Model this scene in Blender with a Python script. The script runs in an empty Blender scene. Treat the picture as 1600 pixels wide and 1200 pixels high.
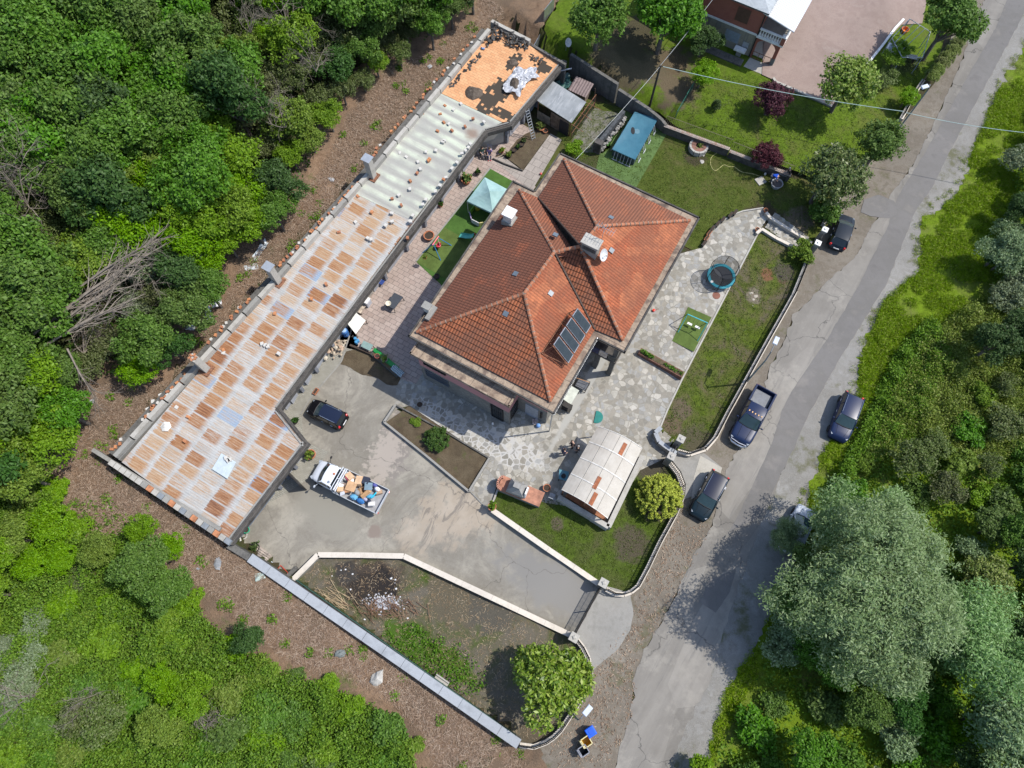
import bpy, math, random
import numpy as np
from math import radians, sin, cos, pi, hypot, atan2, sqrt
from mathutils import Vector, Matrix, geometry, noise as mnoise
S = bpy.context.scene
# ---------------------------------------------------------------- camera, sky, sun
CAMH, TILT, FOC = 58.0, radians(20), 1109.0
cd = bpy.data.cameras.new("Camera"); cam = bpy.data.objects.new("Camera", cd)
S.collection.objects.link(cam); S.camera = cam
cam.location = (0, 0, CAMH); cam.rotation_euler = (TILT, 0, 0)
cd.sensor_width = 36; cd.lens = 36*FOC/1600; cd.clip_end = 2000; cd.clip_start = .5
TOSUN = Vector((1.0, .14, 0)).normalized(); ELEV = radians(56)
TOSUN = Vector((TOSUN.x*cos(ELEV), TOSUN.y*cos(ELEV), sin(ELEV)))
W = bpy.data.worlds.new("World"); S.world = W; W.use_nodes = True
_n = W.node_tree.nodes; _bg = _n["Background"]; _sky = _n.new("ShaderNodeTexSky")
_sky.sky_type = 'NISHITA'; _sky.sun_disc = False; _sky.sun_elevation = ELEV
_sky.sun_rotation = atan2(TOSUN.x, TOSUN.y); _sky.air_density = 1.0; _sky.dust_density = 1.0
W.node_tree.links.new(_sky.outputs[0], _bg.inputs[0]); _bg.inputs[1].default_value = .15
_sl = bpy.data.lights.new("Sun", 'SUN'); _sl.energy = 3.5; _sl.angle = radians(.5); _sl.color = (1, .955, .88)
_so = bpy.data.objects.new("Sun", _sl); S.collection.objects.link(_so)
_so.rotation_euler = TOSUN.to_track_quat('Z', 'Y').to_euler(); _so.location = (40, 5, 60)
S.view_settings.view_transform = 'Standard'; S.view_settings.look = 'None'
S.view_settings.exposure = 0.55; S.view_settings.gamma = 1
S.render.engine = 'CYCLES'; S.cycles.max_bounces = 5; S.cycles.transparent_max_bounces = 12
S.cycles.diffuse_bounces = 3; S.cycles.glossy_bounces = 3; S.cycles.use_denoising = True
COL = S.collection
rnd = random.Random(7)
# ---------------------------------------------------------------- picture point -> place on the ground
def ray(px, py):
    u, v = (px-800)/FOC, (600-py)/FOC
    return u, sin(TILT)+v*cos(TILT), cos(TILT)-v*sin(TILT)
def at(px, py, z=0.0):
    u, a, b = ray(px, py); t = (CAMH-z)/b
    return Vector((u*t, a*t, z))
def ss(a):
    a = min(1.0, max(0.0, a)); return a*a*(3-2*a)
class Line:                       # signed distance, positive to the right of a->b
    def __init__(s, a, b):
        s.a = Vector(a[:2]); s.d = (Vector(b[:2])-s.a); s.L = s.d.length; s.d.normalize()
        s.n = Vector((s.d.y, -s.d.x))
    def dist(s, x, y): return (x-s.a.x)*s.n.x+(y-s.a.y)*s.n.y
    def along(s, x, y): return ((x-s.a.x)*s.d.x+(y-s.a.y)*s.d.y)/s.L
L_road = Line(at(850, 860), at(1150, 370))      # + towards the road
L_back = Line(at(172, 726, 2.5), at(757, 60, 2.5))       # + inside (right), - on the hill
L_wall = Line(at(376, 856, 1.5), at(812, 1162, .5))     # - inside, + outside (right when heading down)
L_nb = Line(at(897, 92, 1), at(1232, 276, .4))          # - is neighbour side
def T0(x, y):
    return -1.0*ss((L_road.dist(x, y)-.5)/6.5)
def hillbase(x, y):
    s = L_wall.along(x, y)
    return 2.3*(1-min(1.15, max(0, s)))-.1
def nbbase(x, y):
    s = L_nb.along(x, y)
    if s < .42: return 2.2-1.3*max(0, s)/.42
    return .9-.3*min(1, (s-.42)/.58)
def T(x, y):
    z = T0(x, y); a = -L_back.dist(x, y)-.3; b = L_wall.dist(x, y)+.25
    m = max(a, b)
    if L_wall.along(x, y) < 1.02 and m > 0 or a > 0:
        h = hillbase(x, y)*ss(m/.4)
        if a > 0: h += .16*max(0, a-1)+.25*ss(a/6)
        if L_wall.along(x, y) < 1.02: z = max(z, h) if h > 0 else z
    n = -L_nb.dist(x, y)
    if n > 0 and L_nb.along(x, y) > -.9 and a < 3:
        k = ss(n/.3)*nbbase(x, y)*(1-ss((L_road.dist(x, y)-.5)/6.5))
        z = max(z, k+T0(x, y)) if k > 0 else z
    # shallow ditch and rise beyond the road
    d = L_road.dist(x, y)
    if d > 22: z -= .25*ss((d-22)/8)
    return z
def TG(x, y):     # the bare ground under the sheets
    n = -L_nb.dist(x, y)
    return T(x, y)-(.45 if -1.2 < n and L_nb.along(x, y) > -.9 and L_road.dist(x, y) < 7 and L_back.dist(x, y) > -4 else 0)
def G(px, py, f=None, dz=0.0):
    f = f or T0; z = 0
    for _ in range(8):
        p = at(px, py, z+dz); z = f(p.x, p.y)
    return Vector((p.x, p.y, z))
def GT(px, py, dz=0.0): return G(px, py, T, dz)
# ---------------------------------------------------------------- objects
def tag(o, label=None, cat=None, group=None, kind=None):
    if label: o['label'] = label
    if cat: o['category'] = cat
    if group: o['group'] = group
    if kind or cat: o['kind'] = kind or 'thing'
    return o
def thing(name, label, cat, loc=(0, 0, 0), rz=0, group=None):
    o = bpy.data.objects.new(name, None); COL.objects.link(o)
    o.location = loc; o.rotation_euler = (0, 0, rz); o.empty_display_size = .3
    return tag(o, label, cat, group)
class MB:
    def __init__(s, M=None): s.v = []; s.f = []; s.m = []; s.uv = []; s.M = M; s.useuv = False
    def add(s, vs, fs, mi=0, uvs=None):
        b = len(s.v)
        if s.M: vs = [s.M @ Vector(p) for p in vs]
        s.v += [tuple(p) for p in vs]
        for k, f in enumerate(fs):
            s.f.append([b+i for i in f]); s.m.append(mi)
            if uvs: s.useuv = True; s.uv.append(uvs[k])
            else: s.uv.append(None)
        return s
    def box(s, c, d, rz=0, mi=0, taper=1.0, rx=0, ry=0):
        hx, hy, hz = d[0]/2, d[1]/2, d[2]/2
        R = Matrix.Rotation(rz, 3, 'Z') @ Matrix.Rotation(ry, 3, 'Y') @ Matrix.Rotation(rx, 3, 'X'); c = Vector(c)
        vs = [c+R @ Vector((x*hx*(taper if z > 0 else 1), y*hy*(taper if z > 0 else 1), z*hz)) for z in (-1, 1) for x, y in ((-1, -1), (1, -1), (1, 1), (-1, 1))]
        return s.add(vs, [(3, 2, 1, 0), (4, 5, 6, 7), (0, 1, 5, 4), (1, 2, 6, 5), (2, 3, 7, 6), (3, 0, 4, 7)], mi)
    def seg(s, a, b, w, z0, z1, mi=0, off=0):    # upright slab along a->b, z0,z1 scalar or pair
        a, b = Vector(a[:2]), Vector(b[:2]); d = (b-a).normalized(); n = Vector((-d.y, d.x))
        a = a+n*off; b = b+n*off
        za = z0 if isinstance(z0, (tuple, list)) else (z0, z0); zb = z1 if isinstance(z1, (tuple, list)) else (z1, z1)
        P = [(a-n*w/2, 0), (b-n*w/2, 1), (b+n*w/2, 1), (a+n*w/2, 0)]
        vs = [(p.x, p.y, za[k]) for p, k in P]+[(p.x, p.y, zb[k]) for p, k in P]
        return s.add(vs, [(3, 2, 1, 0), (4, 5, 6, 7), (0, 1, 5, 4), (1, 2, 6, 5), (2, 3, 7, 6), (3, 0, 4, 7)], mi)
    def prism(s, poly, z0, z1, mi=0, mt=None):
        poly = [Vector(p) for p in poly]
        if sum(poly[i-1].x*poly[i].y-poly[i].x*poly[i-1].y for i in range(len(poly))) < 0: poly.reverse()
        n = len(poly); vs = [(p.x, p.y, z0) for p in poly]+[(p.x, p.y, z1) for p in poly]
        s.add(vs, [tuple(range(n-1, -1, -1))]+[(i, (i+1) % n, n+(i+1) % n, n+i) for i in range(n)], mi)
        return s.add(vs[n:], [tuple(range(n))], mi if mt is None else mt)
    def tube(s, pts, r, n=6, mi=0, cap=True):
        pts = [Vector(p) for p in pts]; rs = r if isinstance(r, (list, tuple)) else [r]*len(pts)
        vs = []; fs = []; ref = Vector((0, 0, 1))
        for i, p in enumerate(pts):
            d = (pts[min(i+1, len(pts)-1)]-pts[max(i-1, 0)])
            d = d.normalized() if d.length > 1e-6 else Vector((0, 0, 1))
            u = d.cross(ref if abs(d.z) < .95 else Vector((1, 0, 0))).normalized(); w = d.cross(u)
            vs += [p+(u*cos(2*pi*k/n)+w*sin(2*pi*k/n))*rs[i] for k in range(n)]
        for i in range(len(pts)-1):
            fs += [(i*n+k, i*n+(k+1) % n, (i+1)*n+(k+1) % n, (i+1)*n+k) for k in range(n)]
        if cap: fs += [tuple(range(n-1, -1, -1)), tuple((len(pts)-1)*n+k for k in range(n))]
        return s.add(vs, fs, mi)
    def lathe(s, prof, c=(0, 0, 0), n=16, mi=0, cap0=True, cap1=True, sx=1, sy=1):
        c = Vector(c); vs = []; fs = []
        for r, z in prof: vs += [c+Vector((r*cos(2*pi*k/n)*sx, r*sin(2*pi*k/n)*sy, z)) for k in range(n)]
        for i in range(len(prof)-1):
            fs += [(i*n+k, i*n+(k+1) % n, (i+1)*n+(k+1) % n, (i+1)*n+k) for k in range(n)]
        if cap0: fs.append(tuple(range(n-1, -1, -1)))
        if cap1: fs.append(tuple((len(prof)-1)*n+k for k in range(n)))
        return s.add(vs, fs, mi)
    def ball(s, c, r, n=10, mi=0, rz=None, sq=(1, 1, 1)):
        prof = [(r*sin(pi*(i+.02)/(n*.98)) if 0 < i < n else r*.02, -r*cos(pi*i/n)) for i in range(n+1)]
        prof = [(max(.001, r*sin(pi*i/n)), -r*cos(pi*i/n)*sq[2]) for i in range(n+1)]
        return s.lathe(prof, c, max(8, n), mi, sx=sq[0], sy=sq[1])
    def rock(s, c, d, seed=0, mi=0, rz=0):
        r = random.Random(seed); m = MB(); m.ball((0, 0, 0), 1, 6)
        off = Vector((r.random()*50, r.random()*50, 0)); R = Matrix.Rotation(rz, 3, 'Z'); c = Vector(c); vs = []
        for p in m.v:
            p = Vector(p); k = .78+.5*mnoise.noise(p*1.1+off)
            k = round(k*6)/6*.5+k*.5
            vs.append(c+R @ Vector((p.x*d[0]/2*k, p.y*d[1]/2*k, p.z*d[2]/2*k)))
        return s.add(vs, m.f, mi)
    def build(s, name, mats, parent=None, label=None, cat=None, group=None, kind=None, smooth=False, org=None, world=True, bevel=0, base=True):
        mats = mats if isinstance(mats, (list, tuple)) else [mats]
        if parent is not None and world and org is None:
            R = Matrix.Rotation(-parent.rotation_euler.z, 3, 'Z'); L = Vector(parent.location)
            vs = [R @ (Vector(p)-L) for p in s.v]
        elif parent is None and org is None and base and kind is None:
            xs = [p[0] for p in s.v]; ys = [p[1] for p in s.v]
            org = Vector(((min(xs)+max(xs))/2, (min(ys)+max(ys))/2, min(p[2] for p in s.v)))
            vs = [Vector(p)-org for p in s.v]
        elif org is not None: vs = [Vector(p)-Vector(org) for p in s.v]
        else: vs = s.v
        me = bpy.data.meshes.new(name); me.from_pydata([tuple(p) for p in vs], [], s.f)
        for m in mats: me.materials.append(m)
        me.polygons.foreach_set('material_index', s.m)
        if smooth: me.polygons.foreach_set('use_smooth', [True]*len(s.f))
        if s.useuv:
            ul = me.uv_layers.new(name='UVMap'); k = 0; data = []
            for f, u in zip(s.f, s.uv):
                data += list(u) if u else [(0, 0)]*len(f)
            ul.data.foreach_set('uv', [c for p in data for c in p])
        me.update()
        o = bpy.data.objects.new(name, me); COL.objects.link(o)
        if org is not None: o.location = org
        if parent is not None: o.parent = parent
        if bevel:
            b = o.modifiers.new('Bevel', 'BEVEL'); b.width = bevel; b.segments = 2; b.limit_method = 'ANGLE'
        return tag(o, label, cat, group, kind)
def copy_tree(o, parent=None):
    c = o.copy(); COL.objects.link(c)
    if parent is not None: c.parent = parent; c.matrix_parent_inverse.identity()
    for ch in o.children: copy_tree(ch, c)
    return c
def sheet(name, poly, mat, dz=.02, step=1.2, f=None, rag=0, px=True, kind='structure', label=None, cat=None, seed=0):
    f = f or T0
    P = [G(*p, f) for p in poly] if px else [Vector(p) for p in poly]
    P = [p.to_2d() for p in P]; E = []
    for i, a in enumerate(P):
        b = P[(i+1) % len(P)]; k = max(1, int((b-a).length/(.35 if rag else step)))
        n = (b-a).normalized(); n = Vector((-n.y, n.x))
        for j in range(k):
            q = a.lerp(b, j/k)
            if rag: q = q+n*rag*(mnoise.noise((q.x*.9+seed, q.y*.9, 3))+.8*mnoise.noise((q.x*2.7, q.y*2.7+seed, 7)))
            E.append(q)
    n = len(E); xs = [p.x for p in E]; ys = [p.y for p in E]; pts = list(E)
    x = min(xs)+step/2
    while x < max(xs):
        y = min(ys)+step/2
        while y < max(ys):
            pts.append(Vector((x, y))); y += step
        x += step
    r = geometry.delaunay_2d_cdt(pts, [], [list(range(n))], 1, 1e-4)
    vs = [(p.x, p.y, f(p.x, p.y)+dz) for p in r[0]]
    fs = [list(q) for q in r[2]]
    used = sorted({i for q in fs for i in q}); mp = {i: k for k, i in enumerate(used)}
    me = bpy.data.meshes.new(name); me.from_pydata([vs[i] for i in used], [], [[mp[i] for i in q] for q in fs])
    me.materials.append(mat); me.polygons.foreach_set('use_smooth', [True]*len(fs)); me.update()
    # faces up
    if len(fs) and me.polygons[0].normal.z < 0: me.flip_normals()
    o = bpy.data.objects.new(name, me); COL.objects.link(o)
    return tag(o, label, cat, None, kind)
def inside(p, poly):
    r = False; x, y = p[0], p[1]; j = len(poly)-1
    for i in range(len(poly)):
        a, b = poly[i], poly[j]
        if (a[1] > y) != (b[1] > y) and x < (b[0]-a[0])*(y-a[1])/(b[1]-a[1])+a[0]: r = not r
        j = i
    return r
# ---------------------------------------------------------------- materials
class NT:
    def __init__(s, name):
        s.mat = bpy.data.materials.new(name); s.mat.use_nodes = True; s.t = s.mat.node_tree
        s.b = s.t.nodes['Principled BSDF']; s.out = s.t.nodes['Material Output']
    def nd(s, ty, ins=None, **pr):
        n = s.t.nodes.new('ShaderNode'+ty)
        for k, v in pr.items(): setattr(n, k, v)
        for k, v in (ins or {}).items(): s.put(n.inputs[k], v)
        return n
    def put(s, sock, v):
        if isinstance(v, bpy.types.NodeSocket): s.t.links.new(v, sock)
        elif isinstance(v, (tuple, list)) and sock.type == 'RGBA' and len(v) == 3: sock.default_value = (*v, 1)
        else: sock.default_value = v
    def co(s, kind='Object', sc=(1, 1, 1), rz=0, loc=(0, 0, 0)):
        t = s.nd('TexCoord').outputs[kind]
        if sc == (1, 1, 1) and not rz and loc == (0, 0, 0): return t
        if not isinstance(sc, tuple): sc = (sc,)*3
        return s.nd('Mapping', {0: t, 'Scale': sc, 'Rotation': (0, 0, rz), 'Location': loc}).outputs[0]
    def noise(s, v, sc, det=4, ro=.55, di=0): return s.nd('TexNoise', {'Vector': v, 'Scale': sc, 'Detail': det, 'Roughness': ro, 'Distortion': di}).outputs[0]
    def vor(s, v, sc, feat='F1', rnd_=1): return s.nd('TexVoronoi', {'Vector': v, 'Scale': sc, 'Randomness': rnd_}, feature=feat)
    def ramp(s, f, st, ip='LINEAR'):
        n = s.nd('ValToRGB', {0: f}); r = n.color_ramp; r.interpolation = ip
        while len(r.elements) < len(st): r.elements.new(.5)
        for e, (p, c) in zip(r.elements, st):
            e.position = p; e.color = (*c, 1) if isinstance(c, tuple) else (c, c, c, 1)
        return n.outputs[0]
    def mix(s, f, a, b, mode='MIX'):
        n = s.nd('Mix', data_type='RGBA', blend_type=mode); s.put(n.inputs[0], f); s.put(n.inputs[6], a); s.put(n.inputs[7], b)
        return n.outputs[2]
    def ma(s, op, a, b=0.0, c=None):
        n = s.nd('Math', {0: a, 1: b}, operation=op)
        if c is not None: s.put(n.inputs[2], c)
        return n.outputs[0]
    def blob(s, c, r, v=None, soft=.35, nz=.35, sc=1.2):   # a patch of wear with a ragged edge at place c
        v = v or s.co()
        d = s.nd('VectorMath', {0: v, 1: (c[0], c[1], 0)}, operation='SUBTRACT').outputs[0]
        if isinstance(r, tuple):
            d = s.nd('Mapping', {0: d, 'Rotation': (0, 0, -r[2])}).outputs[0]
            d = s.nd('VectorMath', {0: d, 1: (1/r[0], 1/r[1], 0)}, operation='MULTIPLY').outputs[0]; R = 1
        else: d = s.nd('VectorMath', {0: d, 1: (1/r, 1/r, 0)}, operation='MULTIPLY').outputs[0]
        l = s.nd('VectorMath', {0: d}, operation='LENGTH').outputs[1]
        l = s.ma('ADD', l, s.ma('MULTIPLY', s.ma('SUBTRACT', s.noise(v, sc, 5, .6), .5), nz*4))
        return s.nd('MapRange', {0: l, 1: 1-soft, 2: 1+soft*.3, 3: 1.0, 4: 0.0}, interpolation_type='SMOOTHSTEP').outputs[0]
    def fin(s, col, rough=.85, h=None, bs=.4, bd=.05, spec=.3, metal=0, **kw):
        s.put(s.b.inputs['Base Color'], col); s.put(s.b.inputs['Roughness'], rough)
        s.b.inputs['Specular IOR Level'].default_value = spec; s.b.inputs['Metallic'].default_value = metal
        if h is not None: s.t.links.new(s.nd('Bump', {'Height': h, 'Strength': bs, 'Distance': bd}).outputs[0], s.b.inputs['Normal'])
        for k, v in kw.items(): s.put(s.b.inputs[k], v)
        return s.mat
_mc = {}
def plain(col, rough=.6, spec=.4, metal=0, var=.12, sc=3.0, bs=0.0):
    k = (col, rough, spec, metal, var, sc, bs)
    if k not in _mc:
        n = NT('paint_%d' % len(_mc)); v = n.co()
        f = n.noise(v, sc, 5, .6)
        lo = tuple(c*(1-var*1.6) for c in col); hi = tuple(min(1, c*(1+var)) for c in col)
        _mc[k] = n.fin(n.ramp(f, [(.3, lo), (.7, hi)]), rough, f if bs else None, bs, .02, spec, metal)
    return _mc[k]
def mottled(name, cols, sc=1.0, rough=.9, fine=18, bs=.5, bd=.04, extra=None, dirt=.25):
    n = NT(name); v = n.co(); f = n.noise(v, sc, 6, .62, .3)
    k = len(cols); c = n.ramp(f, [(.28+.44*i/(k-1), q) for i, q in enumerate(cols)])
    g = n.noise(v, fine, 4, .7)
    c = n.mix(dirt, c, n.ramp(g, [(.3, .25), (.7, 1.0)]), 'MULTIPLY')
    c = n.mix(dirt, c, n.ramp(n.noise(v, sc*.23, 3), [(.35, .55), (.65, 1.0)]), 'MULTIPLY')
    if extra: c = extra(n, v, c)
    return n.fin(c, rough, g, bs, bd, .25)
# ---------------------------------------------------------------- ground materials
EA, EB = at(877, 239, 6.75), at(1095, 340, 6.75)
ANG = atan2(EB.y-EA.y, EB.x-EA.x)                 # the direction of the villa's long eaves
U1 = Vector((cos(ANG), sin(ANG), 0)); U2 = Vector((-sin(ANG), cos(ANG), 0))   # U1 to lower right, U2 to upper right
ROADA = atan2(L_road.d.y, L_road.d.x)
def grass_mat(name, green, dry, soil, drymask=.5, soilmask=.36, blobs=(), sc=.35):
    n = NT(name); v = n.co(); f = n.noise(v, sc, 6, .65, .6); g = n.noise(v, 2.6, 6, .75)
    h = n.noise(n.co(sc=(9, 9, 9)), 2.2, 5, .8)
    gm = n.mix(n.ramp(g, [(.3, 0.0), (.7, 1.0)]), tuple(c*.62 for c in green), tuple(c*1.35 for c in green))
    c = n.mix(n.ramp(f, [(drymask-.08, 1.0), (drymask+.1, 0.0)]), gm, dry)
    s = n.ramp(n.ma('ADD', f, n.ma('MULTIPLY', n.ma('SUBTRACT', g, .5), .35)), [(soilmask-.05, 1.0), (soilmask+.05, 0.0)])
    c = n.mix(s, c, soil)
    for (px, py, r, col) in blobs:
        p = G(px, py); c = n.mix(n.blob(p, r, v), c, col)
    c = n.mix(.75, c, n.ramp(h, [(.25, .35), (.7, 1.15)]), 'MULTIPLY')
    return n.fin(c, .95, h, .9, .08, .1)
SOIL = (.12, .092, .062)
lawn_back = grass_mat('mown_lawn', (.08, .105, .02), (.108, .105, .038), (.13, .115, .06), .43, .29,
    [(1195, 345, 2.2, (.06, .05, .03)), (1085, 245, 1.2, (.07, .06, .035)), (925, 258, 1.6, (.07, .075, .03)), (1250, 345, 1.5, (.16, .13, .09))])
lawn_strip = grass_mat('patchy_lawn', (.088, .125, .016), (.115, .108, .046), (.13, .112, .075), .5, .4,
    [(1178, 462, .9, (.2, .17, .13)), (1198, 430, .7, (.19, .1, .055)), (1222, 438, .5, (.13, .09, .06)), (1065, 640, 1.0, (.13, .105, .07)), (1050, 665, .9, (.14, .105, .07)), (1225, 425, 1.1, (.09, .08, .06)), (1090, 690, 1.6, (.1, .09, .055))])
lawn_front = grass_mat('front_lawn', (.075, .115, .016), (.09, .1, .035), (.1, .085, .055), .46, .33,
    [(1030, 790, 1.5, (.085, .072, .05)), (1020, 735, 1.5, (.08, .07, .05)), (985, 850, 1.6, (.095, .082, .055)), (870, 820, .6, (.13, .11, .075))])
lawn_nb = grass_mat('neighbour_lawn', (.1, .16, .014), (.12, .14, .032), (.14, .115, .065), .42, .3,
    [(1010, 120, (6, 2.4, .3), (.125, .105, .065)), (960, 115, 3.2, (.12, .1, .06)), (985, 80, 3, (.08, .07, .04)), (1055, 150, 2.4, (.14, .11, .07)), (1050, 110, 1.8, (.13, .1, .06)), (1410, 95, 2, (.05, .065, .02))])
plot_mat = grass_mat('burnt_plot', (.07, .105, .02), (.13, .118, .078), (.15, .133, .104), .58, .46,
    [(575, 905, (3.2, 1.6, 0), (.075, .06, .048)), (592, 912, 1.3, (.03, .027, .026)), (565, 920, 1.4, (.045, .038, .033)), (605, 925, 1.0, (.035, .03, .028)), (540, 895, 1.0, (.06, .055, .05)), (720, 930, 3, (.13, .112, .078)), (770, 950, 2.2, (.11, .1, .08)), (640, 1000, (2.6, 1.2, -.6), (.07, .13, .02)), (705, 1035, (2.4, 1, -.6), (.085, .12, .025)), (840, 1150, 1.5, (.12, .1, .07))])
field_mat = grass_mat('wild_grass', (.14, .215, .014), (.16, .18, .05), (.13, .115, .075), .4, .27, [], .2)
slash = mottled('cut_brushwood', [(.135, .084, .052), (.225, .147, .094), (.285, .19, .123), (.22, .14, .088), (.32, .238, .168)], .9, .95, 9, .9, .12,
    lambda n, v, c: n.mix(n.ramp(n.noise(v, .35, 5, .7), [(.6, 0.0), (.7, .75)]), n.mix(n.ramp(n.noise(v, .22, 5, .65), [(.42, .75), (.56, 0.0)]), c, (.11, .082, .058)), (.075, .1, .025)), .5)
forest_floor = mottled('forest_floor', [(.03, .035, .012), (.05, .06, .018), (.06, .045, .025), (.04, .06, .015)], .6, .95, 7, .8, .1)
dirt = mottled('verge_dirt', [(.155, .132, .102), (.235, .207, .17), (.19, .162, .128), (.28, .252, .212)], .8, .95, 14, .7, .05,
    lambda n, v, c: n.mix(n.ramp(n.noise(v, .5, 6, .7), [(.56, 0.0), (.66, .6)]), c, (.085, .085, .035)), .4)
gravel = mottled('gravel_verge', [(.22, .205, .18), (.31, .3, .28), (.27, .258, .235), (.36, .352, .335)], .7, .95, 22, .8, .05,
    lambda n, v, c: n.mix(n.ramp(n.noise(v, .45, 6, .7), [(.54, 0.0), (.66, .8)]), c, (.1, .1, .045)), .45)
soilm = mottled('bed_soil', [(.075, .055, .035), (.115, .088, .055), (.14, .11, .07)], 1.2, .95, 12, .8, .06,
    lambda n, v, c: n.mix(n.ramp(n.noise(v, .9, 5, .7), [(.58, 0.0), (.68, .6)]), c, (.07, .08, .025)), .4)
def cracked(n, v, c, sc=.16, dark=(.07, .068, .066), w=.006):
    vv = n.nd('VectorMath', {0: v, 1: n.nd('VectorMath', {0: n.nd('TexNoise', {'Vector': v, 'Scale': .7, 'Detail': 5}).outputs[1], 1: (2.2, 2.2, 0)}, operation='MULTIPLY').outputs[0]}, operation='ADD').outputs[0]
    e = n.vor(vv, sc, 'DISTANCE_TO_EDGE').outputs[0]
    return n.mix(n.ma('MULTIPLY', n.ramp(e, [(w*.4, 1.0), (w, 0.0)]), .75), c, dark)
def road_extra(n, v, c):
    c = cracked(n, v, c)
    r = n.co(rz=-ROADA)
    lng = n.nd('Mapping', {0: r, 'Scale': (.05, .9, 1)}).outputs[0]
    c = n.mix(.55, c, n.ramp(n.noise(lng, 1.0, 4, .6), [(.38, (.80, .78, .76)), (.62, (1.08, 1.06, 1.03))]), 'MULTIPLY')
    q = n.nd('SeparateColor', {0: n.vor(n.nd('Mapping', {0: r, 'Scale': (.1, .42, 1)}).outputs[0], 1.0).outputs[1]}).outputs[0]
    c = n.mix(.8, c, n.ramp(q, [(0, .8), (.2, .93), (.45, 1.04), (.7, .97), (.85, 1.1)], 'CONSTANT'), 'MULTIPLY')
    c = n.mix(n.ramp(n.noise(v, .3, 7, .75), [(.52, 0.0), (.66, .65)]), c, (.3, .28, .245))
    c = n.mix(n.ramp(n.noise(n.nd('Mapping', {0: r, 'Scale': (.12, 1.6, 1)}).outputs[0], 1.0, 7, .75), [(.56, 0.0), (.66, .55)]), c, (.14, .133, .125))
    return c
asphalt = mottled('worn_asphalt', [(.208, .195, .176), (.25, .236, .214), (.226, .212, .191)], .5, .9, 30, .35, .02, road_extra, .22)
asphalt_new = mottled('trench_asphalt', [(.152, .144, .138), (.182, .173, .165), (.167, .159, .15), (.2, .187, .172)], .6, .9, 26, .3, .02,
    lambda n, v, c: n.mix(n.ramp(n.noise(v, .4, 5, .6), [(.6, 0.0), (.72, .5)]), c, (.24, .22, .2)), .25)
def court_extra(n, v, c):
    c = n.mix(n.ramp(n.noise(v, .22, 7, .68, .8), [(.46, 0.0), (.6, .75)]), c, (.32, .298, .25))
    c = n.mix(n.ramp(n.noise(v, 1.9, 8, .75, 1.5), [(.5, 0.0), (.62, .55)]), c, (.19, .175, .15))
    c = n.mix(n.blob(G(875, 920), (6.5, 2.2, ANG), v, .5), c, (.19, .182, .168))
    c = n.mix(n.blob(G(620, 690), (4.4, 1.5, ANG+1.9), v, .5, .6), c, (.2, .18, .16))
    c = n.mix(n.ma('MULTIPLY', n.blob(G(600, 715), (3.6, 1.3, ANG+1.7), v, .4, .9, 2.2), .8), c, (.34, .3, .26))
    c = n.mix(n.blob(G(585, 830), .6, v), c, (.2, .165, .14))
    c = n.mix(n.blob(G(510, 800), (3.5, 1.8, -.5), v, .6), c, (.225, .212, .178))
    w = n.nd('Mapping', {0: n.co(rz=-1.1), 'Scale': (.5, 1.6, 1)}).outputs[0]
    sd = n.mix(n.ramp(n.noise(w, .9, 8, .75, 1.2), [(.52, 0.0), (.6, .8)]), n.ramp(n.noise(v, .8, 6, .6), [(.35, (.3, .252, .195)), (.65, (.36, .31, .25))]), (.15, .132, .115))
    sm = n.ma('MAXIMUM', n.blob(G(715, 800), (3.9, 2.7, .3), v, .45, .55, .8), n.ma('MULTIPLY', n.blob(G(655, 835), (2.6, 1.6, .2), v, .5, .7, .9), .8))
    c = n.mix(n.ma('MULTIPLY', sm, .9), c, sd)
    c = cracked(n, v, c, .11, (.1, .09, .08), .004)
    return c
concrete_yard = mottled('stained_concrete', [(.205, .188, .157), (.27, .25, .212), (.235, .215, .18), (.3, .28, .24)], .75, .9, 26, .3, .02, court_extra, .4)
apron_mat = mottled('brushed_concrete', [(.24, .232, .21), (.31, .3, .278), (.27, .258, .235)], 1.3, .9, 20, .4, .03, None, .3)
def flag_mat(name, sc, tones, joint, jw=.045):
    n = NT(name); v = n.co()
    vv = n.nd('VectorMath', {0: v, 1: n.nd('VectorMath', {0: n.nd('TexNoise', {'Vector': v, 'Scale': 1.3, 'Detail': 2}).outputs[1], 1: (.35, .35, 0)}, operation='MULTIPLY').outputs[0]}, operation='ADD').outputs[0]
    vv = n.nd('VectorMath', {0: vv, 1: (1, 1, 0)}, operation='MULTIPLY').outputs[0]
    a = n.vor(vv, sc); e = n.vor(vv, sc, 'DISTANCE_TO_EDGE').outputs[0]
    rnd_c = n.nd('SeparateColor', {0: a.outputs[1]}).outputs[0]
    k = len(tones); c = n.ramp(rnd_c, [(i/k, t) for i, t in enumerate(tones)], 'CONSTANT')
    c = n.mix(.5, c, n.ramp(n.noise(v, 5, 6, .7), [(.3, (.62, .6, .57)), (.7, (1.15, 1.14, 1.1))]), 'MULTIPLY')
    c = n.mix(.5, c, n.ramp(n.noise(v, .4, 4), [(.35, (.7, .68, .64)), (.65, (1.06, 1.06, 1.05))]), 'MULTIPLY')
    ed = n.ma('ADD', e, n.ma('MULTIPLY', n.ma('SUBTRACT', n.noise(v, 9, 3), .5), .03))
    m = n.ramp(ed, [(jw*.5, 1.0), (jw, 0.0)])
    jn = n.mix(n.ramp(n.noise(v, .33, 3), [(.45, 0.0), (.55, 1.0)]), joint, tuple(x*1.35 for x in joint))
    c = n.mix(m, c, jn)
    return n, v, c, ed
n, v, c, e = flag_mat('flagstones', 2.35, [(.235, .225, .2), (.32, .31, .285), (.27, .265, .25), (.37, .358, .325), (.25, .235, .205), (.31, .312, .308), (.44, .422, .385), (.285, .268, .235)], (.2, .188, .16), .06)
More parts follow.
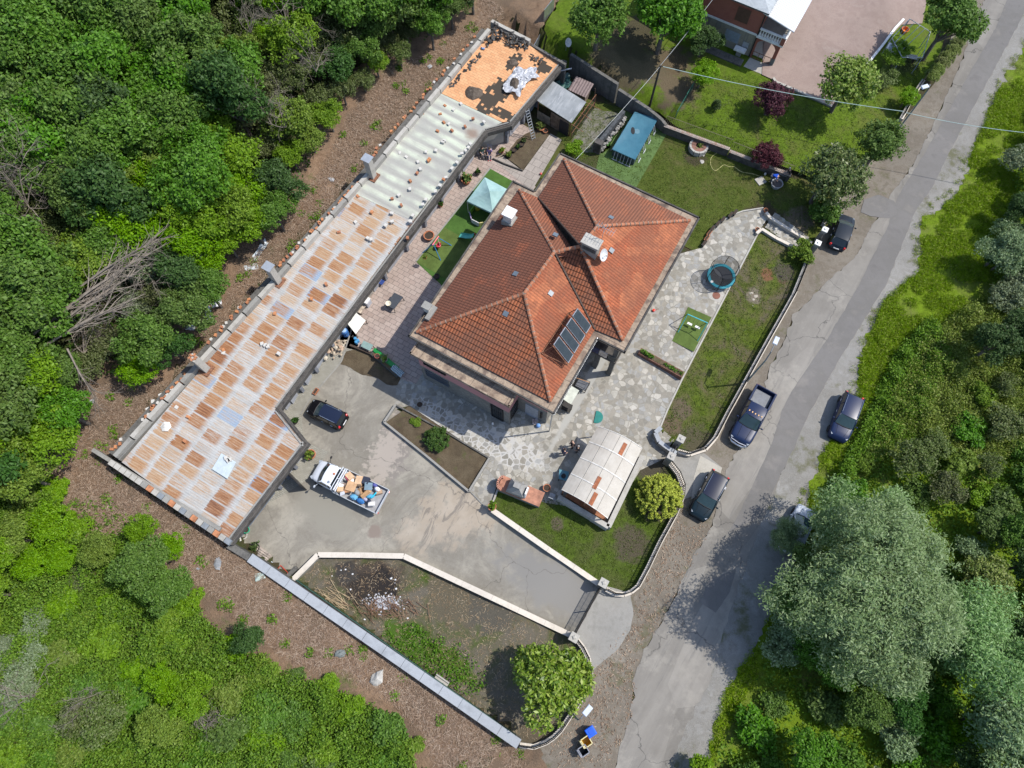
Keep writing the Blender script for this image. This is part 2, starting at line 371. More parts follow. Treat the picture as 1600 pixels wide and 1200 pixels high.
wash = n.ma('MAXIMUM', n.ma('MAXIMUM', n.blob(G(790, 700), (4.2, 1.5, ANG+.1), v, .3, .5), n.blob(G(685, 650), (3.0, 1.1, ANG), v, .3, .5)), n.blob(G(735, 690), (3, .9, ANG), v, .3, .5))
wm = n.ma('MULTIPLY', wash, n.ramp(n.ma('ADD', e, n.ma('MULTIPLY', n.ma('SUBTRACT', n.noise(v, 3, 4, .7), .5), .22)), [(.07, 1.0), (.1, 0.0)]))
c = n.mix(n.ma('MULTIPLY', wm, .85), c, (.44, .43, .41))
c = n.mix(n.blob(G(985, 480), (.55, 16, ANG), v, .2, .1), c, (.33, .325, .3))
flagstone = n.fin(c, .85, e, .25, .03, .25)
def paver_mat(name, bw, bh, c1, c2, mort, ms=.02, off=.5, rz=None, sq=1, dark=.35):
    n = NT(name); v = n.co(rz=-(ANG if rz is None else rz)); v0 = n.co()
    b = n.nd('TexBrick', {'Vector': v, 'Scale': 1.0, 'Color1': c1, 'Color2': c2, 'Mortar': mort, 'Mortar Size': ms, 'Mortar Smooth': .2, 'Brick Width': bw, 'Row Height': bh}, offset=off, squash=sq)
    c = n.mix(dark, b.outputs[0], n.ramp(n.noise(v0, 4, 6, .7), [(.3, .55), (.7, 1.15)]), 'MULTIPLY')
    c = n.mix(dark, c, n.ramp(n.noise(v0, .5, 4), [(.35, .62), (.65, 1.05)]), 'MULTIPLY')
    return n.fin(c, .88, b.outputs[1], -.3, .02, .25)
terrace = paver_mat('terrace_pavers', .62, .42, (.335, .262, .228), (.40, .325, .285), (.15, .128, .115), .018)
stretcher = paver_mat('brick_pavers', .3, .14, (.26, .25, .21), (.31, .3, .26), (.15, .14, .115), .012, .5)
slabpath = paver_mat('slab_path', .8, .8, (.3, .265, .235), (.35, .31, .275), (.16, .14, .125), .02, .5)
pinkdrive = mottled('pink_porphyry', [(.27, .2, .175), (.34, .262, .228), (.3, .225, .195), (.36, .29, .255)], .5, .9, 16, .4, .02, None, .4)
def turf_mat(name, col):
    n = NT(name); v = n.co(); h = n.noise(v, 60, 2, .6)
    c = n.mix(n.ramp(n.noise(v, 1.1, 5, .6), [(.35, 0.0), (.65, 1.0)]), tuple(x*.8 for x in col), tuple(x*1.15 for x in col))
    return n.fin(n.mix(.4, c, n.ramp(h, [(.3, .4), (.7, 1.1)]), 'MULTIPLY'), .9, h, .5, .02, .15)
turf = turf_mat('artificial_turf', (.065, .135, .028)); turf2 = turf_mat('bright_turf', (.05, .16, .03))
turf3 = turf_mat('olive_turf', (.095, .14, .035)); turf4 = turf_mat('pool_mat', (.095, .155, .05))
# ---------------------------------------------------------------- the ground sheets
def ground():
    xs = [-400, -200, -110]+[-75+.5*i for i in range(301)]+[110, 200, 400]
    ys = [-400, -200, -60]+[-25+.5*i for i in range(221)]+[110, 200, 400]
    vs = [(x, y, TG(x, y)-.05-(.22 if L_road.dist(x, y) > 12 else 0)+(.1*mnoise.noise((x*.3, y*.3, 0)) if L_back.dist(x, y) < -2 or L_wall.dist(x, y) > 1.5 or L_road.dist(x, y) > 18 else 0)) for y in ys for x in xs]
    n = len(xs); fs = [(j*n+i, j*n+i+1, (j+1)*n+i+1, (j+1)*n+i) for j in range(len(ys)-1) for i in range(n-1)]
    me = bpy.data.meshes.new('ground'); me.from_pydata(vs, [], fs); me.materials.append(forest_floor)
    me.polygons.foreach_set('use_smooth', [True]*len(fs)); me.update()
    o = bpy.data.objects.new('ground', me); COL.objects.link(o); tag(o, kind='structure')
ground()
# edges of the road, top to bottom of the photograph
RW = [(1548, -30), (1528, 30), (1492, 120), (1456, 200), (1430, 252), (1396, 300), (1368, 345), (1335, 405), (1292, 440), (1264, 470), (1240, 492), (1226, 530), (1200, 580), (1190, 640), (1160, 690), (1135, 735), (1112, 820), (1075, 890), (1040, 960), (1008, 1015), (990, 1065), (985, 1120), (958, 1210)]
RE = [(1625, -30), (1590, 40), (1541, 130), (1490, 225), (1455, 295), (1430, 330), (1384, 445), (1312, 560), (1262, 650), (1240, 700), (1190, 815), (1160, 900), (1135, 970), (1110, 1060), (1070, 1140), (1040, 1210)]
ST = [(1585, -30), (1555, 45), (1520, 105), (1484, 170), (1444, 240), (1404, 305), (1386, 355), (1342, 445), (1292, 530), (1236, 612), (1222, 640), (1207, 690), (1166, 780), (1140, 830)]
GE = [(1640, 20), (1590, 90), (1560, 140), (1525, 225), (1500, 300), (1440, 350), (1440, 420), (1380, 470), (1345, 560), (1338, 640), (1290, 700), (1265, 760), (1260, 830), (1230, 900), (1190, 990), (1130, 1090), (1100, 1210)]
sheet('gravel_verge', [(x-6, y) for x, y in RE]+[(x+45, y+10) for x, y in GE[::-1]], gravel, .015, 1.2, T, .35)
sheet('field', GE[:]+[(1110, 1400), (1900, 1300), (1900, -60)], field_mat, .03, 1.6, T, .6, seed=4)
FW = [(1338, 250), (1290, 360), (1262, 405), (1240, 460), (1200, 530), (1137, 645), (1118, 684), (1100, 703), (1078, 711), (1058, 705), (1047, 716), (1061, 740), (1068, 760), (1066, 776), (1054, 806), (1031, 848), (1012, 888), (997, 916), (976, 929), (945, 925), (905, 998), (920, 1028), (923, 1052), (917, 1080), (892, 1117), (876, 1142), (854, 1161), (832, 1168), (800, 1162)]
sheet('road_verge', [(1530, -30), (1500, 20), (1460, 130), (1400, 200)]+FW+[(800, 1250), (950, 1260)]+RW[::-1], dirt, .012, 1.2, T, 0)
sheet('road', RW+RE[::-1], asphalt, .035, 1.2, T, .22)
sheet('road_patch', ST+[(1187, 809)]+RE[:10][::-1], asphalt_new, .043, 1.2, T, .07)
sheet('road_patch', [(1349, 312), (1372, 305), (1396, 314), (1408, 330), (1392, 342), (1360, 338), (1345, 332)], asphalt_new, .05, .8, T, .1)
sheet('road_patch', [(1108, 905), (1150, 890), (1140, 925), (1118, 958), (1094, 940)], asphalt_new, .05, .8, T, .05)
sheet('cut_slope', [(900, -40), (720, -60), (715, 10), (625, 65), (565, 95), (515, 150), (465, 240), (410, 320), (340, 390), (295, 460), (250, 520), (230, 560), (140, 560), (60, 620), (10, 700), (40, 820), (130, 910), (215, 860), (270, 925), (345, 990), (430, 1060), (510, 1080), (575, 1115), (620, 1160), (650, 1240), (860, 1260), (850, 1175), (812, 1166), (600, 1016), (385, 872), (355, 848), (172, 728), (420, 445), (580, 262), (757, 58), (800, 40), (835, 60)], slash, .03, 1.0, T, .5)
sheet('neighbour_lawn', [(838, 62), (880, -10), (1500, -40), (1470, 80), (1405, 195), (1335, 262), (1290, 290), (1228, 262), (1145, 232), (1055, 197), (1030, 176), (966, 130), (895, 84)], lawn_nb, .03, 1.0, T)
sheet('pink_drive', [(1190, 118), (1212, 128), (1300, 166), (1345, 112), (1378, 72), (1408, 40), (1440, 38), (1460, -60), (1200, -60)], pinkdrive, .13, .8, T)
sheet('back_lawn', [(868, 215), (900, 150), (975, 170), (1045, 200), (1145, 236), (1230, 268), (1300, 296), (1336, 268), (1290, 360), (1262, 400), (1200, 345), (1100, 400), (960, 330), (820, 268)], lawn_back, .012)
sheet('strip_lawn', [(1183, 370), (1205, 350), (1264, 398), (1240, 462), (1200, 532), (1137, 645), (1118, 684), (1100, 703), (1078, 711), (1058, 705), (1030, 668), (1042, 640), (1065, 592)], lawn_strip, .016)
sheet('front_lawn', [(766, 800), (782, 752), (850, 770), (970, 720), (1010, 700), (1044, 722), (1061, 742), (1068, 760), (1066, 776), (1054, 806), (1031, 848), (1012, 888), (997, 916), (976, 929), (942, 918)], lawn_front, .016)
sheet('burnt_plot', [(497, 868), (631, 869), (769, 934), (893, 995), (903, 1000), (920, 1028), (923, 1052), (917, 1080), (892, 1117), (876, 1142), (854, 1161), (832, 1168), (808, 1160), (458, 906)], plot_mat, .018)
sheet('courtyard', [(358, 848), (400, 770), (440, 700), (420, 650), (540, 490), (590, 545), (650, 600), (620, 640), (760, 712), (770, 800), (942, 916), (898, 995), (769, 936), (631, 871), (497, 870), (455, 912), (390, 868)], concrete_yard, .02)
sheet('driveway_apron', [(898, 995), (942, 914), (985, 926), (990, 960), (984, 985), (965, 1015), (940, 1035), (925, 1050), (918, 1025)], apron_mat, .06, .6, T0, .06)
sheet('flagstone_patio', [(1097, 387), (1110, 365), (1130, 346), (1157, 332), (1192, 327), (1201, 338), (1184, 365), (1066, 592), (1043, 640), (1031, 668), (1048, 712), (1000, 735), (960, 800), (880, 790), (850, 785), (778, 752), (764, 800), (733, 769), (764, 717), (640, 634), (617, 640), (620, 600), (640, 560), (870, 440), (1050, 400)], flagstone, .03)
sheet('paver_strip', [(420, 640), (545, 475), (560, 540), (535, 566), (487, 622), (472, 648), (474, 690), (514, 706), (477, 752), (440, 775), (395, 800), (440, 720)], stretcher, .034)
sheet('terrace', [(525, 540), (585, 430), (730, 240), (765, 205), (800, 185), (835, 205), (810, 232), (770, 250), (837, 292), (790, 360), (740, 440), (700, 520), (650, 600), (622, 590), (575, 552)], terrace, .034)
sheet('slab_path', [(769, 249), (787, 245), (817, 268), (860, 209), (878, 219), (836, 290), (832, 300)], slabpath, .045)
sheet('garden_soil', [(772, 246), (786, 242), (817, 267), (859, 209), (842, 200), (812, 215), (795, 236)], soilm, .04, 1, T0, .12)
sheet('dirt_patch', [(541, 549), (560, 545), (584, 556), (627, 588), (621, 602), (604, 601), (585, 588), (566, 587), (548, 575), (531, 569)], soilm, .05, .8, T0, .12)
sheet('flower_bed', [(640, 635), (764, 718), (734, 766), (601, 662)], soilm, .12, .8)
sheet('turf_lawn', [(766, 264), (845, 308), (705, 460), (650, 409)], turf, .06)
sheet('turf_lawn', [(695, 356), (770, 398), (717, 448), (650, 409)], turf3, .066)
sheet('pool_mat', [(945, 205), (985, 170), (1047, 200), (1030, 230), (990, 300), (930, 270)], turf4, .03)
sheet('entrance_slab', [(1094, 712), (1128, 731), (1120, 760), (1080, 780), (1084, 745)], mottled('cream_slab', [(.36, .335, .285), (.45, .425, .37), (.4, .375, .325)], 1.2), .055, .6)
sheet('entrance_apron', [(1048, 714), (1060, 706), (1078, 712), (1100, 708), (1127, 730), (1120, 760), (1070, 780), (1066, 760), (1060, 740)], apron_mat, .04, .6)
# ---------------------------------------------------------------- building materials
def tile_mat(name, c1, c2, dark, moss, new=None, bw=.26, bh=.34, joint=.045, colbump=.6):
    n = NT(name); v = n.co('UV'); o = n.co()
    b = n.nd('TexBrick', {'Vector': v, 'Scale': 1.0, 'Color1': c1, 'Color2': c2, 'Mortar': tuple(x*.35 for x in c1), 'Mortar Size': joint*.4, 'Mortar Smooth': .6, 'Brick Width': bw, 'Row Height': bh, 'Bias': 0}, offset=0.0)
    c = b.outputs[0]
    if new:
        q = n.vor(n.nd('Mapping', {0: v, 'Scale': (1.0, 1.6, 1)}).outputs[0], .55, 'F1').outputs[1]
        q = n.nd('SeparateColor', {0: q}).outputs[0]
        c = n.mix(n.ma('MULTIPLY', n.ramp(n.ma('ADD', n.ma('MULTIPLY', q, .5), n.ma('MULTIPLY', n.noise(o, .25, 3), .6)), [(.55, 0.0), (.6, 1.0)]), .7), c, new)
    cell = n.nd('SeparateColor', {0: n.nd('TexWhiteNoise', {0: n.nd('VectorMath', {0: n.nd('VectorMath', {0: v, 1: (1/bw, 1/bh, 1)}, operation='MULTIPLY').outputs[0]}, operation='FLOOR').outputs[0]}).outputs[1]})
    c = n.mix(.6, c, n.ramp(cell.outputs[0], [(0, (.55, .52, .5)), (.25, (.9, .9, .9)), (.8, (1.1, 1.08, 1.05)), (1, (1.35, 1.3, 1.2))]), 'MULTIPLY')
    m = n.ramp(n.ma('ADD', n.noise(o, .5, 6, .7), n.ma('MULTIPLY', n.noise(o, 5, 5, .7), .35)), [(.6-moss*.35, 0.0), (.85-moss*.35, 1.0)])
    c = n.mix(n.ma('MULTIPLY', m, .85), c, dark)
    c = n.mix(n.ramp(n.noise(o, 11, 3, .7), [(.68, 0.0), (.74, .8)]), c, tuple(x*.7 for x in dark))
    w = n.nd('TexWave', {'Vector': v, 'Scale': .5/bw*.628*2/2, 'Distortion': 0}, wave_type='BANDS', bands_direction='X').outputs[0]
    c = n.mix(colbump, c, n.ramp(w, [(.0, .45), (.35, 1.0)]), 'MULTIPLY')
    return n.fin(c, .85, w, .6, .06, .2)
tile_sw = tile_mat('roof_tile_ribbed', (.315, .098, .044), (.38, .128, .058), (.15, .07, .046), .34, None, .24, .41, .1)
tile_se = tile_mat('roof_tile_smooth', (.345, .095, .045), (.385, .118, .055), (.22, .085, .05), .28, (.44, .165, .08), .24, .30, .03, .35)
tile_nw = tile_mat('roof_tile_lichen_shade', (.27, .085, .045), (.31, .1, .052), (.12, .055, .038), .62, None, .24, .34, .06, .5)  # dark lichen plus part of the north-west slopes' shade, both put into the colour
tile_ne = tile_mat('roof_tile_faded', (.33, .108, .056), (.37, .13, .066), (.18, .082, .054), .48, None, .24, .34, .05, .5)
gutter = mottled('weathered_eave', [(.15, .105, .08), (.24, .18, .14), (.42, .33, .245), (.2, .15, .12), (.12, .088, .07)], .7, .95, 9, .3, .03,
                 lambda n, v, c: n.mix(n.ramp(n.nd('TexBrick', {'Vector': n.co(rz=-ANG), 'Scale': 1.0, 'Mortar Size': .03, 'Brick Width': 1.55, 'Row Height': 1.55}, offset=0).outputs[1], [(0, 0.0), (1, .55)]), c, (.07, .055, .048)), .4)
dark_conc = mottled('blackened_concrete', [(.04, .038, .036), (.075, .07, .066), (.12, .11, .1), (.06, .056, .052)], 1.2, .95, 8, .3, .03)
conc = mottled('grey_concrete', [(.23, .22, .2), (.32, .31, .285), (.27, .26, .235)], 1.0, .9, 12, .3, .03, None, .35)
conc_l = mottled('pale_concrete', [(.34, .32, .28), (.46, .44, .4), (.4, .38, .34)], 1.0, .9, 12, .3, .03, None, .3)
conc_d = mottled('stained_wall', [(.10, .098, .09), (.17, .163, .15), (.13, .125, .115), (.21, .2, .185)], .8, .95, 6, .3, .03,
                 lambda n, v, c: n.mix(n.ramp(n.noise(n.nd('Mapping', {0: v, 'Scale': (2.5, 2.5, .25)}).outputs[0], 1, 4, .7), [(.5, 0.0), (.68, .8)]), c, (.05, .05, .045)), .4)
cream = mottled('cream_stone', [(.5, .45, .38), (.62, .565, .49), (.56, .5, .43)], 1.5, .85, 12, .2, .02, None, .2)
pink = mottled('pink_render', [(.42, .2, .2), (.48, .24, .24), (.45, .22, .22)], .8, .9, 8, .1, .02, None, .18)
stonewall = mottled('stone_cladding', [(.17, .16, .145), (.28, .265, .24), (.21, .2, .18), (.34, .32, .29)], 2.2, .9, 7, .5, .04, None, .4)
stone_blk = (lambda t: t[0].fin(t[2], .88, t[3], .4, .04, .2))(flag_mat('stone_blocks', 1.3, [(.2, .19, .165), (.27, .25, .21), (.23, .22, .2), (.31, .28, .23)], (.17, .16, .14), .035))
redwall = mottled('red_render', [(.28, .1, .072), (.33, .125, .09), (.3, .112, .08)], .8, .9, 8, .1, .02, None, .18)
white = plain((.72, .71, .69), .6); offwhite = plain((.6, .58, .54), .7, var=.2)
glassd = plain((.025, .03, .036), .08, .6, var=.05); darkwood = plain((.06, .04, .03), .7, var=.3); steel = plain((.45, .47, .5), .35, .5, .8, var=.1)
black = plain((.018, .018, .02), .5, var=.2); rubber = plain((.02, .02, .021), .8); iron = plain((.035, .032, .03), .6, .4, .3)
bluegrey = mottled('blue_grey_coping', [(.25, .265, .285), (.34, .36, .385), (.29, .305, .325)], .9, .8, 12, .2, .02, None, .2)
terracotta = plain((.42, .16, .08), .8, var=.25, sc=6); brickm = plain((.43, .185, .09), .9, var=.3, sc=2); stonechip = plain((.55, .53, .49), .9, var=.25, sc=2)
greydoor = plain((.32, .335, .37), .6, var=.15); shutterd = plain((.07, .075, .085), .6, var=.2)
rustiron = plain((.22, .1, .055), .8, var=.4, sc=5); alu = plain((.5, .52, .54), .4, .5, .6, var=.1)
# ---------------------------------------------------------------- the villa
def loc2(p): return (Vector(p).dot(U1), Vector(p).dot(U2))
def w2(a, b, z=0): v = U1*a+U2*b; return Vector((v.x, v.y, z))
ZE = 6.7
OUT = [(877, 239), (1095, 340), (976, 551), (933, 529), (869, 645), (631, 525), (806, 284), (833, 297)]
q = [loc2(at(x, y, ZE)) for x, y in OUT]
b1 = (q[0][1]+q[1][1])/2; a2 = (q[1][0]+q[2][0])/2; b3 = (q[2][1]+q[3][1])/2; a4 = (q[3][0]+q[4][0])/2
b5 = (q[4][1]+q[5][1])/2; a6 = (q[5][0]+q[6][0])/2; b7 = (q[6][1]+q[7][1])/2; a8 = (q[7][0]+q[0][0])/2
def vpoly(i=0.0): return [(a8+i, b1-i), (a2-i, b1-i), (a2-i, b3+i), (a4-i, b3+i), (a4-i, b5+i), (a6+i, b5+i), (a6+i, b7-i), (a8+i, b7-i)]
VC = w2((a6+a2)/2, (b1+b5)/2, 0)
villa = thing('villa', 'two storey pink villa with a red tiled hip roof in the middle of the yard', 'house', VC)
def wp(pl, z=0): return [w2(a, b, z) for a, b in pl]
I = .95; lo = 2.6
wl = [(a8+I, b1-I), (a2-I, b1-I), (a2-I, b3+lo), (a4-I, b3+lo), (a4-I, b5+I), (a6+I, b5+I), (a6+I, b7-I), (a8+I, b7-I)]
MB().prism(wp(wl), -.3, 3.1).build('stone_wall', stonewall, villa)
MB().prism(wp(wl), 3.1, 6.45).build('pink_wall', pink, villa)
m = MB(); m.prism(wp(vpoly()), 6.45, 6.62, 0)
P = wp(vpoly())
m.build('eave_slab', gutter, villa)
m = MB()
for i in range(8):
    a, b = P[i], P[(i+1) % 8]; c = sum(P, Vector())/8
    m.seg(a, b, .12, 6.55, 6.74, 0, -.06 if i not in () else 0)
m.build('gutter_rim', dark_conc, villa)
# main roof: the eave line of the tiles and the ridges, each at its real height
zt, zr = 6.72, 9.35
TP = dict(W=at(651, 519, zt), S=at(860, 628, zt), D=at(929, 515, zt), C=at(973, 533, zt), E=at(1078, 345, zt), N=at(881, 249, zt), H=at(841, 310, zt), G=at(811, 297, zt),
          P1=at(819, 459, zr), P2=at(866, 394, zr), P3=at(907, 385, zr), P4=at(933, 354, zr))
TP['P3'].z = TP['P2'].z = 9.32
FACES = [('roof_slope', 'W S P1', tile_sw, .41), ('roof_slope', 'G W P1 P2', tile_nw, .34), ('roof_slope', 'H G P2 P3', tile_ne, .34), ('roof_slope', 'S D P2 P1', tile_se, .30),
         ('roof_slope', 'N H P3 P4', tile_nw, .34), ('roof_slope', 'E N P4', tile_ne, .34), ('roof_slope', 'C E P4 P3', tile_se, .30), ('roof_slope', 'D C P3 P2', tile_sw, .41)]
def clip(poly, k, lim, keep_less):
    out = []
    for i in range(len(poly)):
        a, b = poly[i-1], poly[i]; da, db = a[k]-lim, b[k]-lim
        if keep_less: da, db = -da, -db
        if (da >= 0) != (db >= 0):
            t = da/(da-db); out.append(tuple(a[j]+(b[j]-a[j])*t for j in range(2)))
        if db >= 0: out.append(b)
    return out
PL = {}
for fi, (nm, ks, mt, row) in enumerate(FACES):
    pts = [TP[k] for k in ks.split()]; o0 = pts[0]; e = (pts[1]-pts[0]).normalized()
    nrm = Vector()
    for i in range(1, len(pts)-1): nrm += (pts[i]-o0).cross(pts[i+1]-o0)
    nrm.normalize()
    if nrm.z < 0: nrm = -nrm
    vd = nrm.cross(e).normalized()
    c0 = sum(pts, Vector())/len(pts)
    if (c0-o0).dot(vd) < 0: vd = -vd
    PL[ks] = (o0, nrm, e, vd)
    flat = [((p-o0).dot(e), (p-o0).dot(vd)) for p in pts]
    if fi in (2, 3, 7): pass
    vmax = max(p[1] for p in flat); vmin = min(p[1] for p in flat); m = MB(); v = vmin
    while v < vmax-.02:
        pg = clip(clip(flat, 1, v, False), 1, v+row+.001, True)
        if len(pg) >= 3:
            vs = []; uv = []
            for (a, b) in pg:
                t = (b-v)/row; vs.append(o0+e*a+vd*b+nrm*(.055*(1-t)+.012)); uv.append((a, b))
            m.add(vs, [tuple(range(len(vs)))], 0, [uv])
            lowp = [p for p in pg if abs(p[1]-v) < 1e-3]
            if len(lowp) >= 2:
                x0, x1 = min(p[0] for p in lowp), max(p[0] for p in lowp)
                m.add([o0+e*x0+vd*v+nrm*.067, o0+e*x1+vd*v+nrm*.067, o0+e*x1+vd*v-nrm*.02, o0+e*x0+vd*v-nrm*.02], [(0, 1, 2, 3)], 0, [[(x0, v+.01), (x1, v+.01), (x1, v), (x0, v)]])
        v += row
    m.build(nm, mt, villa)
tcap = plain((.34, .135, .072), .85, var=.35, sc=2)
def capline(a, b, nm='ridge_cap', r=.15, gap=.42):
    m = MB(); L = (b-a).length; k = max(1, int(L/gap)); d = (b-a)/k
    for i in range(k):
        p = a+d*i+Vector((0, 0, .05)); m.tube([p, p+d*.86], [r*.86, r], 8, 0); m.tube([p+d*.8, p+d*1.0], [r*1.06, r*1.0], 8, 1)
    return m.build(nm, [tcap, plain((.24, .175, .135), .9, var=.4)], villa, smooth=False)
for s in ('W P1', 'S P1', 'P1 P2', 'G P2', 'P2 P3', 'C P3', 'P3 P4', 'N P4', 'E P4'):
    a, b = s.split(); capline(TP[a], TP[b])
for s in ('H P3', 'D P2'):
    a, b = s.split(); MB().tube([TP[a]+Vector((0, 0, .07)), TP[b]+Vector((0, 0, .07))], .09, 6).build('valley', darkwood, villa)
def onroof(px, py, ks, up=0):
    o0, nrm, e, vd = PL[ks]; u, a, b = ray(px, py); d = Vector((u, a, -b)); c = Vector((0, 0, CAMH))
    t = (o0+nrm*up-c).dot(nrm)/d.dot(nrm); return c+d*t
for px, py, ks in ((805, 427, 'G W P1 P2'), (790, 490, 'W S P1'), (861, 458, 'S D P2 P1'), (956, 391, 'C E P4 P3'), (955, 339, 'E N P4'), (868, 366, 'H G P2 P3')):
    p = onroof(px, py, ks, .1); o0, nrm, e, vd = PL[ks]
    m = MB(); m.add([p-e*.2-vd*.2, p+e*.2-vd*.2, p+e*.2+vd*.2, p-e*.2+vd*.2, p-e*.2-vd*.2-nrm*.1, p+e*.2-vd*.2-nrm*.1, p+e*.2+vd*.2-nrm*.1, p-e*.2+vd*.2-nrm*.1], [(0, 1, 2, 3), (0, 4, 5, 1), (1, 5, 6, 2), (2, 6, 7, 3), (3, 7, 4, 0)])
    m.build('skylight', plain((.13, .16, .19), .3, .4), villa)
# broken and replaced tiles lying on the slopes
r_ = random.Random(3)
# chimneys
def chim(px, py, ks, s, h, mat, matc, cap=.12, zb=-.6):
    p = onroof(px, py, ks); c = MB().box((p.x, p.y, p.z+h/2+zb/2), (s[0], s[1], h-zb), ANG).build('chimney', mat, villa)
    k = MB(); k.box((p.x, p.y, p.z+h+cap/2), (s[0]+.22, s[1]+.22, cap), ANG)
    q = k.build('chimney_cap', matc, None, world=False, base=False, org=(0, 0, 0)); q.parent = c; q.location = -VC
    return p, c
p, c = chim(796, 346, 'G W P1 P2', (.75, .75), 1.25, offwhite, white)
MB().box((p.x, p.y, p.z+.1), (1.0, 1.0, .5), ANG).build('flashing', conc, villa)
p, c = chim(922, 392, 'C E P4 P3', (1.3, .75), 1.3, conc, conc_l, .15)
m = MB()
for k in (-1, 0, 1): m.box(p+Vector((0, 0, .75+.16*k))-U2*.385, (1.1, .03, .07), ANG)
m.build('chimney_vent', black, villa)
MASTP = p+U1*.55+U2*.5
p2, c2 = chim(669, 486, 'G W P1 P2', (.5, .4), .9, offwhite, conc, .1)
m = MB(); m.box(onroof(674, 491, 'G W P1 P2')+Vector((0, 0, .15)), (.4, 1.3, .3), ANG); m.build('vent_kerb', conc, villa)
# loggia at the right corner, columns, balcony slab and rail
m = MB()
for a, b in ((a2-.75, b3+.55), (a4+.3, b3+.55)): m.box(w2(a, b, 1.55), (.42, .42, 3.1), ANG)
for a, b in ((a2-.75, b3+.55),): m.box(w2(a, b, 4.87), (.38, .38, 3.15), ANG)
m.build('column', conc_d, villa)
MB().prism(wp([(a4-.9, b3+.25), (a2-.45, b3+.25), (a2-.45, b3+2.6), (a4-.9, b3+2.6)]), 3.1, 3.32).build('balcony_slab', dark_conc, villa)
m = MB()
for z in (3.75, 4.2): m.tube([w2(a4-.5, b3+.3, z), w2(a2-.5, b3+.3, z)], .03)
for k in range(24): x = a4-.5+(a2-a4)*k/23; m.tube([w2(x, b3+.3, 3.3), w2(x, b3+.3, 4.2)], .014, 4)
for k in range(10): y = b3+.3+2.3*k/9; m.tube([w2(a2-.5, y, 3.3), w2(a2-.5, y, 4.2)], .014, 4)
m.tube([w2(a2-.5, b3+.3, 4.2), w2(a2-.5, b3+2.6, 4.2)], .03)
m.build('balcony_railing', iron, villa)
# veranda along the lower left side
vo = loc2(at(640, 553, 5.95)); ve = loc2(at(796, 636, 5.95)); bv = (vo[1]+ve[1])/2; av0, av1 = vo[0], ve[0]; bi = b5+I
MB().prism(wp([(av0, bv), (av1, bv), (av1, bi-.003), (av0, bi-.003)]), 5.75, 5.95).build('veranda_roof', gutter, villa)
m = MB()
for A, B in (((av0, bv), (av1, bv)), ((av1, bv), (av1, bi-.3)), ((av0, bi-.3), (av0, bv))): m.seg(w2(*A), w2(*B), .13, 5.7, 6.1, 0, .07)
m.build('veranda_parapet', gutter, villa)
x0, x1, y0 = av0+.35, av1-.25, bv+.35
MB().prism(wp([(x0, y0), (x1, y0), (x1, bi-.003), (x0, bi-.003)]), -.3, 3.2).build('veranda_stone_wall', stonewall, villa)
MB().prism(wp([(x0, y0), (x1, y0), (x1, bi-.003), (x0, bi-.003)]), 3.2, 5.75).build('veranda_pink_wall', pink, villa)
def opening(A, B, z0, z1, mat, frame, name='window', bars=0, off=.03):   # opening on the wall running from A to B (world, outward normal to the right)
    d = (B-A).normalized(); nn = Vector((d.y, -d.x, 0)); L = (B-A).length; c = (A+B)/2; rz = atan2(d.y, d.x)
    m = MB(); f = .07
    for x in (-L/2+f/2, L/2-f/2): m.box(c+d*x+nn*off+Vector((0, 0, (z0+z1)/2)), (f, .1, z1-z0), rz)
    for z in (z0+f/2, z1-f/2): m.box(c+nn*off+Vector((0, 0, z)), (L-2*f, .1, f), rz)
    fr = m.build(name, frame, villa)
    m = MB(); m.box(c+nn*(off-.02)+Vector((0, 0, (z0+z1)/2)), (L-2*f, .05, z1-z0-2*f), rz)
    pn = m.build('pane', mat, None, org=(0, 0, 0), world=False); pn.parent = fr; pn.location = -VC
    if bars:
        m = MB()
        for k in range(bars): m.tube([c+d*(-L/2+L*(k+.5)/bars)+nn*(off+.09)+Vector((0, 0, z0)), c+d*(-L/2+L*(k+.5)/bars)+nn*(off+.09)+Vector((0, 0, z1))], .018, 4)
        for z in (z0+.15, (z0+z1)/2, z1-.15): m.tube([c-d*L/2+nn*(off+.09)+Vector((0, 0, z)), c+d*L/2+nn*(off+.09)+Vector((0, 0, z))], .018, 4)
        g = m.build('grille', iron, None, org=(0, 0, 0), world=False); g.parent = fr; g.location = -VC
    return fr
vl = x1-x0
def fac(t, y=None): return w2(x0+vl*t, y0 if y is None else y, 0)
opening(fac(.06), fac(.31), 4.2, 5.45, glassd, iron, bars=8)
opening(fac(.05), fac(.32), 1.5, 2.9, plain((.03, .04, .06), .3), plain((.09, .1, .12)), bars=0)
opening(fac(.80), fac(.94), .1, 3.1, glassd, iron, 'veranda_door', bars=6)
opening(w2(x1, y0+.25), w2(x1, bi-.25), .9, 3.1, plain((.03, .04, .06), .3), iron, bars=5)
opening(w2(x1+.7, bi), w2(x1+1.9, bi), .05, 2.6, greydoor, greydoor, 'door')
opening(w2(x1+2.1, bi), w2(a4-I-.4, bi), 1.0, 2.5, glassd, shutterd, bars=4)
for k in range(3): opening(w2(a2-I, b3+4+3.6*k), w2(a2-I, b3+5.4+3.6*k), 4.1, 5.6, glassd, darkwood)
for k in range(3): opening(w2(a6+I, b5+8.6-2.9*k), w2(a6+I, b5+7.2-2.9*k), 4.1, 5.6, glassd, darkwood)
opening(w2(a4-I, b5+2.2), w2(a4-I, b5+3.3), .05, 2.4, darkwood, white, 'door')
opening(w2(a4-I, b5+4.6), w2(a4-I, b5+6.2), 4.2, 5.6, glassd, darkwood)
MB().tube([w2(a4-.25, b5+.3, 6.5), w2(a4-.35, b5+.5, 5.9), w2(a4-.35, b5+.5, 0)], .06, 8).build('downpipe', steel, villa)
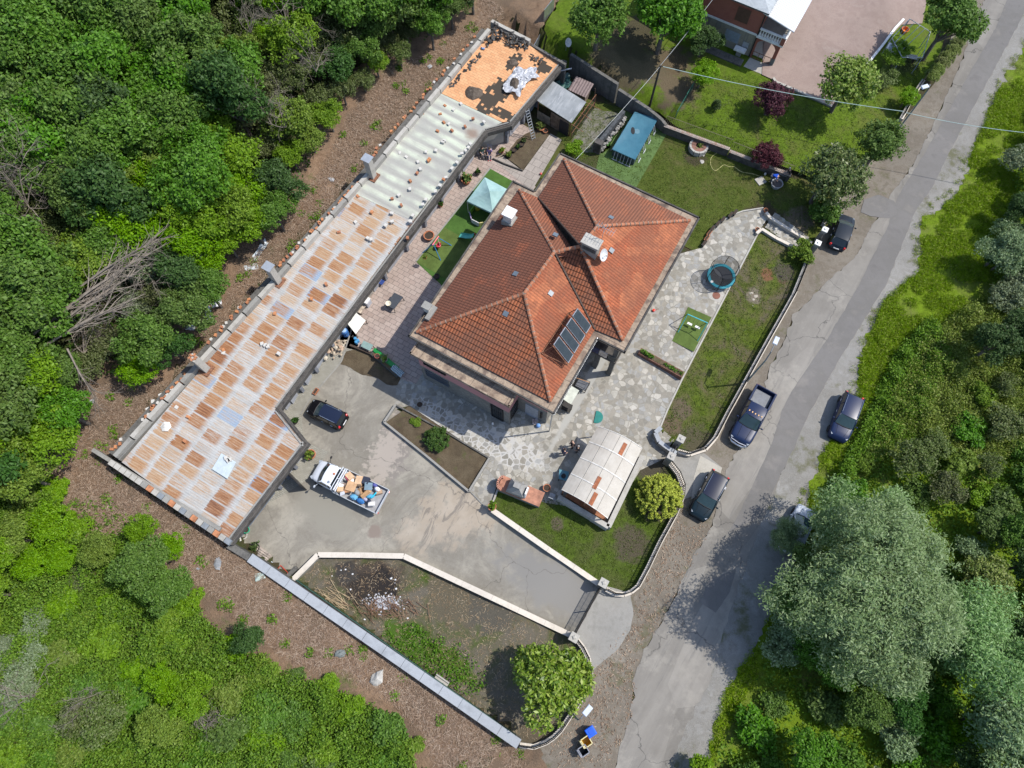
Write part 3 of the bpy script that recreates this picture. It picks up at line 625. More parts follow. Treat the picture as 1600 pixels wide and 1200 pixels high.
MB().tube([w2(a4-.06, b5-.02, 6.6), w2(a4-.06, b3+.1, 6.6)], .09, 8).build('gutter_pipe', steel, villa)
# ---------------------------------------------------------------- solar panels, dish, aerial
SP = thing('solar_panel_array', 'four dark solar panels tilted on an iron frame on the red roof', 'solar panels', onroof(893, 525, 'S D P2 P1'))
zlo, zhi = 7.75, 9.0
ta, tb = at(903, 481, zhi), at(864, 540, zhi); la, lb = at(924, 508, zlo), at(887, 569, zlo)
for k in range(4):
    f0, f1 = k/4+.012, (k+1)/4-.03
    A, B, Cc, D = ta.lerp(tb, f0), ta.lerp(tb, f1), la.lerp(lb, f1), la.lerp(lb, f0); nn = (B-A).cross(D-A).normalized()
    if nn.z < 0: nn = -nn
    m = MB(); m.add([A, B, Cc, D, A-nn*.1, B-nn*.1, Cc-nn*.1, D-nn*.1], [(0, 1, 2, 3), (7, 6, 5, 4), (0, 4, 5, 1), (1, 5, 6, 2), (2, 6, 7, 3), (3, 7, 4, 0)], 0)
    pn = m.build('panel', steel, SP)
    ins = lambda p: p.lerp((A+Cc)/2, .05)+nn*.006
    m = MB(); m.add([ins(A), ins(B), ins(Cc), ins(D)], [(0, 1, 2, 3)])
    g = m.build('absorber', mottled('absorber_%d' % k, [(.02, .028, .034), (.035, .045, .052), (.026, .034, .04)], 1.4, .12, 30, 0, .01, None, .1) if k == 0 else bpy.data.materials['absorber_0'], None, org=(0, 0, 0), world=False)
    g.parent = pn; g.location = -SP.location
m = MB()
ra, rb = onroof(889, 489, 'S D P2 P1', .1), onroof(846, 552, 'S D P2 P1', .1)
m.tube([ra, rb], .05); 
for k in range(5):
    f = k/4; h = ta.lerp(tb, f)-Vector((0, 0, .12)); l = la.lerp(lb, f)-Vector((0, 0, .12)); r = ra.lerp(rb, f)
    m.tube([r, h], .035); m.tube([h, l], .035); m.tube([r, l-Vector((0, 0, .1))], .035)
m.tube([la-Vector((0, 0, .15)), lb-Vector((0, 0, .15))], .05); m.tube([ta-Vector((0, 0, .14)), tb-Vector((0, 0, .14))], .04)
m.build('frame', rustiron, SP)
def dish(p, r, aim, label, mast=.8):
    t = thing('satellite_dish', label, 'satellite dish', p)
    M = Vector(aim).to_track_quat('Z', 'Y').to_matrix().to_4x4(); c = p+Vector((0, 0, mast))
    m = MB(Matrix.Translation(c+Vector(aim).normalized()*.15) @ M); m.lathe([(.02, 0), (r*.5, r*.06), (r*.85, r*.2), (r, r*.3), (r*.98, r*.3), (r*.83, r*.17), (.02, -.03)], (0, 0, 0), 20)
    m.build('reflector', plain((.55, .56, .57), .5), t, smooth=True)
    f = c+Vector(aim).normalized()*(r*1.1)
    MB().tube([c+Vector(aim).normalized()*.15-Vector((0, 0, r*.9)), f], .018).build('arm', steel, t); MB().box(f, (.1, .1, .16)).build('receiver', offwhite, t)
    MB().tube([p, c], .03).build('mast', steel, t)
pd = onroof(937, 405, 'C E P4 P3'); dish(pd, .5, (.75, -.45, .55), 'grey satellite dish beside the concrete chimney on the villa roof', .7)
pm = onroof(937, 389, 'C E P4 P3')
t = thing('television_aerial', 'thin rooftop television aerial beside the concrete chimney', 'aerial', pm)
MB().tube([pm, pm+Vector((0, 0, 3.2))], .025).build('mast', steel, t)
m = MB(); m.tube([pm+Vector((-.5, .3, 3.0)), pm+Vector((.7, -.4, 3.0))], .018)
for k in range(7): c = pm+Vector((-.5+.2*k, .3-.117*k, 3.0)); m.tube([c-Vector((.2, .34, 0)), c+Vector((.2, .34, 0))], .012, 4)
m.build('yagi', steel, t)
# laundry on the balcony rail
for k, (f0, f1, mt, lb) in enumerate(((.02, .34, plain((.05, .055, .11), .9), 'navy blue duvet hung over the balcony rail'), (.36, .66, plain((.6, .53, .45), .9, var=.3), 'cream blanket hung over the balcony rail'), (.7, .95, plain((.1, .1, .09), .9), 'dark grey cloth hung over the balcony rail'))):
    A = w2(a4-.5+(a2-a4)*f0, b3+.3, 4.24); B = w2(a4-.5+(a2-a4)*f1, b3+.3, 4.24); m = MB(); N = 8
    for side, dz in ((-1, .75), (1, .5)):
        vs = []
        for i in range(N+1):
            p = A.lerp(B, i/N)
            for j in range(4): vs.append(p+U2*side*(.05+.012*j+.02*sin(i*1.9+j))-Vector((0, 0, dz*j/3)))
        m.add(vs, [(i*4+j, (i+1)*4+j, (i+1)*4+j+1, i*4+j+1) for i in range(N) for j in range(3)])
    m.add([A-U2*.05, B-U2*.05, B+U2*.05, A+U2*.05], [(0, 1, 2, 3)])
    tag(m.build('hung_cloth', mt), lb, 'laundry')
# ---------------------------------------------------------------- the long shed
def rust_mat():
    n = NT('rusty_corrugated'); v = n.co(rz=-ANG); o = n.co()
    bw, bh = 1.86, 1.04
    sp = n.nd('SeparateXYZ', {0: v}); x = n.ma('DIVIDE', sp.outputs[0], bw); cu = n.ma('FLOOR', x); fu = n.ma('SUBTRACT', x, cu)
    ro = n.nd('TexWhiteNoise', {1: cu}, noise_dimensions='1D').outputs[0]
    y = n.ma('ADD', n.ma('DIVIDE', sp.outputs[1], bh), ro); cw = n.ma('FLOOR', y); fw = n.ma('SUBTRACT', y, cw)
    cv = n.nd('CombineXYZ', {0: cu, 1: cw}).outputs[0]
    wn = n.nd('SeparateColor', {0: n.nd('TexWhiteNoise', {0: cv}, noise_dimensions='2D').outputs[1]}); cell, c2, c3 = wn.outputs
    st = n.nd('Mapping', {0: v, 'Scale': (.5, 6.0, 1)}).outputs[0]
    streak = n.noise(st, 1.5, 7, .78); s0 = n.ma('SUBTRACT', streak, .5); big = n.noise(o, .11, 3)
    fu2 = n.ma('ADD', fu, n.ma('MULTIPLY', s0, .75)); fu2 = n.ma('ADD', fu2, n.ma('MULTIPLY', n.ma('SUBTRACT', c2, .5), .12))
    em = n.ma('MULTIPLY', n.ramp(fu2, [(.02, 0.0), (.1, 1.0), (.72, 1.0), (.95, 0.0)]), n.ramp(n.ma('ADD', fw, n.ma('MULTIPLY', s0, .05)), [(.04, 0.0), (.09, 1.0), (.93, 1.0), (.97, 0.0)]))
    rr_ = n.ma('MULTIPLY', n.ma('MULTIPLY', n.ramp(fu2, [(.02, 0.0), (.1, 1.0), (.8, 1.0), (.97, 0.0)]), n.ramp(fw, [(.02, 0.3), (.1, 1.0), (.9, 1.0), (.98, .3)])), .5)
    amt = n.ma('ADD', n.ma('ADD', n.ma('MULTIPLY', cell, .8), n.ma('MULTIPLY', s0, 2.4)), n.ma('MULTIPLY', n.ma('SUBTRACT', big, .5), 1.0))
    amt = n.ma('ADD', amt, n.ma('MULTIPLY', n.blob(LP(555, 405), (6, 3.2, ANG+1.57), o, .7, .3), .3))
    rust = n.ma('MULTIPLY', em, n.ramp(amt, [(-.0, .12), (.12, .5), (.4, .92), (.8, 1.0)]))
    run = n.noise(n.nd('Mapping', {0: v, 'Scale': (.22, 2.2, 1)}).outputs[0], 1.0, 7, .72)
    rust = n.ma('MAXIMUM', rust, n.ma('MULTIPLY', n.ramp(n.ma('ADD', run, n.ma('MULTIPLY', n.ma('SUBTRACT', big, .5), .5)), [(.54, 0.0), (.68, 1.0)]), .6))
    rust = n.ma('MAXIMUM', rust, n.ma('MULTIPLY', rr_, n.ramp(amt, [(.1, 0.0), (.5, 1.0)])))
    zinc = n.mix(n.ramp(c3, [(.965, 0.0), (.97, 1.0)]), n.mix(n.ramp(n.noise(n.nd('Mapping', {0: v, 'Scale': (.4, 2, 1)}).outputs[0], .9, 5, .7), [(.35, 0.0), (.65, 1.0)]), (.32, .32, .31), (.43, .43, .42)), (.24, .31, .4))
    rc = n.ramp(n.ma('ADD', n.ma('MULTIPLY', s0, 1.5), n.ma('ADD', n.ma('MULTIPLY', cell, .5), n.ma('MULTIPLY', c2, .4))), [(.1, (.42, .33, .245)), (.32, (.38, .255, .155)), (.52, (.335, .188, .098)), (.74, (.26, .112, .045)), (.95, (.15, .065, .036))])
    c = n.mix(rust, zinc, rc)
    w = n.nd('TexWave', {'Vector': v, 'Scale': 1.7, 'Distortion': 0}, wave_type='BANDS', bands_direction='Y').outputs[0]
    c = n.mix(.22, c, n.ramp(w, [(0, .62), (.6, 1.05)]), 'MULTIPLY')
    c = n.mix(.4, c, n.ramp(n.noise(o, 9, 5, .7), [(.3, .7), (.7, 1.1)]), 'MULTIPLY')
    return n.fin(c, .65, w, .25, .03, .3)
def pale_mat():
    n = NT('fibre_cement_sheet'); v = n.co(rz=-ANG); o = n.co()
    br = n.nd('TexBrick', {'Vector': v, 'Scale': 1.0, 'Color1': (0, 0, 0), 'Color2': (1, 1, 1), 'Mortar': (.5, .5, .5), 'Mortar Size': .0, 'Brick Width': 30, 'Row Height': 1.05}, offset=0).outputs[0]
    sep = n.nd('SeparateXYZ', {0: v})
    w = n.nd('TexWave', {'Vector': v, 'Scale': .3, 'Distortion': .25, 'Detail': 2}, wave_type='BANDS', bands_direction='Y').outputs[0]
    st = n.noise(n.nd('Mapping', {0: v, 'Scale': (.18, 2.6, 1)}).outputs[0], 1.0, 6, .7)
    c = n.ramp(n.ma('ADD', n.ma('MULTIPLY', w, .35), n.ma('MULTIPLY', st, .75)), [(.3, (.29, .285, .26)), (.5, (.37, .37, .33)), (.62, (.44, .46, .385)), (.75, (.48, .52, .42))])
    g = n.ramp(n.noise(o, .28, 5, .6), [(.45, 0.0), (.62, .85)])
    c = n.mix(g, c, (.31, .305, .28))
    c = n.mix(n.ma('MULTIPLY', n.blob(LP(738, 208), .8, o, .8, .3), .8), c, (.22, .15, .11))
    c = n.mix(n.ramp(n.noise(n.nd('Mapping', {0: v, 'Scale': (.5, 4, 1)}).outputs[0], .8, 6, .7), [(.56, 0.0), (.72, .5)]), c, (.25, .24, .22))
    c = n.mix(.3, c, n.ramp(n.noise(o, 10, 4, .7), [(.3, .7), (.7, 1.1)]), 'MULTIPLY')
    return n.fin(c, .8, w, .4, .08, .2)
def slab_tile_mat():
    n = NT('terracotta_slabs'); v = n.co(rz=-ANG); o = n.co()
    b = n.nd('TexBrick', {'Vector': v, 'Scale': 1.0, 'Color1': (.54, .27, .13), 'Color2': (.63, .35, .18), 'Mortar': (.28, .17, .1), 'Mortar Size': .012, 'Brick Width': .5, 'Row Height': .27}, offset=.5)
    vq = n.nd('VectorMath', {0: v, 1: (.25, .27, 1)}, operation='SNAP').outputs[0]
    c = n.mix(.35, b.outputs[0], n.ramp(n.noise(o, 2, 6, .7), [(.3, .6), (.7, 1.12)]), 'MULTIPLY')
    RL = lambda x, y: Matrix.Rotation(-ANG, 3, 'Z') @ LP(x, y)
    area = n.ma('MAXIMUM', n.ma('MAXIMUM', n.blob(RL(770, 150), (3.6, 1.3, 1.5), vq, .6, .3), n.blob(RL(785, 178), (2.2, .8, 0), vq, .6, .4)), n.ma('MAXIMUM', n.blob(RL(845, 105), (1.1, 1.0, 0), vq, .6, .4), n.blob(RL(800, 98), (.8, 1.4, 0), vq, .6, .3)))
    msk = n.ramp(n.ma('MULTIPLY', area, n.ma('ADD', n.ma('MULTIPLY', n.noise(vq, 2.1, 3, .7), 2.2), -.42)), [(.4, 0.0), (.43, 1.0)])
    c = n.mix(msk, c, (.055, .045, .035))
    return n.fin(c, .85, b.outputs[1], -.3, .02, .2)
zb, zf = 3.55, 3.1
SO = at(500, 480, 0)
def LP(px, py, z=3.3): return at(px, py, z)-SO
shed = thing('long_shed', 'long low outbuilding with a rusty corrugated roof along the wooded slope', 'outbuilding', SO)
def roofsheet(name, pts, mat):
    m = MB(); vs = [at(x, y, z) for x, y, z in pts]; n = len(vs)
    vs += [p-Vector((0, 0, .14)) for p in vs]
    m.add(vs, [tuple(range(n))]+[tuple(range(2*n-1, n-1, -1))]+[(i, n+i, n+(i+1) % n, (i+1) % n) for i in range(n)])
    o = m.build(name, mat, shed)
    if o.data.polygons[0].normal.z < 0: o.data.flip_normals()
    return o
roofsheet('rusty_roof', [(190, 722, zb), (357, 843, zf), (474, 690, zf), (429, 640, zf), (645, 345, zf), (551, 301, zb)], rust_mat())
roofsheet('pale_roof', [(551, 301, zb+.02), (645, 345, zf+.02), (757, 204, zf+.02), (785, 191, zf+.02), (690, 146, zb+.02)], pale_mat())
roofsheet('terracotta_terrace', [(690, 146, zb+.05), (785, 191, zf+.05), (798, 189, zf+.05), (876, 98, zf+.05), (826, 66, zb+.05), (775, 40, zb+.05)], slab_tile_mat())
FL = [(362, 847), (479, 694), (436, 640), (760, 207), (799, 196), (882, 98)]
m = MB(); pts = [at(x, y, 3.0) for x, y in FL]
for a, b in zip(pts, pts[1:]): m.seg(a, b, .34, 2.6, 3.12, 0); m.tube([a+Vector((0, 0, .12)), b+Vector((0, 0, .12))], .09, 6, 1)
for p in pts: m.box((p.x, p.y, 2.86), (.36, .36, .56), ANG)
m.build('front_beam', [dark_conc, mottled('stained_beam', [(.04, .036, .034), (.1, .09, .08), (.06, .054, .05)], 2.2)], shed)
m = MB()
for a, b in zip(pts, pts[1:]): m.seg(a, b, .12, 3.1, 3.2, 0, .28)
m.build('edge_flashing', conc, shed)
# front wall set back under the beam
wpt = []
for i, p in enumerate(pts):
    wpt.append(p)
inn = -U1*.85
WL = [pts[0]+inn*1.0, pts[1]+inn-U2*.7*0, pts[2]+inn, pts[3]+inn, pts[4]+inn, pts[5]+inn]
for i in (0, 2, 3, 4):
    a, b = WL[i], WL[i+1]
    MB().seg(a, b, .25, -.2, 2.15, 0, .12).build('wall', offwhite if i == 0 else conc_l, shed)
    MB().seg(a, b, .27, 2.15, 2.75, 0, .12).build('pink_band', pink, shed)
a, b = WL[1], WL[2]; MB().seg(a, b, .25, -.2, 2.75, 0, .12).build('wall', conc_l, shed)
def door(i, t0, t1, mat, z1=2.1, off=-.04, nm='door'):
    a, b = WL[i].lerp(WL[i+1], t0), WL[i].lerp(WL[i+1], t1)
    o = MB().seg(a, b, .08, .02, z1, 0, off).build(nm, mat, shed)
    m = MB(); L = (b-a).length
    for k in range(1, int(L/.35)): c = a.lerp(b, k*.35/L); m.seg(c-(b-a).normalized()*.015, c+(b-a).normalized()*.015, .1, .05, z1-.03, 0, off)
    return o
door(0, .05, .52, plain((.16, .19, .24), .5, var=.08), 2.3, nm='roller_door')
door(0, .6, .66, greydoor); door(0, .72, .78, greydoor); door(0, .84, .95, greydoor)
for t0, t1 in ((.02, .06), (.1, .13), (.17, .21), (.25, .30), (.43, .47), (.5, .585), (.6, .68), (.695, .77), (.785, .86), (.9, .96)): door(2, t0, t1, greydoor, 2.15)
for t0, t1 in ((.1, .3), (.4, .55)): door(4, t0, t1, greydoor, 2.15)
for i, ks in ((2, (.085, .15, .23, .315, .48, .59, .685, .775, .87, .98)), (0, (.58, .69, .8)), (4, (.02, .33, .6))):
    for t in ks: c = WL[i].lerp(WL[i+1], t)-inn*.25; MB().box((c.x, c.y, 1.3), (.28, .28, 2.6), ANG).build('pillar', plain((.2, .21, .24), .8, var=.3), shed)
# doors left standing open
for px, py, rz in ((424, 628, 1.2), (440, 612, 1.2), (462, 583, 1.2), (477, 562, 1.2)):
    p = G(px+22, py+12); MB().box((p.x, p.y, 1.05), (.06, .9, 2.05), ANG+rz-pi/2+.5).build('open_door', greydoor, shed)
# side and back walls
MB().seg(at(172, 728, 0), at(362, 847, 0), .3, -.2, 3.4, 0, .6).build('wall', conc, shed)
BK = [(176, 712), (425, 438), (580, 262), (762, 45)]
bk = [at(x, y, 3.9) for x, y in BK]
m = MB()
for a, b in zip(bk, bk[1:]): m.seg(a, b, .3, -.3, 3.5, 0, -.25)
m.build('back_wall', conc, shed)
m = MB()
for a, b in zip(bk, bk[1:]): m.seg(a, b, .55, 3.5, 3.62, 0, .42)
m.build('back_ledge', conc_d, shed)
for a, b in zip(bk, bk[1:]):
    k = int((b-a).length/1.75)
    for i in range(k):
        p0, p1 = a.lerp(b, (i+.03)/k), a.lerp(b, (i+.97)/k)
        MB().seg(p0, p1, .36, 3.5, 4.0+.05*((i*7) % 3), 0, -.2).build('coping_block', conc_l if (i*5) % 4 else conc, shed)
sw = [at(168, 722, 3.7), at(358, 850, 3.5)]
k = 22
for i in range(k):
    p0, p1 = sw[0].lerp(sw[1], (i+.05)/k), sw[0].lerp(sw[1], (i+.95)/k)
    MB().seg(p0, p1, .42, 3.15, 3.6-.2*i/k, 0, .1).build('coping_block', (conc_l, brickm, conc, plain((.2, .22, .24), .9))[(0 if i < 6 else (i*7) % 4)], shed)
ne = [at(768, 32, 3.9), at(828, 64, 3.8), at(884, 99, 3.6)]
MB().seg(ne[0], ne[1], .35, -.2, 3.9).build('parapet', conc_l, shed); MB().seg(ne[1], ne[2], .25, -.2, 3.5).build('parapet', conc_d, shed)
for (px, py, tx, ty, cap, s) in ((582, 276, 570, 239, alu, 1.0), (434, 440, 408, 404, alu, 1.0), (322, 577, 294, 549, brickm, 1.0)):
    p = at(px, py, 3.5); c = MB().box((p.x, p.y, 4.75), (.62, .55, 2.6), ANG).build('chimney', conc_l, shed)
    m = MB(); m.box((p.x, p.y, 6.12), (.86, .8, .08), ANG)
    if cap is brickm:
        m = MB()
        for i in range(6): m.box((p.x+.25*cos(i*1.1), p.y+.22*sin(i*1.1), 6.12), (.22, .13, .13), i*1.3)
    k = m.build('chimney_cap', [cap], None, org=(0, 0, 0), world=False); k.parent = c; k.location = -SO
    for dx in (-1, 1): pass
    m = MB(); m.box((p.x, p.y, 3.55), (1.1, 1.0, .12), ANG); k = m.build('flashing', rustiron, None, org=(0, 0, 0), world=False); k.parent = c; k.location = -SO
# ---------------------------------------------------------------- vegetation
def leaf_mat(name, cols, trans=.3, rough=.55, spec=.25):
    n = NT(name); g = n.nd('NewGeometry').outputs['Random Per Island']; oi = n.nd('ObjectInfo').outputs['Random']
    k = len(cols); c = n.ramp(g, [(i/(k-1)*.9+.05, q) for i, q in enumerate(cols)])
    hs = n.nd('HueSaturation', {'Hue': n.ma('ADD', .485, n.ma('MULTIPLY', oi, .03)), 'Saturation': n.ma('ADD', .88, n.ma('MULTIPLY', oi, .2)), 'Value': n.ma('ADD', .88, n.ma('MULTIPLY', oi, .26)), 'Color': c}).outputs[0]
    n.fin(hs, rough, spec=spec)
    tr = n.nd('BsdfTranslucent', {0: hs}); mx = n.nd('MixShader', {0: trans, 1: n.b.outputs[0], 2: tr.outputs[0]})
    n.t.links.new(mx.outputs[0], n.out.inputs[0]); return n.mat
def leaf_mesh(name, C, r, per, size, rng, mat, up=.6, asp=.55, outc=None, droop=0):
    C = np.asarray(C, float); n = len(C)*per
    pos = np.repeat(C, per, 0)+np.clip(rng.normal(0, 1, (n, 3)), -1.7, 1.7)*np.asarray(r)*.55
    nr = rng.normal(0, 1, (n, 3)); nr /= np.linalg.norm(nr, axis=1, keepdims=True)
    nr[:, 2] += up
    if outc is not None:
        o = pos-np.asarray(outc); o /= np.linalg.norm(o, axis=1, keepdims=True)+1e-6; nr += o*.6
    nr /= np.linalg.norm(nr, axis=1, keepdims=True)
    t = rng.normal(0, 1, (n, 3)); t[:, 2] -= droop; t -= nr*(t*nr).sum(1, keepdims=True); t /= np.linalg.norm(t, axis=1, keepdims=True)
    b = np.cross(nr, t); s = size*rng.uniform(.6, 1.35, (n, 1))
    V = np.stack([pos-t*s*.5, pos+b*s*asp*.5+nr*s*.06, pos+t*s*.5, pos-b*s*asp*.5+nr*s*.06], 1).reshape(-1, 3)
    me = bpy.data.meshes.new(name); me.vertices.add(n*4); me.vertices.foreach_set('co', V.ravel())
    me.loops.add(n*4); me.loops.foreach_set('vertex_index', np.arange(n*4, dtype=np.int32))
    me.polygons.add(n); me.polygons.foreach_set('loop_start', np.arange(0, n*4, 4, dtype=np.int32))
    me.update(calc_edges=True); me.materials.append(mat); return me
def sphere_pts(rng, n, upper=.35):
    d = rng.normal(0, 1, (n*6+20, 3)); d /= np.linalg.norm(d, axis=1, keepdims=True)
    return d[d[:, 2] > -upper][:n]
LM = dict(
 broad=leaf_mat('leaf_broad', [(.045, .105, .009), (.075, .165, .013), (.105, .21, .02), (.135, .235, .045)], .32),
 deep=leaf_mat('leaf_deep', [(.028, .068, .012), (.044, .1, .018), (.062, .125, .026)], .25),
 lime=leaf_mat('leaf_lime', [(.09, .175, .006), (.13, .235, .009), (.175, .29, .014), (.2, .31, .03)], .38),
 olive=leaf_mat('leaf_olive', [(.07, .1, .022), (.1, .138, .032), (.13, .165, .05), (.16, .18, .08)], .28),
 sage=leaf_mat('leaf_sage', [(.11, .16, .06), (.155, .22, .095), (.2, .27, .13), (.26, .33, .19)], .3),
 willow=leaf_mat('leaf_willow', [(.11, .2, .05), (.165, .285, .085), (.225, .36, .13), (.32, .44, .21)], .35),
 magnolia=leaf_mat('leaf_magnolia', [(.065, .12, .01), (.14, .22, .018), (.21, .29, .03), (.29, .34, .08)], .25, .4, .35),
 cherry=leaf_mat('leaf_cherry', [(.05, .1, .016), (.085, .15, .024), (.14, .2, .045), (.2, .24, .09)], .25, .45, .3),
 maple=leaf_mat('leaf_maple', [(.032, .009, .014), (.062, .017, .028), (.095, .026, .042), (.125, .04, .055)], .25),
 thuja=leaf_mat('leaf_thuja', [(.19, .26, .006), (.29, .37, .01), (.37, .45, .016), (.44, .5, .05)], .2),
 yew=leaf_mat('leaf_yew', [(.025, .055, .01), (.042, .085, .014), (.07, .115, .02)], .15),
 hedge=leaf_mat('leaf_hedge', [(.09, .145, .018), (.145, .21, .032), (.2, .25, .05), (.25, .29, .1)], .25))
bark = mottled('bark', [(.09, .075, .06), (.15, .13, .11), (.19, .17, .145)], 3, .95, 14, .5, .03)
twig = plain((.2, .17, .14), .9, var=.3)
PROT = {}
def proto(kind, R, zc, vz, lobes, clumps, per, leaf, mat, seed, up=.6, cr=.3, asp=.55, trunk=True, ls=.68, droop=0):
    rng = np.random.default_rng(seed); C = []
    L = [np.zeros(3)]
    d = sphere_pts(rng, lobes, .2)
    for i in range(lobes):
        lc = d[i]*np.array([R*ls, R*ls, vz*(ls-.1)])*rng.uniform(.68, 1.2); lr = R*rng.uniform(.94-ls, 1.14-ls); L.append(lc)
        q = sphere_pts(rng, clumps, .45); k = rng.uniform(.72, 1.05, (len(q), 1))
        C.append(lc+q*k*np.array([lr, lr, lr*vz/R]))
    q = sphere_pts(rng, clumps*2, .6); C.append(q*rng.uniform(.2, .75, (len(q), 1))*np.array([R, R, vz])*.8)
    C = np.concatenate(C)+np.array([0, 0, zc])
    me = leaf_mesh('crown_'+kind, C, cr, per, leaf, rng, LM[mat], up, asp, (0, 0, zc-vz*.3), droop)
    tm = None
    if trunk:
        m = MB(); rr = random.Random(seed)
        m.tube([(0, 0, -.4), (.05, .03, zc*.4), (0, 0, zc)], [R*.06+.04, R*.05+.03, R*.025+.02], 7)
        for lc in L[1:]:
            m.tube([(0, 0, zc*.45), tuple(lc*.5+np.array([0, 0, zc*.8])), tuple(lc*.95+np.array([0, 0, zc]))], [R*.03+.02, R*.02+.015, .012], 5)
        tm = bpy.data.meshes.new('trunk_'+kind); tm.from_pydata(m.v, [], m.f); tm.materials.append(bark)
    PROT.setdefault(kind, []).append((me, tm, R, zc))
for s in range(3):
    proto('broad', 2.7, 4.6, 2.2, 11, 34, 24, .25, 'broad', 10+s, .7, .34)
    proto('lime', 2.1, 3.4, 1.9, 9, 30, 20, .21, 'lime', 20+s, .6, .3)
for s in range(2):
    proto('deep', 2.7, 4.4, 2.4, 10, 32, 22, .25, 'deep', 30+s, .6, .34)
    proto('olive', 1.9, 2.4, 1.5, 7, 26, 15, .2, 'olive', 40+s, .4, .3)
    proto('bush_broad', 1.5, 1.1, 1.1, 7, 22, 15, .24, 'broad', 50+s, .6, .24, trunk=False)
    proto('bush_lime', 1.4, 1.1, 1.1, 7, 22, 15, .22, 'lime', 60+s, .6, .22, trunk=False)
    proto('bush_sage', 1.7, 1.6, 1.3, 7, 24, 16, .2, 'sage', 70+s, .4, .25, trunk=False)
def plant(kind, px, py, sc=1.0, name='tree', label=None, cat='tree', group=None, f=T, var=0, R=None, zs=1.0, rot=None, sink=0, parts=True):
    P = PROT[kind]; me, tm, r0, zc = P[var % len(P)]
    if R: sc = R/r0
    p = G(px, py, f, zc*sc*zs); 
    t = thing(name, label, cat, (p.x, p.y, p.z-sink), rnd.random()*6.3 if rot is None else rot, group)
    t.scale = (sc, sc, sc*zs)
    c = bpy.data.objects.new('foliage' if tm is None else 'crown', me); COL.objects.link(c); c.parent = t
    if tm is not None:
        k = bpy.data.objects.new('trunk', tm); COL.objects.link(k); k.parent = t
    return t
def fill(poly, n, mind, seed):
    r = random.Random(seed); xs = [p[0] for p in poly]; ys = [p[1] for p in poly]; out = []; tries = 0
    while len(out) < n and tries < 20000:
        tries += 1; p = (r.uniform(min(xs), max(xs)), r.uniform(min(ys), max(ys)))
        if inside(p, poly):
            w = at(*p, 3)
            if all((w-o[1]).length > mind for o in out): out.append((p, w))
    return [o[0] for o in out]
FA = [(-70, -90), (745, -90), (738, 4), (652, 70), (590, 105), (535, 158), (490, 250), (434, 330), (362, 398), (318, 465), (276, 530), (258, 566), (215, 585), (160, 592), (112, 632), (78, 690), (40, 745), (-70, 790)]
DEADZ = [(20, 550), (55, 500), (150, 420), (215, 375), (290, 365), (270, 430), (200, 500), (120, 570)]
LIME = [(300, 280, 95), (440, 50, 60), (475, 195, 50), (330, 370, 60), (230, 330, 60), (60, 640, 60), (395, 160, 40), (350, 240, 70), (560, 70, 45), (270, 480, 45), (20, 720, 60)]
OLV = [(70, 340, 65), (340, 30, 60), (430, 120, 55), (410, 210, 45), (480, 110, 45), (560, 130, 40), (620, 60, 40), (215, 440, 45), (140, 540, 45), (530, 40, 40)]
WG = 'trees of the dense wood on the hillside'
for i, (x, y) in enumerate(fill(FA, 250, 2.15, 5)):
    r = rnd.random(); edge = 0
    if any(hypot(x-a, y-b) < c for a, b, c in OLV): k = 'olive'
    elif any(hypot(x-a, y-b) < c for a, b, c in LIME): k = 'lime' if r < .85 else 'broad'
    else: k = 'broad' if r < .72 else 'deep' if r < .9 else 'lime'
    if inside((x, y), DEADZ): k = 'bush_broad' if r < .6 else 'bush_sage'
    e = min(hypot(x-a, y-b) for a, b in FA[2:14])
    sc = rnd.uniform(.8, 1.2)*(.72 if e < 45 else .9 if e < 90 else 1.05)
    lab = {'broad': 'mid green leafy tree among many in the dense wood on the hillside', 'deep': 'dark green leafy tree among many in the dense wood on the hillside',
           'lime': 'bright lime green leafy tree among many in the dense wood on the hillside', 'olive': 'dull olive thinly leaved shrub among the trees on the hillside',
           'bush_broad': 'low green bush under the felled tree on the hillside', 'bush_sage': 'low greyish bush under the felled tree on the hillside'}[k]
    plant(k, x, y, sc, 'woodland_tree', lab, 'tree', WG, T, i, zs=rnd.uniform(.85, 1.15))
FB = [(-70, 790), (40, 740), (92, 775), (140, 845), (205, 838), (275, 905), (330, 975), (420, 1040), (510, 1075), (585, 1105), (640, 1160), (665, 1280), (-70, 1280)]
SG = 'shrubs of the overgrown slope'
for i, (x, y) in enumerate(fill(FB, 85, 1.9, 8)):
    r = rnd.random()
    if hypot(x-30, y-1040) < 70 or hypot(x-90, y-1075) < 40: k = 'bush_sage'
    elif x < 110 and y < 960: k = 'lime' if r < .6 else 'bush_lime'
    elif hypot(x-260, y-1095) < 45: k = 'lime'
    elif 150 < x < 300 and 850 < y < 1000: k = 'bush_lime' if r < .5 else 'broad' if r < .75 else 'lime'
    elif x < 260: k = 'bush_lime' if r < .5 else 'bush_broad' if r < .85 else 'olive'
    else: k = 'bush_broad' if r < .55 else 'bush_lime'
    lab = {'bush_sage': 'grey green shrub at the lower left edge of the overgrown slope', 'lime': 'bright lime green young tree on the overgrown lower left slope', 'broad': 'mid green young tree on the overgrown lower left slope',
           'bush_lime': 'bright lime green low shrub on the overgrown lower left slope', 'bush_broad': 'mid green low shrub on the overgrown lower left slope', 'olive': 'dull olive shrub on the overgrown lower left slope'}[k]
    tr = k in ('lime', 'broad')
    plant(k, x, y, rnd.uniform(.6, .85) if tr else rnd.uniform(.55, 1.1), 'young_tree' if tr else 'shrub', lab, 'tree' if tr else 'shrub', SG, T, i, zs=rnd.uniform(.75, 1) if tr else rnd.uniform(.45, .75))
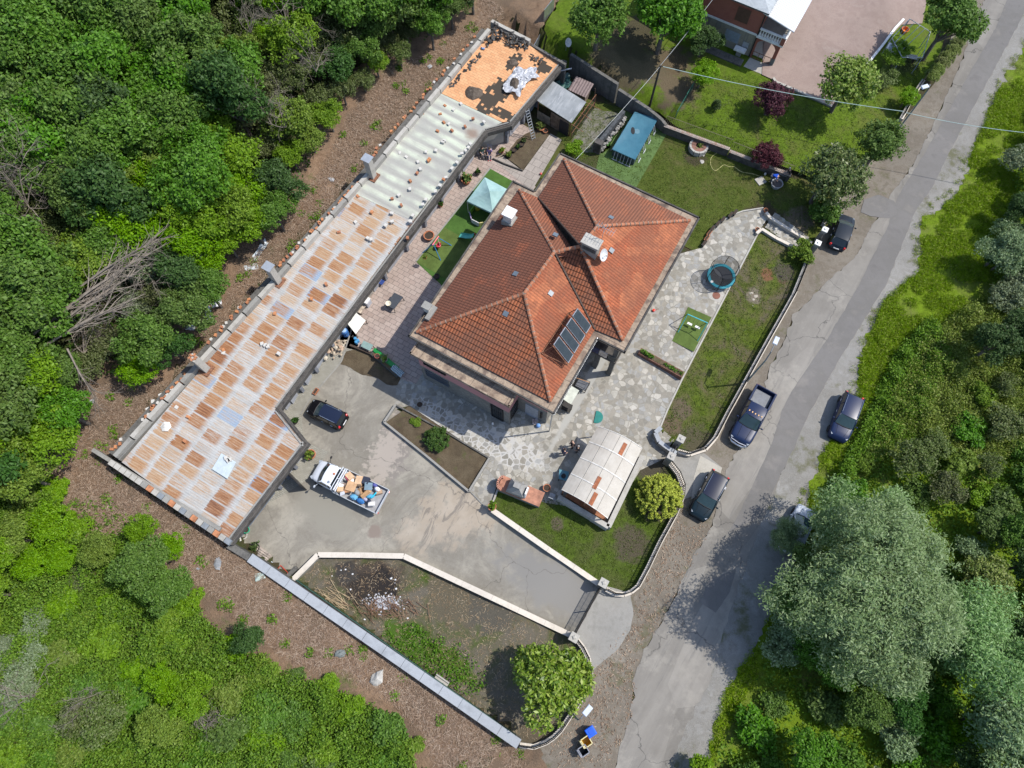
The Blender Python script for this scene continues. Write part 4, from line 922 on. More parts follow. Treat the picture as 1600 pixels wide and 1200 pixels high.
for (x, y, s, lab) in ((222, 828, .55, 'narrow bright green sapling at the tip of the shrub belt below the rusty roof'), (265, 855, .5, 'small bright sapling beside the narrow one below the rusty roof'), (385, 1000, .5, 'dark rounded shrub at the edge of the brushwood strip beside the boundary wall')):
    plant('lime' if s != .5 or x < 300 else 'deep', x, y, s, 'sapling', lab, 'sapling', None, T, 1)
# far right side: bushes beyond the road
FC = [(1588, 250), (1640, 150), (1700, 1280), (1060, 1290), (1110, 1185), (1170, 1120), (1200, 1020), (1300, 770), (1335, 735), (1400, 690), (1500, 660), (1560, 560), (1545, 470), (1566, 380)]
RG = 'bushes beyond the road'
for i, (x, y) in enumerate(fill(FC, 110, 2.0, 15)):
    r = rnd.random()
    if x > 1545 and y < 560: k = 'sage' if r < .0 else ('bush_sage' if r < .35 else 'deep')
    elif y < 800: k = 'bush_lime' if r < .35 else 'bush_broad' if r < .6 else 'olive'
    elif x < 1250 and y > 1050: k = 'bush_broad' if r < .6 else 'bush_lime'
    else: k = 'deep' if r < .3 else 'bush_broad' if r < .6 else 'broad' if r < .75 else 'bush_lime' if r < .9 else 'bush_sage'
    lab = {'bush_sage': 'grey green bush among the greenery beyond the road', 'deep': 'dark green tree among the bushes beyond the road', 'broad': 'mid green tree among the bushes beyond the road',
           'bush_lime': 'bright lime green bush in the thicket beyond the road', 'bush_broad': 'mid green bush in the thicket beyond the road', 'olive': 'dull olive shrub in the thicket beyond the road'}[k]
    tr = k in ('deep', 'broad')
    plant(k, x, y, rnd.uniform(.55, .8) if tr else rnd.uniform(.6, 1.2), 'woodland_tree' if tr else 'bush', lab, 'tree' if tr else 'bush', RG, T, i, zs=rnd.uniform(.75, 1.05))
# the single trees and shrubs, each as the photograph shows it
proto('willow', 5.2, 6.2, 4.2, 30, 56, 44, .22, 'willow', 101, .7, .42, .3, droop=.4)
proto('willow2', 3.2, 4.4, 2.8, 12, 44, 36, .22, 'willow', 102, .7, .45, .3, droop=.4)
proto('sage_tree', 2.6, 3.6, 2.3, 10, 40, 22, .24, 'sage', 103, .7, .35, .4)
proto('magnolia', 3.0, 3.2, 2.5, 18, 40, 15, .34, 'magnolia', 104, .6, .3, .45, ls=.56)
proto('cherry', 3.0, 3.6, 2.3, 16, 36, 14, .3, 'cherry', 105, .5, .3, .45, ls=.6)
proto('maple', 1.75, 1.9, 1.4, 14, 34, 22, .16, 'maple', 106, .6, .2, ls=.56)
proto('garden', 2.7, 3.9, 2.3, 16, 38, 15, .26, 'broad', 107, .6, .3, ls=.6)
proto('garden_l', 2.3, 3.2, 2.0, 15, 36, 15, .24, 'hedge', 108, .6, .28, ls=.58)
def spray(kind, R, H, n, seed, mat, leaf=.16, per=26):   # upright feathery sprays, as on a clipped thuja
    rng = np.random.default_rng(seed); C = []
    for i in range(n):
        a = rng.uniform(0, 2*pi); rr = R*sqrt(rng.uniform(0, 1)); h = H*(1-.55*(rr/R)**2)
        tip = np.array([rr*cos(a), rr*sin(a), h]); base = tip*np.array([.72, .72, .55])
        for f in np.linspace(0.35, 1, 7): C.append(base+(tip-base)*f+rng.normal(0, .03, 3))
    me = leaf_mesh('crown_'+kind, C, np.array([.09, .09, .1]), per//3, leaf, rng, LM[mat], .9, .4, (0, 0, 0), -.6)
    PROT.setdefault(kind, []).append((me, None, R, H*.45))
spray('thuja', 1.8, 2.7, 260, 111, 'thuja'); spray('yew', 1.15, 1.2, 130, 112, 'yew', .15, 30); spray('cone', .5, 1.5, 60, 113, 'yew', .12, 24)
plant('willow', 1352, 925, 1.0, 'willow_tree', 'huge silvery green willow overhanging the road and a parked car', R=6.4, zs=.9, rot=.6)
plant('willow2', 1352, 822, 1.0, 'willow_tree', 'silvery willow leaning over the roof of the parked pale car', R=3.6, rot=2.0)
plant('willow2', 1545, 1010, 1.0, 'willow_tree', 'silvery grey willow at the right edge behind the huge willow', R=3.9, rot=1)
plant('sage_tree', 1560, 1135, 1, 'pale_tree', 'pale yellowish grey tree at the lower right corner', R=3.2)
plant('willow2', 1230, 842, 1.0, 'willow_tree', 'small willow branch clump hanging over the tail of the pale car', R=1.5)
plant('sage_tree', 1240, 985, 1, 'willow_tree', 'low silvery willow branch clump reaching towards the roadside at the shade edge', R=1.9, zs=.8)
plant('sage_tree', 1570, 390, 1, 'pale_tree', 'grey green tree at the right edge beyond the tall grass', R=2.2)
plant('garden_l', 1540, 905, 1, 'pale_tree', 'yellowish green small tree right of the huge willow', R=1.8)
plant('magnolia', 857, 1068, 1, 'magnolia_tree', 'round glossy yellow green magnolia in the corner of the burnt plot', f=T0, R=3.05, rot=.3)
plant('thuja', 1030, 776, 1, 'thuja', 'round golden yellow thuja on the front lawn by the curved fence', 'shrub', f=T0, R=1.95, rot=0)
plant('yew', 683, 686, 1, 'yew_shrub', 'dark green feathery shrub in the flower bed', 'shrub', f=T0, R=1.15)
plant('bush_lime', 649, 660, 1, 'leafy_plant', 'small bright green plant at the upper end of the flower bed', 'plant', f=T0, R=.5, zs=.6)
plant('maple', 1206, 157, 1, 'purple_maple', 'larger purple maple on the neighbour lawn', 'tree', R=1.85, rot=1)
plant('maple', 1203, 238, 1, 'purple_maple', 'smaller purple maple by the low wall with railing', 'tree', R=1.45, rot=2)
plant('cone', 1119, 165, 1, 'dwarf_conifer', 'small dark conical conifer on the neighbour lawn', 'conifer', R=.45)
plant('garden', 937, 25, 1, 'garden_tree', 'round mid green tree above the dish on the retaining wall', R=2.9)
plant('garden', 1042, 22, 1, 'garden_tree', 'broad dark green tree beside the red house', R=3.4)
plant('deep', 1100, 62, 1, 'garden_shrub', 'dark green shrub against the stone wall of the red house', 'shrub', R=1.9, zs=.7)
plant('lime', 1098, 115, 1, 'small_tree', 'light green small tree at the end of the green net fence', R=1.5, zs=.8)
plant('garden_l', 1324, 132, 1, 'garden_tree', 'yellow green round tree beside the pink driveway', R=2.7, var=0)
plant('garden', 1378, 226, 1, 'garden_tree', 'leafy green tree overhanging the roadside fence', R=2.4, rot=2)
plant('cherry', 1293, 278, 1, 'cherry_tree', 'large tree with pale tipped leaves at the corner of the mown lawn', R=3.3, f=T0)
plant('bush_broad', 1290, 325, 1, 'ivy_shrub', 'low dark shrub under the large tree by the parked hatchback', 'shrub', R=1.6, f=T0)
plant('lime', 1418, 152, 1, 'small_tree', 'small light green tree beside the street lamp', R=1.15, zs=.8)
plant('broad', 1488, 28, 1, 'garden_tree', 'bright green tree at the top by the road bend', R=3.2, rot=1.3)
plant('olive', 1392, 122, 1, 'garden_shrub', 'dull brownish green shrub on the lawn below the vine frame', 'shrub', R=1.4, zs=.6)
plant('bush_lime', 1256, 394, 1, 'leafy_shrub', 'bright green shrub at the foot of the stone steps', 'shrub', R=1.2, f=T0)
plant('bush_lime', 897, 230, 1, 'leafy_shrub', 'small bright green shrub between the wire cage and the villa', 'shrub', R=.95, f=T0, zs=.7)
plant('lime', 1405, 85, 1, 'climbing_vine', 'light green vine growing over the metal frame', 'vine', R=1.5, zs=.7)
for i, (x, y) in enumerate([(1503, 55), (1496, 68), (1489, 80), (1480, 90), (1472, 100), (1464, 110), (1456, 120)]):
    PROT.setdefault('hedge', [(PROT['garden_l'][0][0], None, 2.3, 3.2)])
    plant('hedge', x, y, 1, 'hedge_bush', 'yellow green bush in the roadside hedge row by the vine frame', 'hedge', 'bushes of the roadside hedge', R=.75, zs=1)
# bare, dead and felled branches
def bare(seed, L=3.0, n=5, spread=.6):
    r = random.Random(seed); m = MB()
    def br(p, d, l, rad, dep):
        pts = [p]; q = p; dd = d
        for k in range(4):
            dd = (dd+Vector((r.gauss(0, .16), r.gauss(0, .16), r.gauss(0, .1)))).normalized(); q = q+dd*l/4; pts.append(q)
        m.tube(pts, [rad, rad*.8, rad*.62, rad*.45, rad*.22], 4 if rad > .025 else 3, cap=False)
        if dep > 0:
            for k in range(4 if dep > 1 else 5):
                a = pts[r.randint(1, 4)]; e = (dd+Vector((r.gauss(0, spread), r.gauss(0, spread), r.gauss(0, spread)))).normalized(); br(a, e, l*r.uniform(.45, .7), rad*.5, dep-1)
    for k in range(n):
        br(Vector((0, 0, 0)), Vector((r.gauss(0, .5), r.gauss(0, .5), 1)).normalized(), L*r.uniform(.7, 1), .05, 3)
    me = bpy.data.meshes.new('bare_branches'); me.from_pydata(m.v, [], m.f); me.materials.append(twig); return me
BP = [bare(1), bare(2, 2.6, 6, .7)]
for i, (x, y, s, rx, rz) in enumerate(((60, 335, 1.4, .2, 0), (30, 320, 1.2, .2, 2), (85, 300, 1.1, .3, 1), (455, 215, 1.0, .3, 4), (420, 195, .9, .5, 2), (225, 395, 1.5, .8, 5.2), (240, 430, 1.2, .7, 4.8), (120, 545, 1.2, 1.0, 3), (465, 75, 1.0, .3, 1), (400, 70, .9, .2, 3), (500, 130, .9, .6, 2.2), (100, 1090, .9, .2, 1), (20, 1090, .9, .3, 2), (300, 1150, .8, .4, 3))):
    p = GT(x, y, 3); o = bpy.data.objects.new('bare_shrub', BP[i % 2]); COL.objects.link(o); o.location = (p.x, p.y, p.z+(4.4 if i < 5 or i > 7 and i < 11 else 2.0 if i < 8 else .6)); o.rotation_euler = (rx, 0, rz); o.scale = (s, s, s)
    tag(o, 'grey leafless shrub with fine twigs standing among the green trees', 'dead shrub', 'leafless shrubs in the wood')
m = MB(); r = random.Random(5)
def felled(a, b, rad, seed, n=9):
    r = random.Random(seed); A, B = at(*a), at(*b); m.tube([A, A.lerp(B, .5)+Vector((0, 0, .3)), B], [rad, rad*.7, rad*.2], 5)
    d = (B-A).normalized()
    for k in range(n):
        f = r.uniform(.25, .95); p = A.lerp(B, f); e = (d+Vector((r.gauss(0, .35), r.gauss(0, .35), r.gauss(.05, .15)))).normalized(); q = p
        pts = [p]
        for j in range(4): q = q+e*r.uniform(.3, .8); e = (e+Vector((r.gauss(0, .2), r.gauss(0, .2), 0))).normalized(); pts.append(q)
        m.tube(pts, [rad*.45, rad*.35, rad*.25, rad*.18, rad*.08], 3, cap=False)
        for j in range(1, 4):
            e2 = (e+Vector((r.gauss(0, .5), r.gauss(0, .5), r.gauss(0, .2)))).normalized(); m.tube([pts[j], pts[j]+e2*.6, pts[j]+e2*1.1+Vector((0, .1, 0))], [rad*.16, rad*.1, rad*.04], 3, cap=False)
felled((52, 522, 8.2), (228, 396, 8.6), .14, 1, 30); felled((48, 538, 8), (215, 425, 8.3), .12, 2, 26); felled((70, 540, 8), (200, 470, 8.2), .11, 3, 20); felled((95, 470, 8.4), (240, 375, 8.8), .1, 4, 24)
m.build('felled_tree', twig, label='grey leafless felled tree lying on the wood above the brushwood strip', cat='dead tree')
m = MB(); felled((105, 545, 7.6), (150, 625, 6.2), .09, 6, 12); m.build('dead_branch', twig, label='grey curved dead branch hanging down toward the brushwood strip', cat='branch')
# ---------------------------------------------------------------- ground cover that nobody could count
def scatter(name, poly, n, size, mat, label, f=T, z=.1, zr=.25, up=.8, asp=.4, seed=1, clump=1, cr=.25, excl=None, droop=0, px=True, hump=0):
    rng = np.random.default_rng(seed); r = random.Random(seed); P = [G(*p, f) for p in poly] if px else poly; P2 = [(p.x, p.y) for p in P]
    xs = [p[0] for p in P2]; ys = [p[1] for p in P2]; C = []
    while len(C) < n//clump:
        x, y = r.uniform(min(xs), max(xs)), r.uniform(min(ys), max(ys))
        if inside((x, y), P2) and not (excl and excl(x, y)): C.append((x, y, f(x, y)+z+r.random()*zr+hump*max(0, mnoise.noise((x*.55, y*.55, 9))+.7*mnoise.noise((x*1.3, y*1.3, 4)))))
    me = leaf_mesh(name, C, (cr, cr, zr*.5), clump, size, rng, mat, up, asp, None, droop)
    o = bpy.data.objects.new(name, me); COL.objects.link(o); tag(o, label, 'ground cover', None, 'stuff'); return o
LMu = leaf_mat('leaf_under', [(.06, .13, .008), (.1, .2, .01), (.14, .26, .014), (.175, .28, .03)], .35)
LMo = leaf_mat('leaf_tangle', [(.085, .135, .012), (.145, .205, .022), (.2, .265, .035), (.25, .285, .075)], .3)
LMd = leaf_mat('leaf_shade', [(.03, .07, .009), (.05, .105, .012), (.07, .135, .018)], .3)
LMg = leaf_mat('blade', [(.14, .22, .01), (.2, .295, .014), (.25, .325, .028), (.29, .31, .08)], .3)
LMs = leaf_mat('dead_stalk', [(.15, .095, .06), (.24, .158, .1), (.32, .225, .155), (.4, .315, .235)], .05)
LMl = leaf_mat('lawn_blade', [(.065, .1, .014), (.09, .13, .02), (.115, .145, .032)], .2)
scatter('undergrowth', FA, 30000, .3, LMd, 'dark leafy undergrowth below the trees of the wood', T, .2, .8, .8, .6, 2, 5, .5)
scatter('creeping_cover', FB, 230000, .165, LMu, 'bright creeping leaves covering the lower left slope', T, .1, .6, 1.0, .65, 3, 12, .4, hump=1.3)
scatter('thicket_cover', FC, 50000, .24, LMu, 'low leafy tangle beyond the road', T, .1, .5, .9, .6, 4, 6, .4)
scatter('tangle_cover', [(1440, 530), (1545, 460), (1600, 500), (1660, 640), (1560, 720), (1420, 700), (1340, 730), (1390, 620)], 110000, .19, LMo, 'yellowish tangle of tall weeds beyond the road', T, .15, .6, .8, .45, 24, 14, .4, hump=1.2)
scatter('tangle_cover', [(1395, 560), (1450, 500), (1480, 560), (1420, 690), (1330, 740), (1290, 770), (1340, 680)], 45000, .19, LMu, 'fresh green leafy weeds behind the tall grass', T, .15, .5, .9, .6, 25, 14, .4, hump=1.1)
FIELD = GE[3:]+[(1112, 1230), (1110, 1185), (1200, 1020), (1300, 760), (1400, 640), (1420, 520), (1500, 330), (1600, 250), (1660, 100), (1640, 20)]
FIELD = GE[2:]+[(1112, 1230), (1110, 1185), (1200, 1020), (1300, 770), (1340, 690), (1395, 600), (1450, 520), (1560, 470), (1590, 300), (1640, 100)]
scatter('wild_grass', FIELD, 150000, .25, LMg, 'bright uncut grass along the far side of the road', T, .05, .2, .5, .14, 5, 8, .3, lambda x, y: mnoise.noise((x*.28, y*.28, 2))+.6*mnoise.noise((x*.9, y*.9, 6)) > .22, hump=.35)
SL = [(750, -20), (745, 30), (655, 88), (597, 118), (548, 178), (503, 264), (449, 348), (379, 418), (339, 489), (290, 549), (272, 594), (165, 600), (95, 645), (50, 720), (80, 795), (145, 870), (215, 835), (290, 895), (370, 965), (450, 1035), (530, 1055), (600, 1085), (660, 1145), (690, 1220), (830, 1220), (812, 1172), (600, 1022), (380, 876), (350, 852), (168, 732), (420, 440), (580, 258), (757, 52), (790, 20)]
scatter('dead_stalks', SL, 72000, .42, LMs, 'cut brown stalks covering the cleared strip round the shed', T, .03, .1, 2.2, .055, 6, 4, .3)
scatter('strip_weeds', [(90, 800), (170, 770), (260, 880), (200, 850), (140, 880)], 1500, .2, LMu, 'scattered green weeds on the cleared strip', T, .05, .2, .9, .6, 7, 6, .3)
PLOT = [(590, 985), (640, 975), (720, 1010), (760, 1060), (740, 1090), (690, 1065), (620, 1015)]
scatter('gravel_tufts', [(1600, 60), (1545, 150), (1512, 225), (1478, 300), (1425, 345), (1425, 425), (1365, 480), (1330, 570), (1322, 650), (1270, 720), (1245, 790), (1262, 790), (1300, 700), (1345, 640), (1352, 560), (1390, 470), (1450, 420), (1452, 350), (1512, 300), (1540, 225), (1575, 150), (1615, 80)], 7000, .17, LMg, 'small grass tufts along the gravel verge', T, .04, .1, .6, .2, 31, 45, .32)
scatter('brush_weeds', SL, 5200, .19, LMu, 'scattered tufts of weeds on the cleared brushwood strip', T, .04, .2, .9, .55, 33, 65, .38)
scatter('weed_patch', PLOT, 1700, .17, leaf_mat('leaf_weed', [(.06, .12, .01), (.09, .18, .015), (.12, .22, .02)], .3), 'bright weeds along the inside of the boundary wall', T0, .05, .25, .9, .6, 8, 8, .3)
scatter('plot_straw', [(500, 875), (630, 875), (890, 998), (915, 1030), (905, 1085), (850, 1150), (812, 1155), (470, 905)], 4600, .26, LMs, 'dry straw lying on the burnt plot', T0, .03, .06, 2.0, .09, 9, 3, .3)
VERG = [(1240, 480), (1200, 560), (1142, 648), (1108, 712), (1130, 735), (1160, 690), (1195, 600), (1225, 530)]
scatter('verge_litter', [(1000, 925), (1060, 800), (1075, 785), (1110, 820), (1040, 960), (1000, 1020), (985, 1120), (950, 1195), (870, 1195), (860, 1165), (925, 1050), (990, 965)], 2600, .22, LMs, 'dry leaves and straw on the roadside verge', T, .02, .05, 2.0, .2, 10, 3, .3)
scatter('lawn_grass', [(1183, 372), (1205, 358), (1262, 400), (1240, 460), (1200, 530), (1137, 643), (1118, 680), (1060, 700), (1033, 668), (1045, 640), (1067, 594)], 14000, .14, LMl, 'short grass of the lawn strip beside the road fence', T0, .02, .05, .7, .35, 11, 6, .25)
scatter('lawn_grass', [(870, 217), (905, 160), (975, 175), (1045, 206), (1145, 240), (1225, 272), (1290, 300), (1275, 370), (1212, 328), (1190, 318), (1150, 325), (1112, 350), (1090, 380), (960, 330)], 16000, .13, LMl, 'short grass of the mown lawn above the villa', T0, .02, .05, .7, .35, 12, 6, .3)
scatter('lawn_grass', [(772, 800), (784, 757), (850, 780), (960, 800), (1044, 724), (1064, 770), (1050, 806), (1010, 888), (975, 925), (944, 914)], 10000, .13, LMl, 'short grass of the front lawn round the shelter', T0, .02, .05, .7, .35, 13, 6, .3)
scatter('lawn_grass', [(1055, 195), (1100, 118), (1170, 118), (1210, 135), (1300, 178), (1360, 118), (1400, 80), (1450, 90), (1400, 195), (1330, 260), (1235, 262)], 14000, .15, leaf_mat('lawn_blade_b', [(.085, .14, .015), (.115, .175, .02), (.14, .19, .03)], .2), 'short bright grass of the neighbour lawn', T, .03, .06, .7, .35, 14, 6, .3)
# ---------------------------------------------------------------- walls, fences and gates of the yard
def gz(p): return T0(p.x, p.y)
def lowwall(name, pts, w, h, mats, label, capw=.06, f=T0, base=-.4):
    P = [G(x, y, f, h) for x, y in pts]; t = thing(name, label, 'wall', P[0].copy())
    m = MB(); c = MB()
    for a, b in zip(P, P[1:]):
        a, b = a.copy(), b.copy(); d = (b-a).normalized(); 
        n = max(1, int((b-a).length/2.2))
        for i in range(n):
            p, q = a.lerp(b, i/n), a.lerp(b, (i+1)/n)
            m.seg(p, q, w, (p.z+base, q.z+base), (p.z+h, q.z+h))
            c.seg(p+d*.006, q-d*.006, w+capw, (p.z+h, q.z+h), (p.z+h+.08, q.z+h+.08))
    m.build('wall_body', mats[0], t); c.build('coping', mats[1], t); return P
wallA = lowwall('low_wall', [(769, 797), (856, 858), (938, 914)], .36, .5, (conc, cream), 'low driveway wall with cream coping along the front lawn')
wallB = lowwall('low_wall', [(456, 908), (497, 867), (564, 867.5), (631, 869), (769, 934), (893, 993)], .36, .5, (conc, cream), 'low driveway wall with cream coping round the burnt plot')
bw = [at(386, 869, 2.45), at(390, 871, 2.42), at(600, 1016, 1.75), at(811, 1163, .95)]
t = thing('boundary_wall', 'long boundary wall with broad blue grey coping along the brushwood strip', 'wall', Vector((bw[1].x, bw[1].y, 0)))
m = MB(); c = MB()
for a, b in zip(bw[1:], bw[2:]):
    n = 7
    for i in range(n):
        p, q = a.lerp(b, i/n), a.lerp(b, (i+1)/n); e = (q-p).normalized()*.012
        m.seg(p, q, .62, -.6, (p.z-.12, q.z-.12)); c.seg(p+e, q-e, .7, (p.z-.12, q.z-.12), (p.z, q.z))
m.build('wall_body', conc_d, t); c.build('coping', bluegrey, t)
a, b = at(356, 851, 2.7), at(388, 871, 2.5)
MB().seg(a, b, .5, -.6, (2.65, 2.4)).build('wall', conc_d, label='short old concrete wall at the lower corner of the rusty shed', cat='wall')
# green net on the inner side of the boundary wall
t = thing('net_fence', 'low dark green net fence along the inner side of the boundary wall', 'fence', at(470, 912, 0))
m = MB(); A, B = at(462, 906, 1.2), at(806, 1150, .9); m.tube([A, B], .03, 5)
for k in range(26): p = A.lerp(B, k/25); m.tube([(p.x, p.y, -.5), p], .03, 5)
m.build('posts', plain((.03, .09, .07), .6), t)
def net_mat(name, col, alpha, sc=9, rot=.78):
    n = NT(name); n.fin(col, .8); tr = n.nd('BsdfTransparent'); mx = n.nd('MixShader', {0: alpha, 1: tr.outputs[0], 2: n.b.outputs[0]})
    n.t.links.new(mx.outputs[0], n.out.inputs[0]); return n.mat
netg = net_mat('green_net', (.02, .08, .06), .45); netb = net_mat('black_net', (.02, .02, .022), .42); netw = net_mat('wire_mesh', (.1, .1, .1), .35)
m = MB(); m.add([(A.x, A.y, 0), (B.x, B.y, -.3), B, A], [(0, 1, 2, 3)]); m.build('net', netg, t)
def fence(name, pts, label, hw=.45, hr=1.0, w=.32, f=T0, bars=True, rail=iron, lean=0, cp=cream, bd=conc_l):
    P = [G(x, y, f, hw) for x, y in pts]; t = thing(name, label, 'fence', P[0].copy())
    m = MB(); c = MB(); r = MB(); pos = []
    for a, b in zip(P, P[1:]):
        m.seg(a, b, w, (a.z-.5, b.z-.5), (a.z+hw, b.z+hw)); d = (b-a).normalized()*.004
        c.seg(a+d, b-d, w+.05, (a.z+hw, b.z+hw), (a.z+hw+.07, b.z+hw+.07))
        L = (b-a).length; n = max(1, int(L/.15))
        for i in range(n): pos.append(a.lerp(b, i/n))
        if bars:
            for z in (.2, hr-.12): r.tube([a+Vector((0, 0, hw+z)), b+Vector((0, 0, hw+z))], .034, 4)
    m.build('base_wall', bd, t); c.build('coping', cp, t)
    if bars:
        for i, p in enumerate(pos):
            k = .05 if i % 14 == 0 else .026; r.tube([p+Vector((0, 0, hw+.05)), p+Vector((0, 0, hw+hr))], k, 4)
        r.build('railing', rail, t)
    return P
fence('garden_fence', [(1263, 404), (1240, 461), (1200, 532), (1137, 646), (1117, 685), (1102, 702), (1078, 710), (1059, 705)], 'long roadside railing on a white topped wall beside the strip lawn')
fence('garden_fence', [(1046, 723), (1060, 741), (1067, 760), (1066, 777), (1054, 806), (1031, 848), (1012, 888), (997, 916), (986, 925), (975, 929), (960, 928), (947, 921)], 'curved railing on a white topped wall round the golden thuja')
fence('garden_fence', [(901, 999), (911, 1012), (919, 1028), (923, 1050), (921, 1066), (916, 1080), (892, 1117), (876, 1141), (865, 1152), (853, 1160), (834, 1167), (812, 1164)], 'curved railing on a white wall round the magnolia corner')
fence('garden_fence', [(1400, 202), (1368, 240), (1338, 265)], 'white edged roadside fence base under the overhanging green tree', f=T)
fence('garden_fence', [(1340, 268), (1312, 306), (1287, 350)], 'roadside fence in the shade of the large tree beside the hatchback')
fence('garden_fence', [(1443, 125), (1428, 148), (1408, 186)], 'white edged roadside fence base beside the street lamp and hedge', f=T)
def pillar(px, py, h, label, s=.5, cap=conc_l, f=T0, body=conc):
    p = G(px, py, f, h); t = thing('gate_pillar', label, 'gate pillar', p, 0); t.rotation_euler.z = ANG
    MB().box((0, 0, h/2-.2), (s, s, h+.4)).build('shaft', body, t, world=False)
    m = MB(); m.box((0, 0, h+.05), (s+.12, s+.12, .1)); m.lathe([(s*.42, h+.1), (.1, h+.2)], (0, 0, 0), 4); m.build('cap', cap, t, world=False); return p
g1 = pillar(943, 911, 2.0, 'square gate pillar at the upper end of the driveway gate', .55)
g2 = pillar(897, 996, 2.0, 'square gate pillar at the lower end of the driveway gate', .55)
pillar(1064, 686, 2.2, 'grey pillar with ball cap right of the garden entrance', .5)
pillar(1049, 713, 2.2, 'grey pillar with ball cap left of the garden entrance', .5)
pillar(1289, 359, 2.0, 'upper white capped pillar of the gate at the stone steps', .42, white)
pillar(1278, 380, 2.0, 'lower white capped pillar of the gate at the stone steps', .42, white)
def gate(a, b, z0, h, label, n):
    t = thing('iron_gate', label, 'gate', a); m = MB(); r = MB()
    d = b-a
    for z in (z0+.1, z0+h): m.tube([a+Vector((0, 0, z)), b+Vector((0, 0, z))], .035, 5)
    for k in (0, .5, 1): m.tube([a.lerp(b, k)+Vector((0, 0, z0+.05)), a.lerp(b, k)+Vector((0, 0, z0+h))], .04, 5)
    for k in range(n):
        p = a.lerp(b, (k+.5)/n); r.tube([p+Vector((0, 0, z0+.1)), p+Vector((0, 0, z0+h+.08))], .02, 4)
    m.tube([a+Vector((0, 0, z0+h*.55)), b+Vector((0, 0, z0+h*.55))], .02, 4)
    m.build('frame', iron, t); r.build('bars', iron, t)
gd = (g2-g1).normalized(); gate(g1+gd*.35, g2-gd*.35, 0.02, 1.75, 'wide dark iron gate closing the driveway', 34)
e1, e2 = G(1061, 690, T0, 1), G(1051, 708, T0, 1); gate(e1, e2, .1, 1.2, 'small iron gate between the two grey entrance pillars', 8)
e1, e2 = G(1287, 362, T0, 1), G(1279, 377, T0, 1); gate(e1, e2, .1, 1.4, 'small iron gate at the foot of the stone steps', 8)
# retaining wall and low wall with railing below the neighbour
rw = [(892, 84, 2.55), (966, 131, 2.45), (967, 139, 2.0), (1013, 169, 1.75), (1034, 186, 1.3), (1042, 196, 1.0)]
rp = [at(x, y, z) for x, y, z in rw]
t = thing('retaining_wall', 'stained grey concrete retaining wall stepping down beside the pool', 'wall', Vector((rp[0].x, rp[0].y, 0)))
m = MB()
for i in (0, 2, 3, 4): m.seg(rp[i], rp[i+1], .32, -.3, (rp[i].z, rp[i+1].z))
m.build('wall_body', conc_d, t)
P = [at(x, y, .95) for x, y in ((1038, 196), (1090, 215), (1140, 233))]+[at(x, y, .8) for x, y in ((1140, 236), (1186, 254), (1236, 274))]
t = thing('low_wall', 'low dark wall with wire railing between the mown lawn and the neighbour', 'wall', Vector((P[0].x, P[0].y, 0)))
m = MB(); c = MB(); r = MB()
for i in (0, 1, 3, 4):
    a, b = P[i], P[i+1]; m.seg(a, b, .34, -.4, (a.z, b.z)); d = (b-a).normalized()*.004; c.seg(a+d, b-d, .38, (a.z, b.z), (a.z+.05, b.z+.05))
    r.tube([a+Vector((0, 0, 1.35)), b+Vector((0, 0, 1.35))], .022, 4); r.tube([a+Vector((0, 0, .25)), b+Vector((0, 0, .25))], .015, 4)
    n = int((b-a).length/.17)
    for k in range(n): q = a.lerp(b, k/n); r.tube([q, q+Vector((0, 0, 1.38))], .013, 4)
m.build('wall_body', dark_conc, t); c.build('coping', mottled('brick_edge', [(.3, .16, .11), (.42, .36, .31), (.2, .17, .15)], 2.5), t); r.build('railing', plain((.26, .2, .15), .7), t)
def netfence(pts, h, mat, label, post, f=T, cat='fence', name='net_fence', sp=1.6):
    Q = [G(x, y, f, 0) for x, y in pts]; t = thing(name, label, cat, Q[0].copy()); m = MB(); n = MB()
    for a, b in zip(Q, Q[1:]):
        n.add([a, b, b+Vector((0, 0, h)), a+Vector((0, 0, h))], [(0, 1, 2, 3)]); k = max(1, int((b-a).length/sp))
        m.tube([a+Vector((0, 0, h)), b+Vector((0, 0, h))], .02, 4)
        for i in range(k+1): p = a.lerp(b, i/k); m.tube([p, p+Vector((0, 0, h+.08))], .03, 5)
    n.build('net', mat, t); m.build('posts', post, t)
netfence([(1054, 188), (1068, 163), (1080, 142)], 1.3, netg, 'green net fence beside the light green small tree', plain((.05, .22, .16), .5))
Q = [(834, 52), (850, 22), (866, 2)]
t = thing('metal_fence', 'grey corrugated metal fence running up from the shed corner', 'fence', GT(*Q[0]))
for a, b in zip(Q, Q[1:]):
    a, b = GT(*a, 1), GT(*b, 1)
    for k in range(4): MB().seg(a.lerp(b, k/4+.01), a.lerp(b, (k+1)/4-.01), .05, (a.z, a.z), (a.z+1.5, a.z+1.5)).build('panel', steel, t)
for (q, lb) in (((1212, 127), 'a'), ((1240, 138), 'b')): pass
lowwall('kerb_wall', [(1208, 122), (1212, 128), (1255, 146), (1302, 167)], .22, .2, (conc, conc_l), 'pale kerb along the lower edge of the pink driveway', 0.02, T)
lowwall('kerb_wall', [(1352, 104), (1378, 72), (1398, 45), (1412, 30)], .22, .25, (conc, white), 'white kerb along the right edge of the pink driveway', 0.02, T)
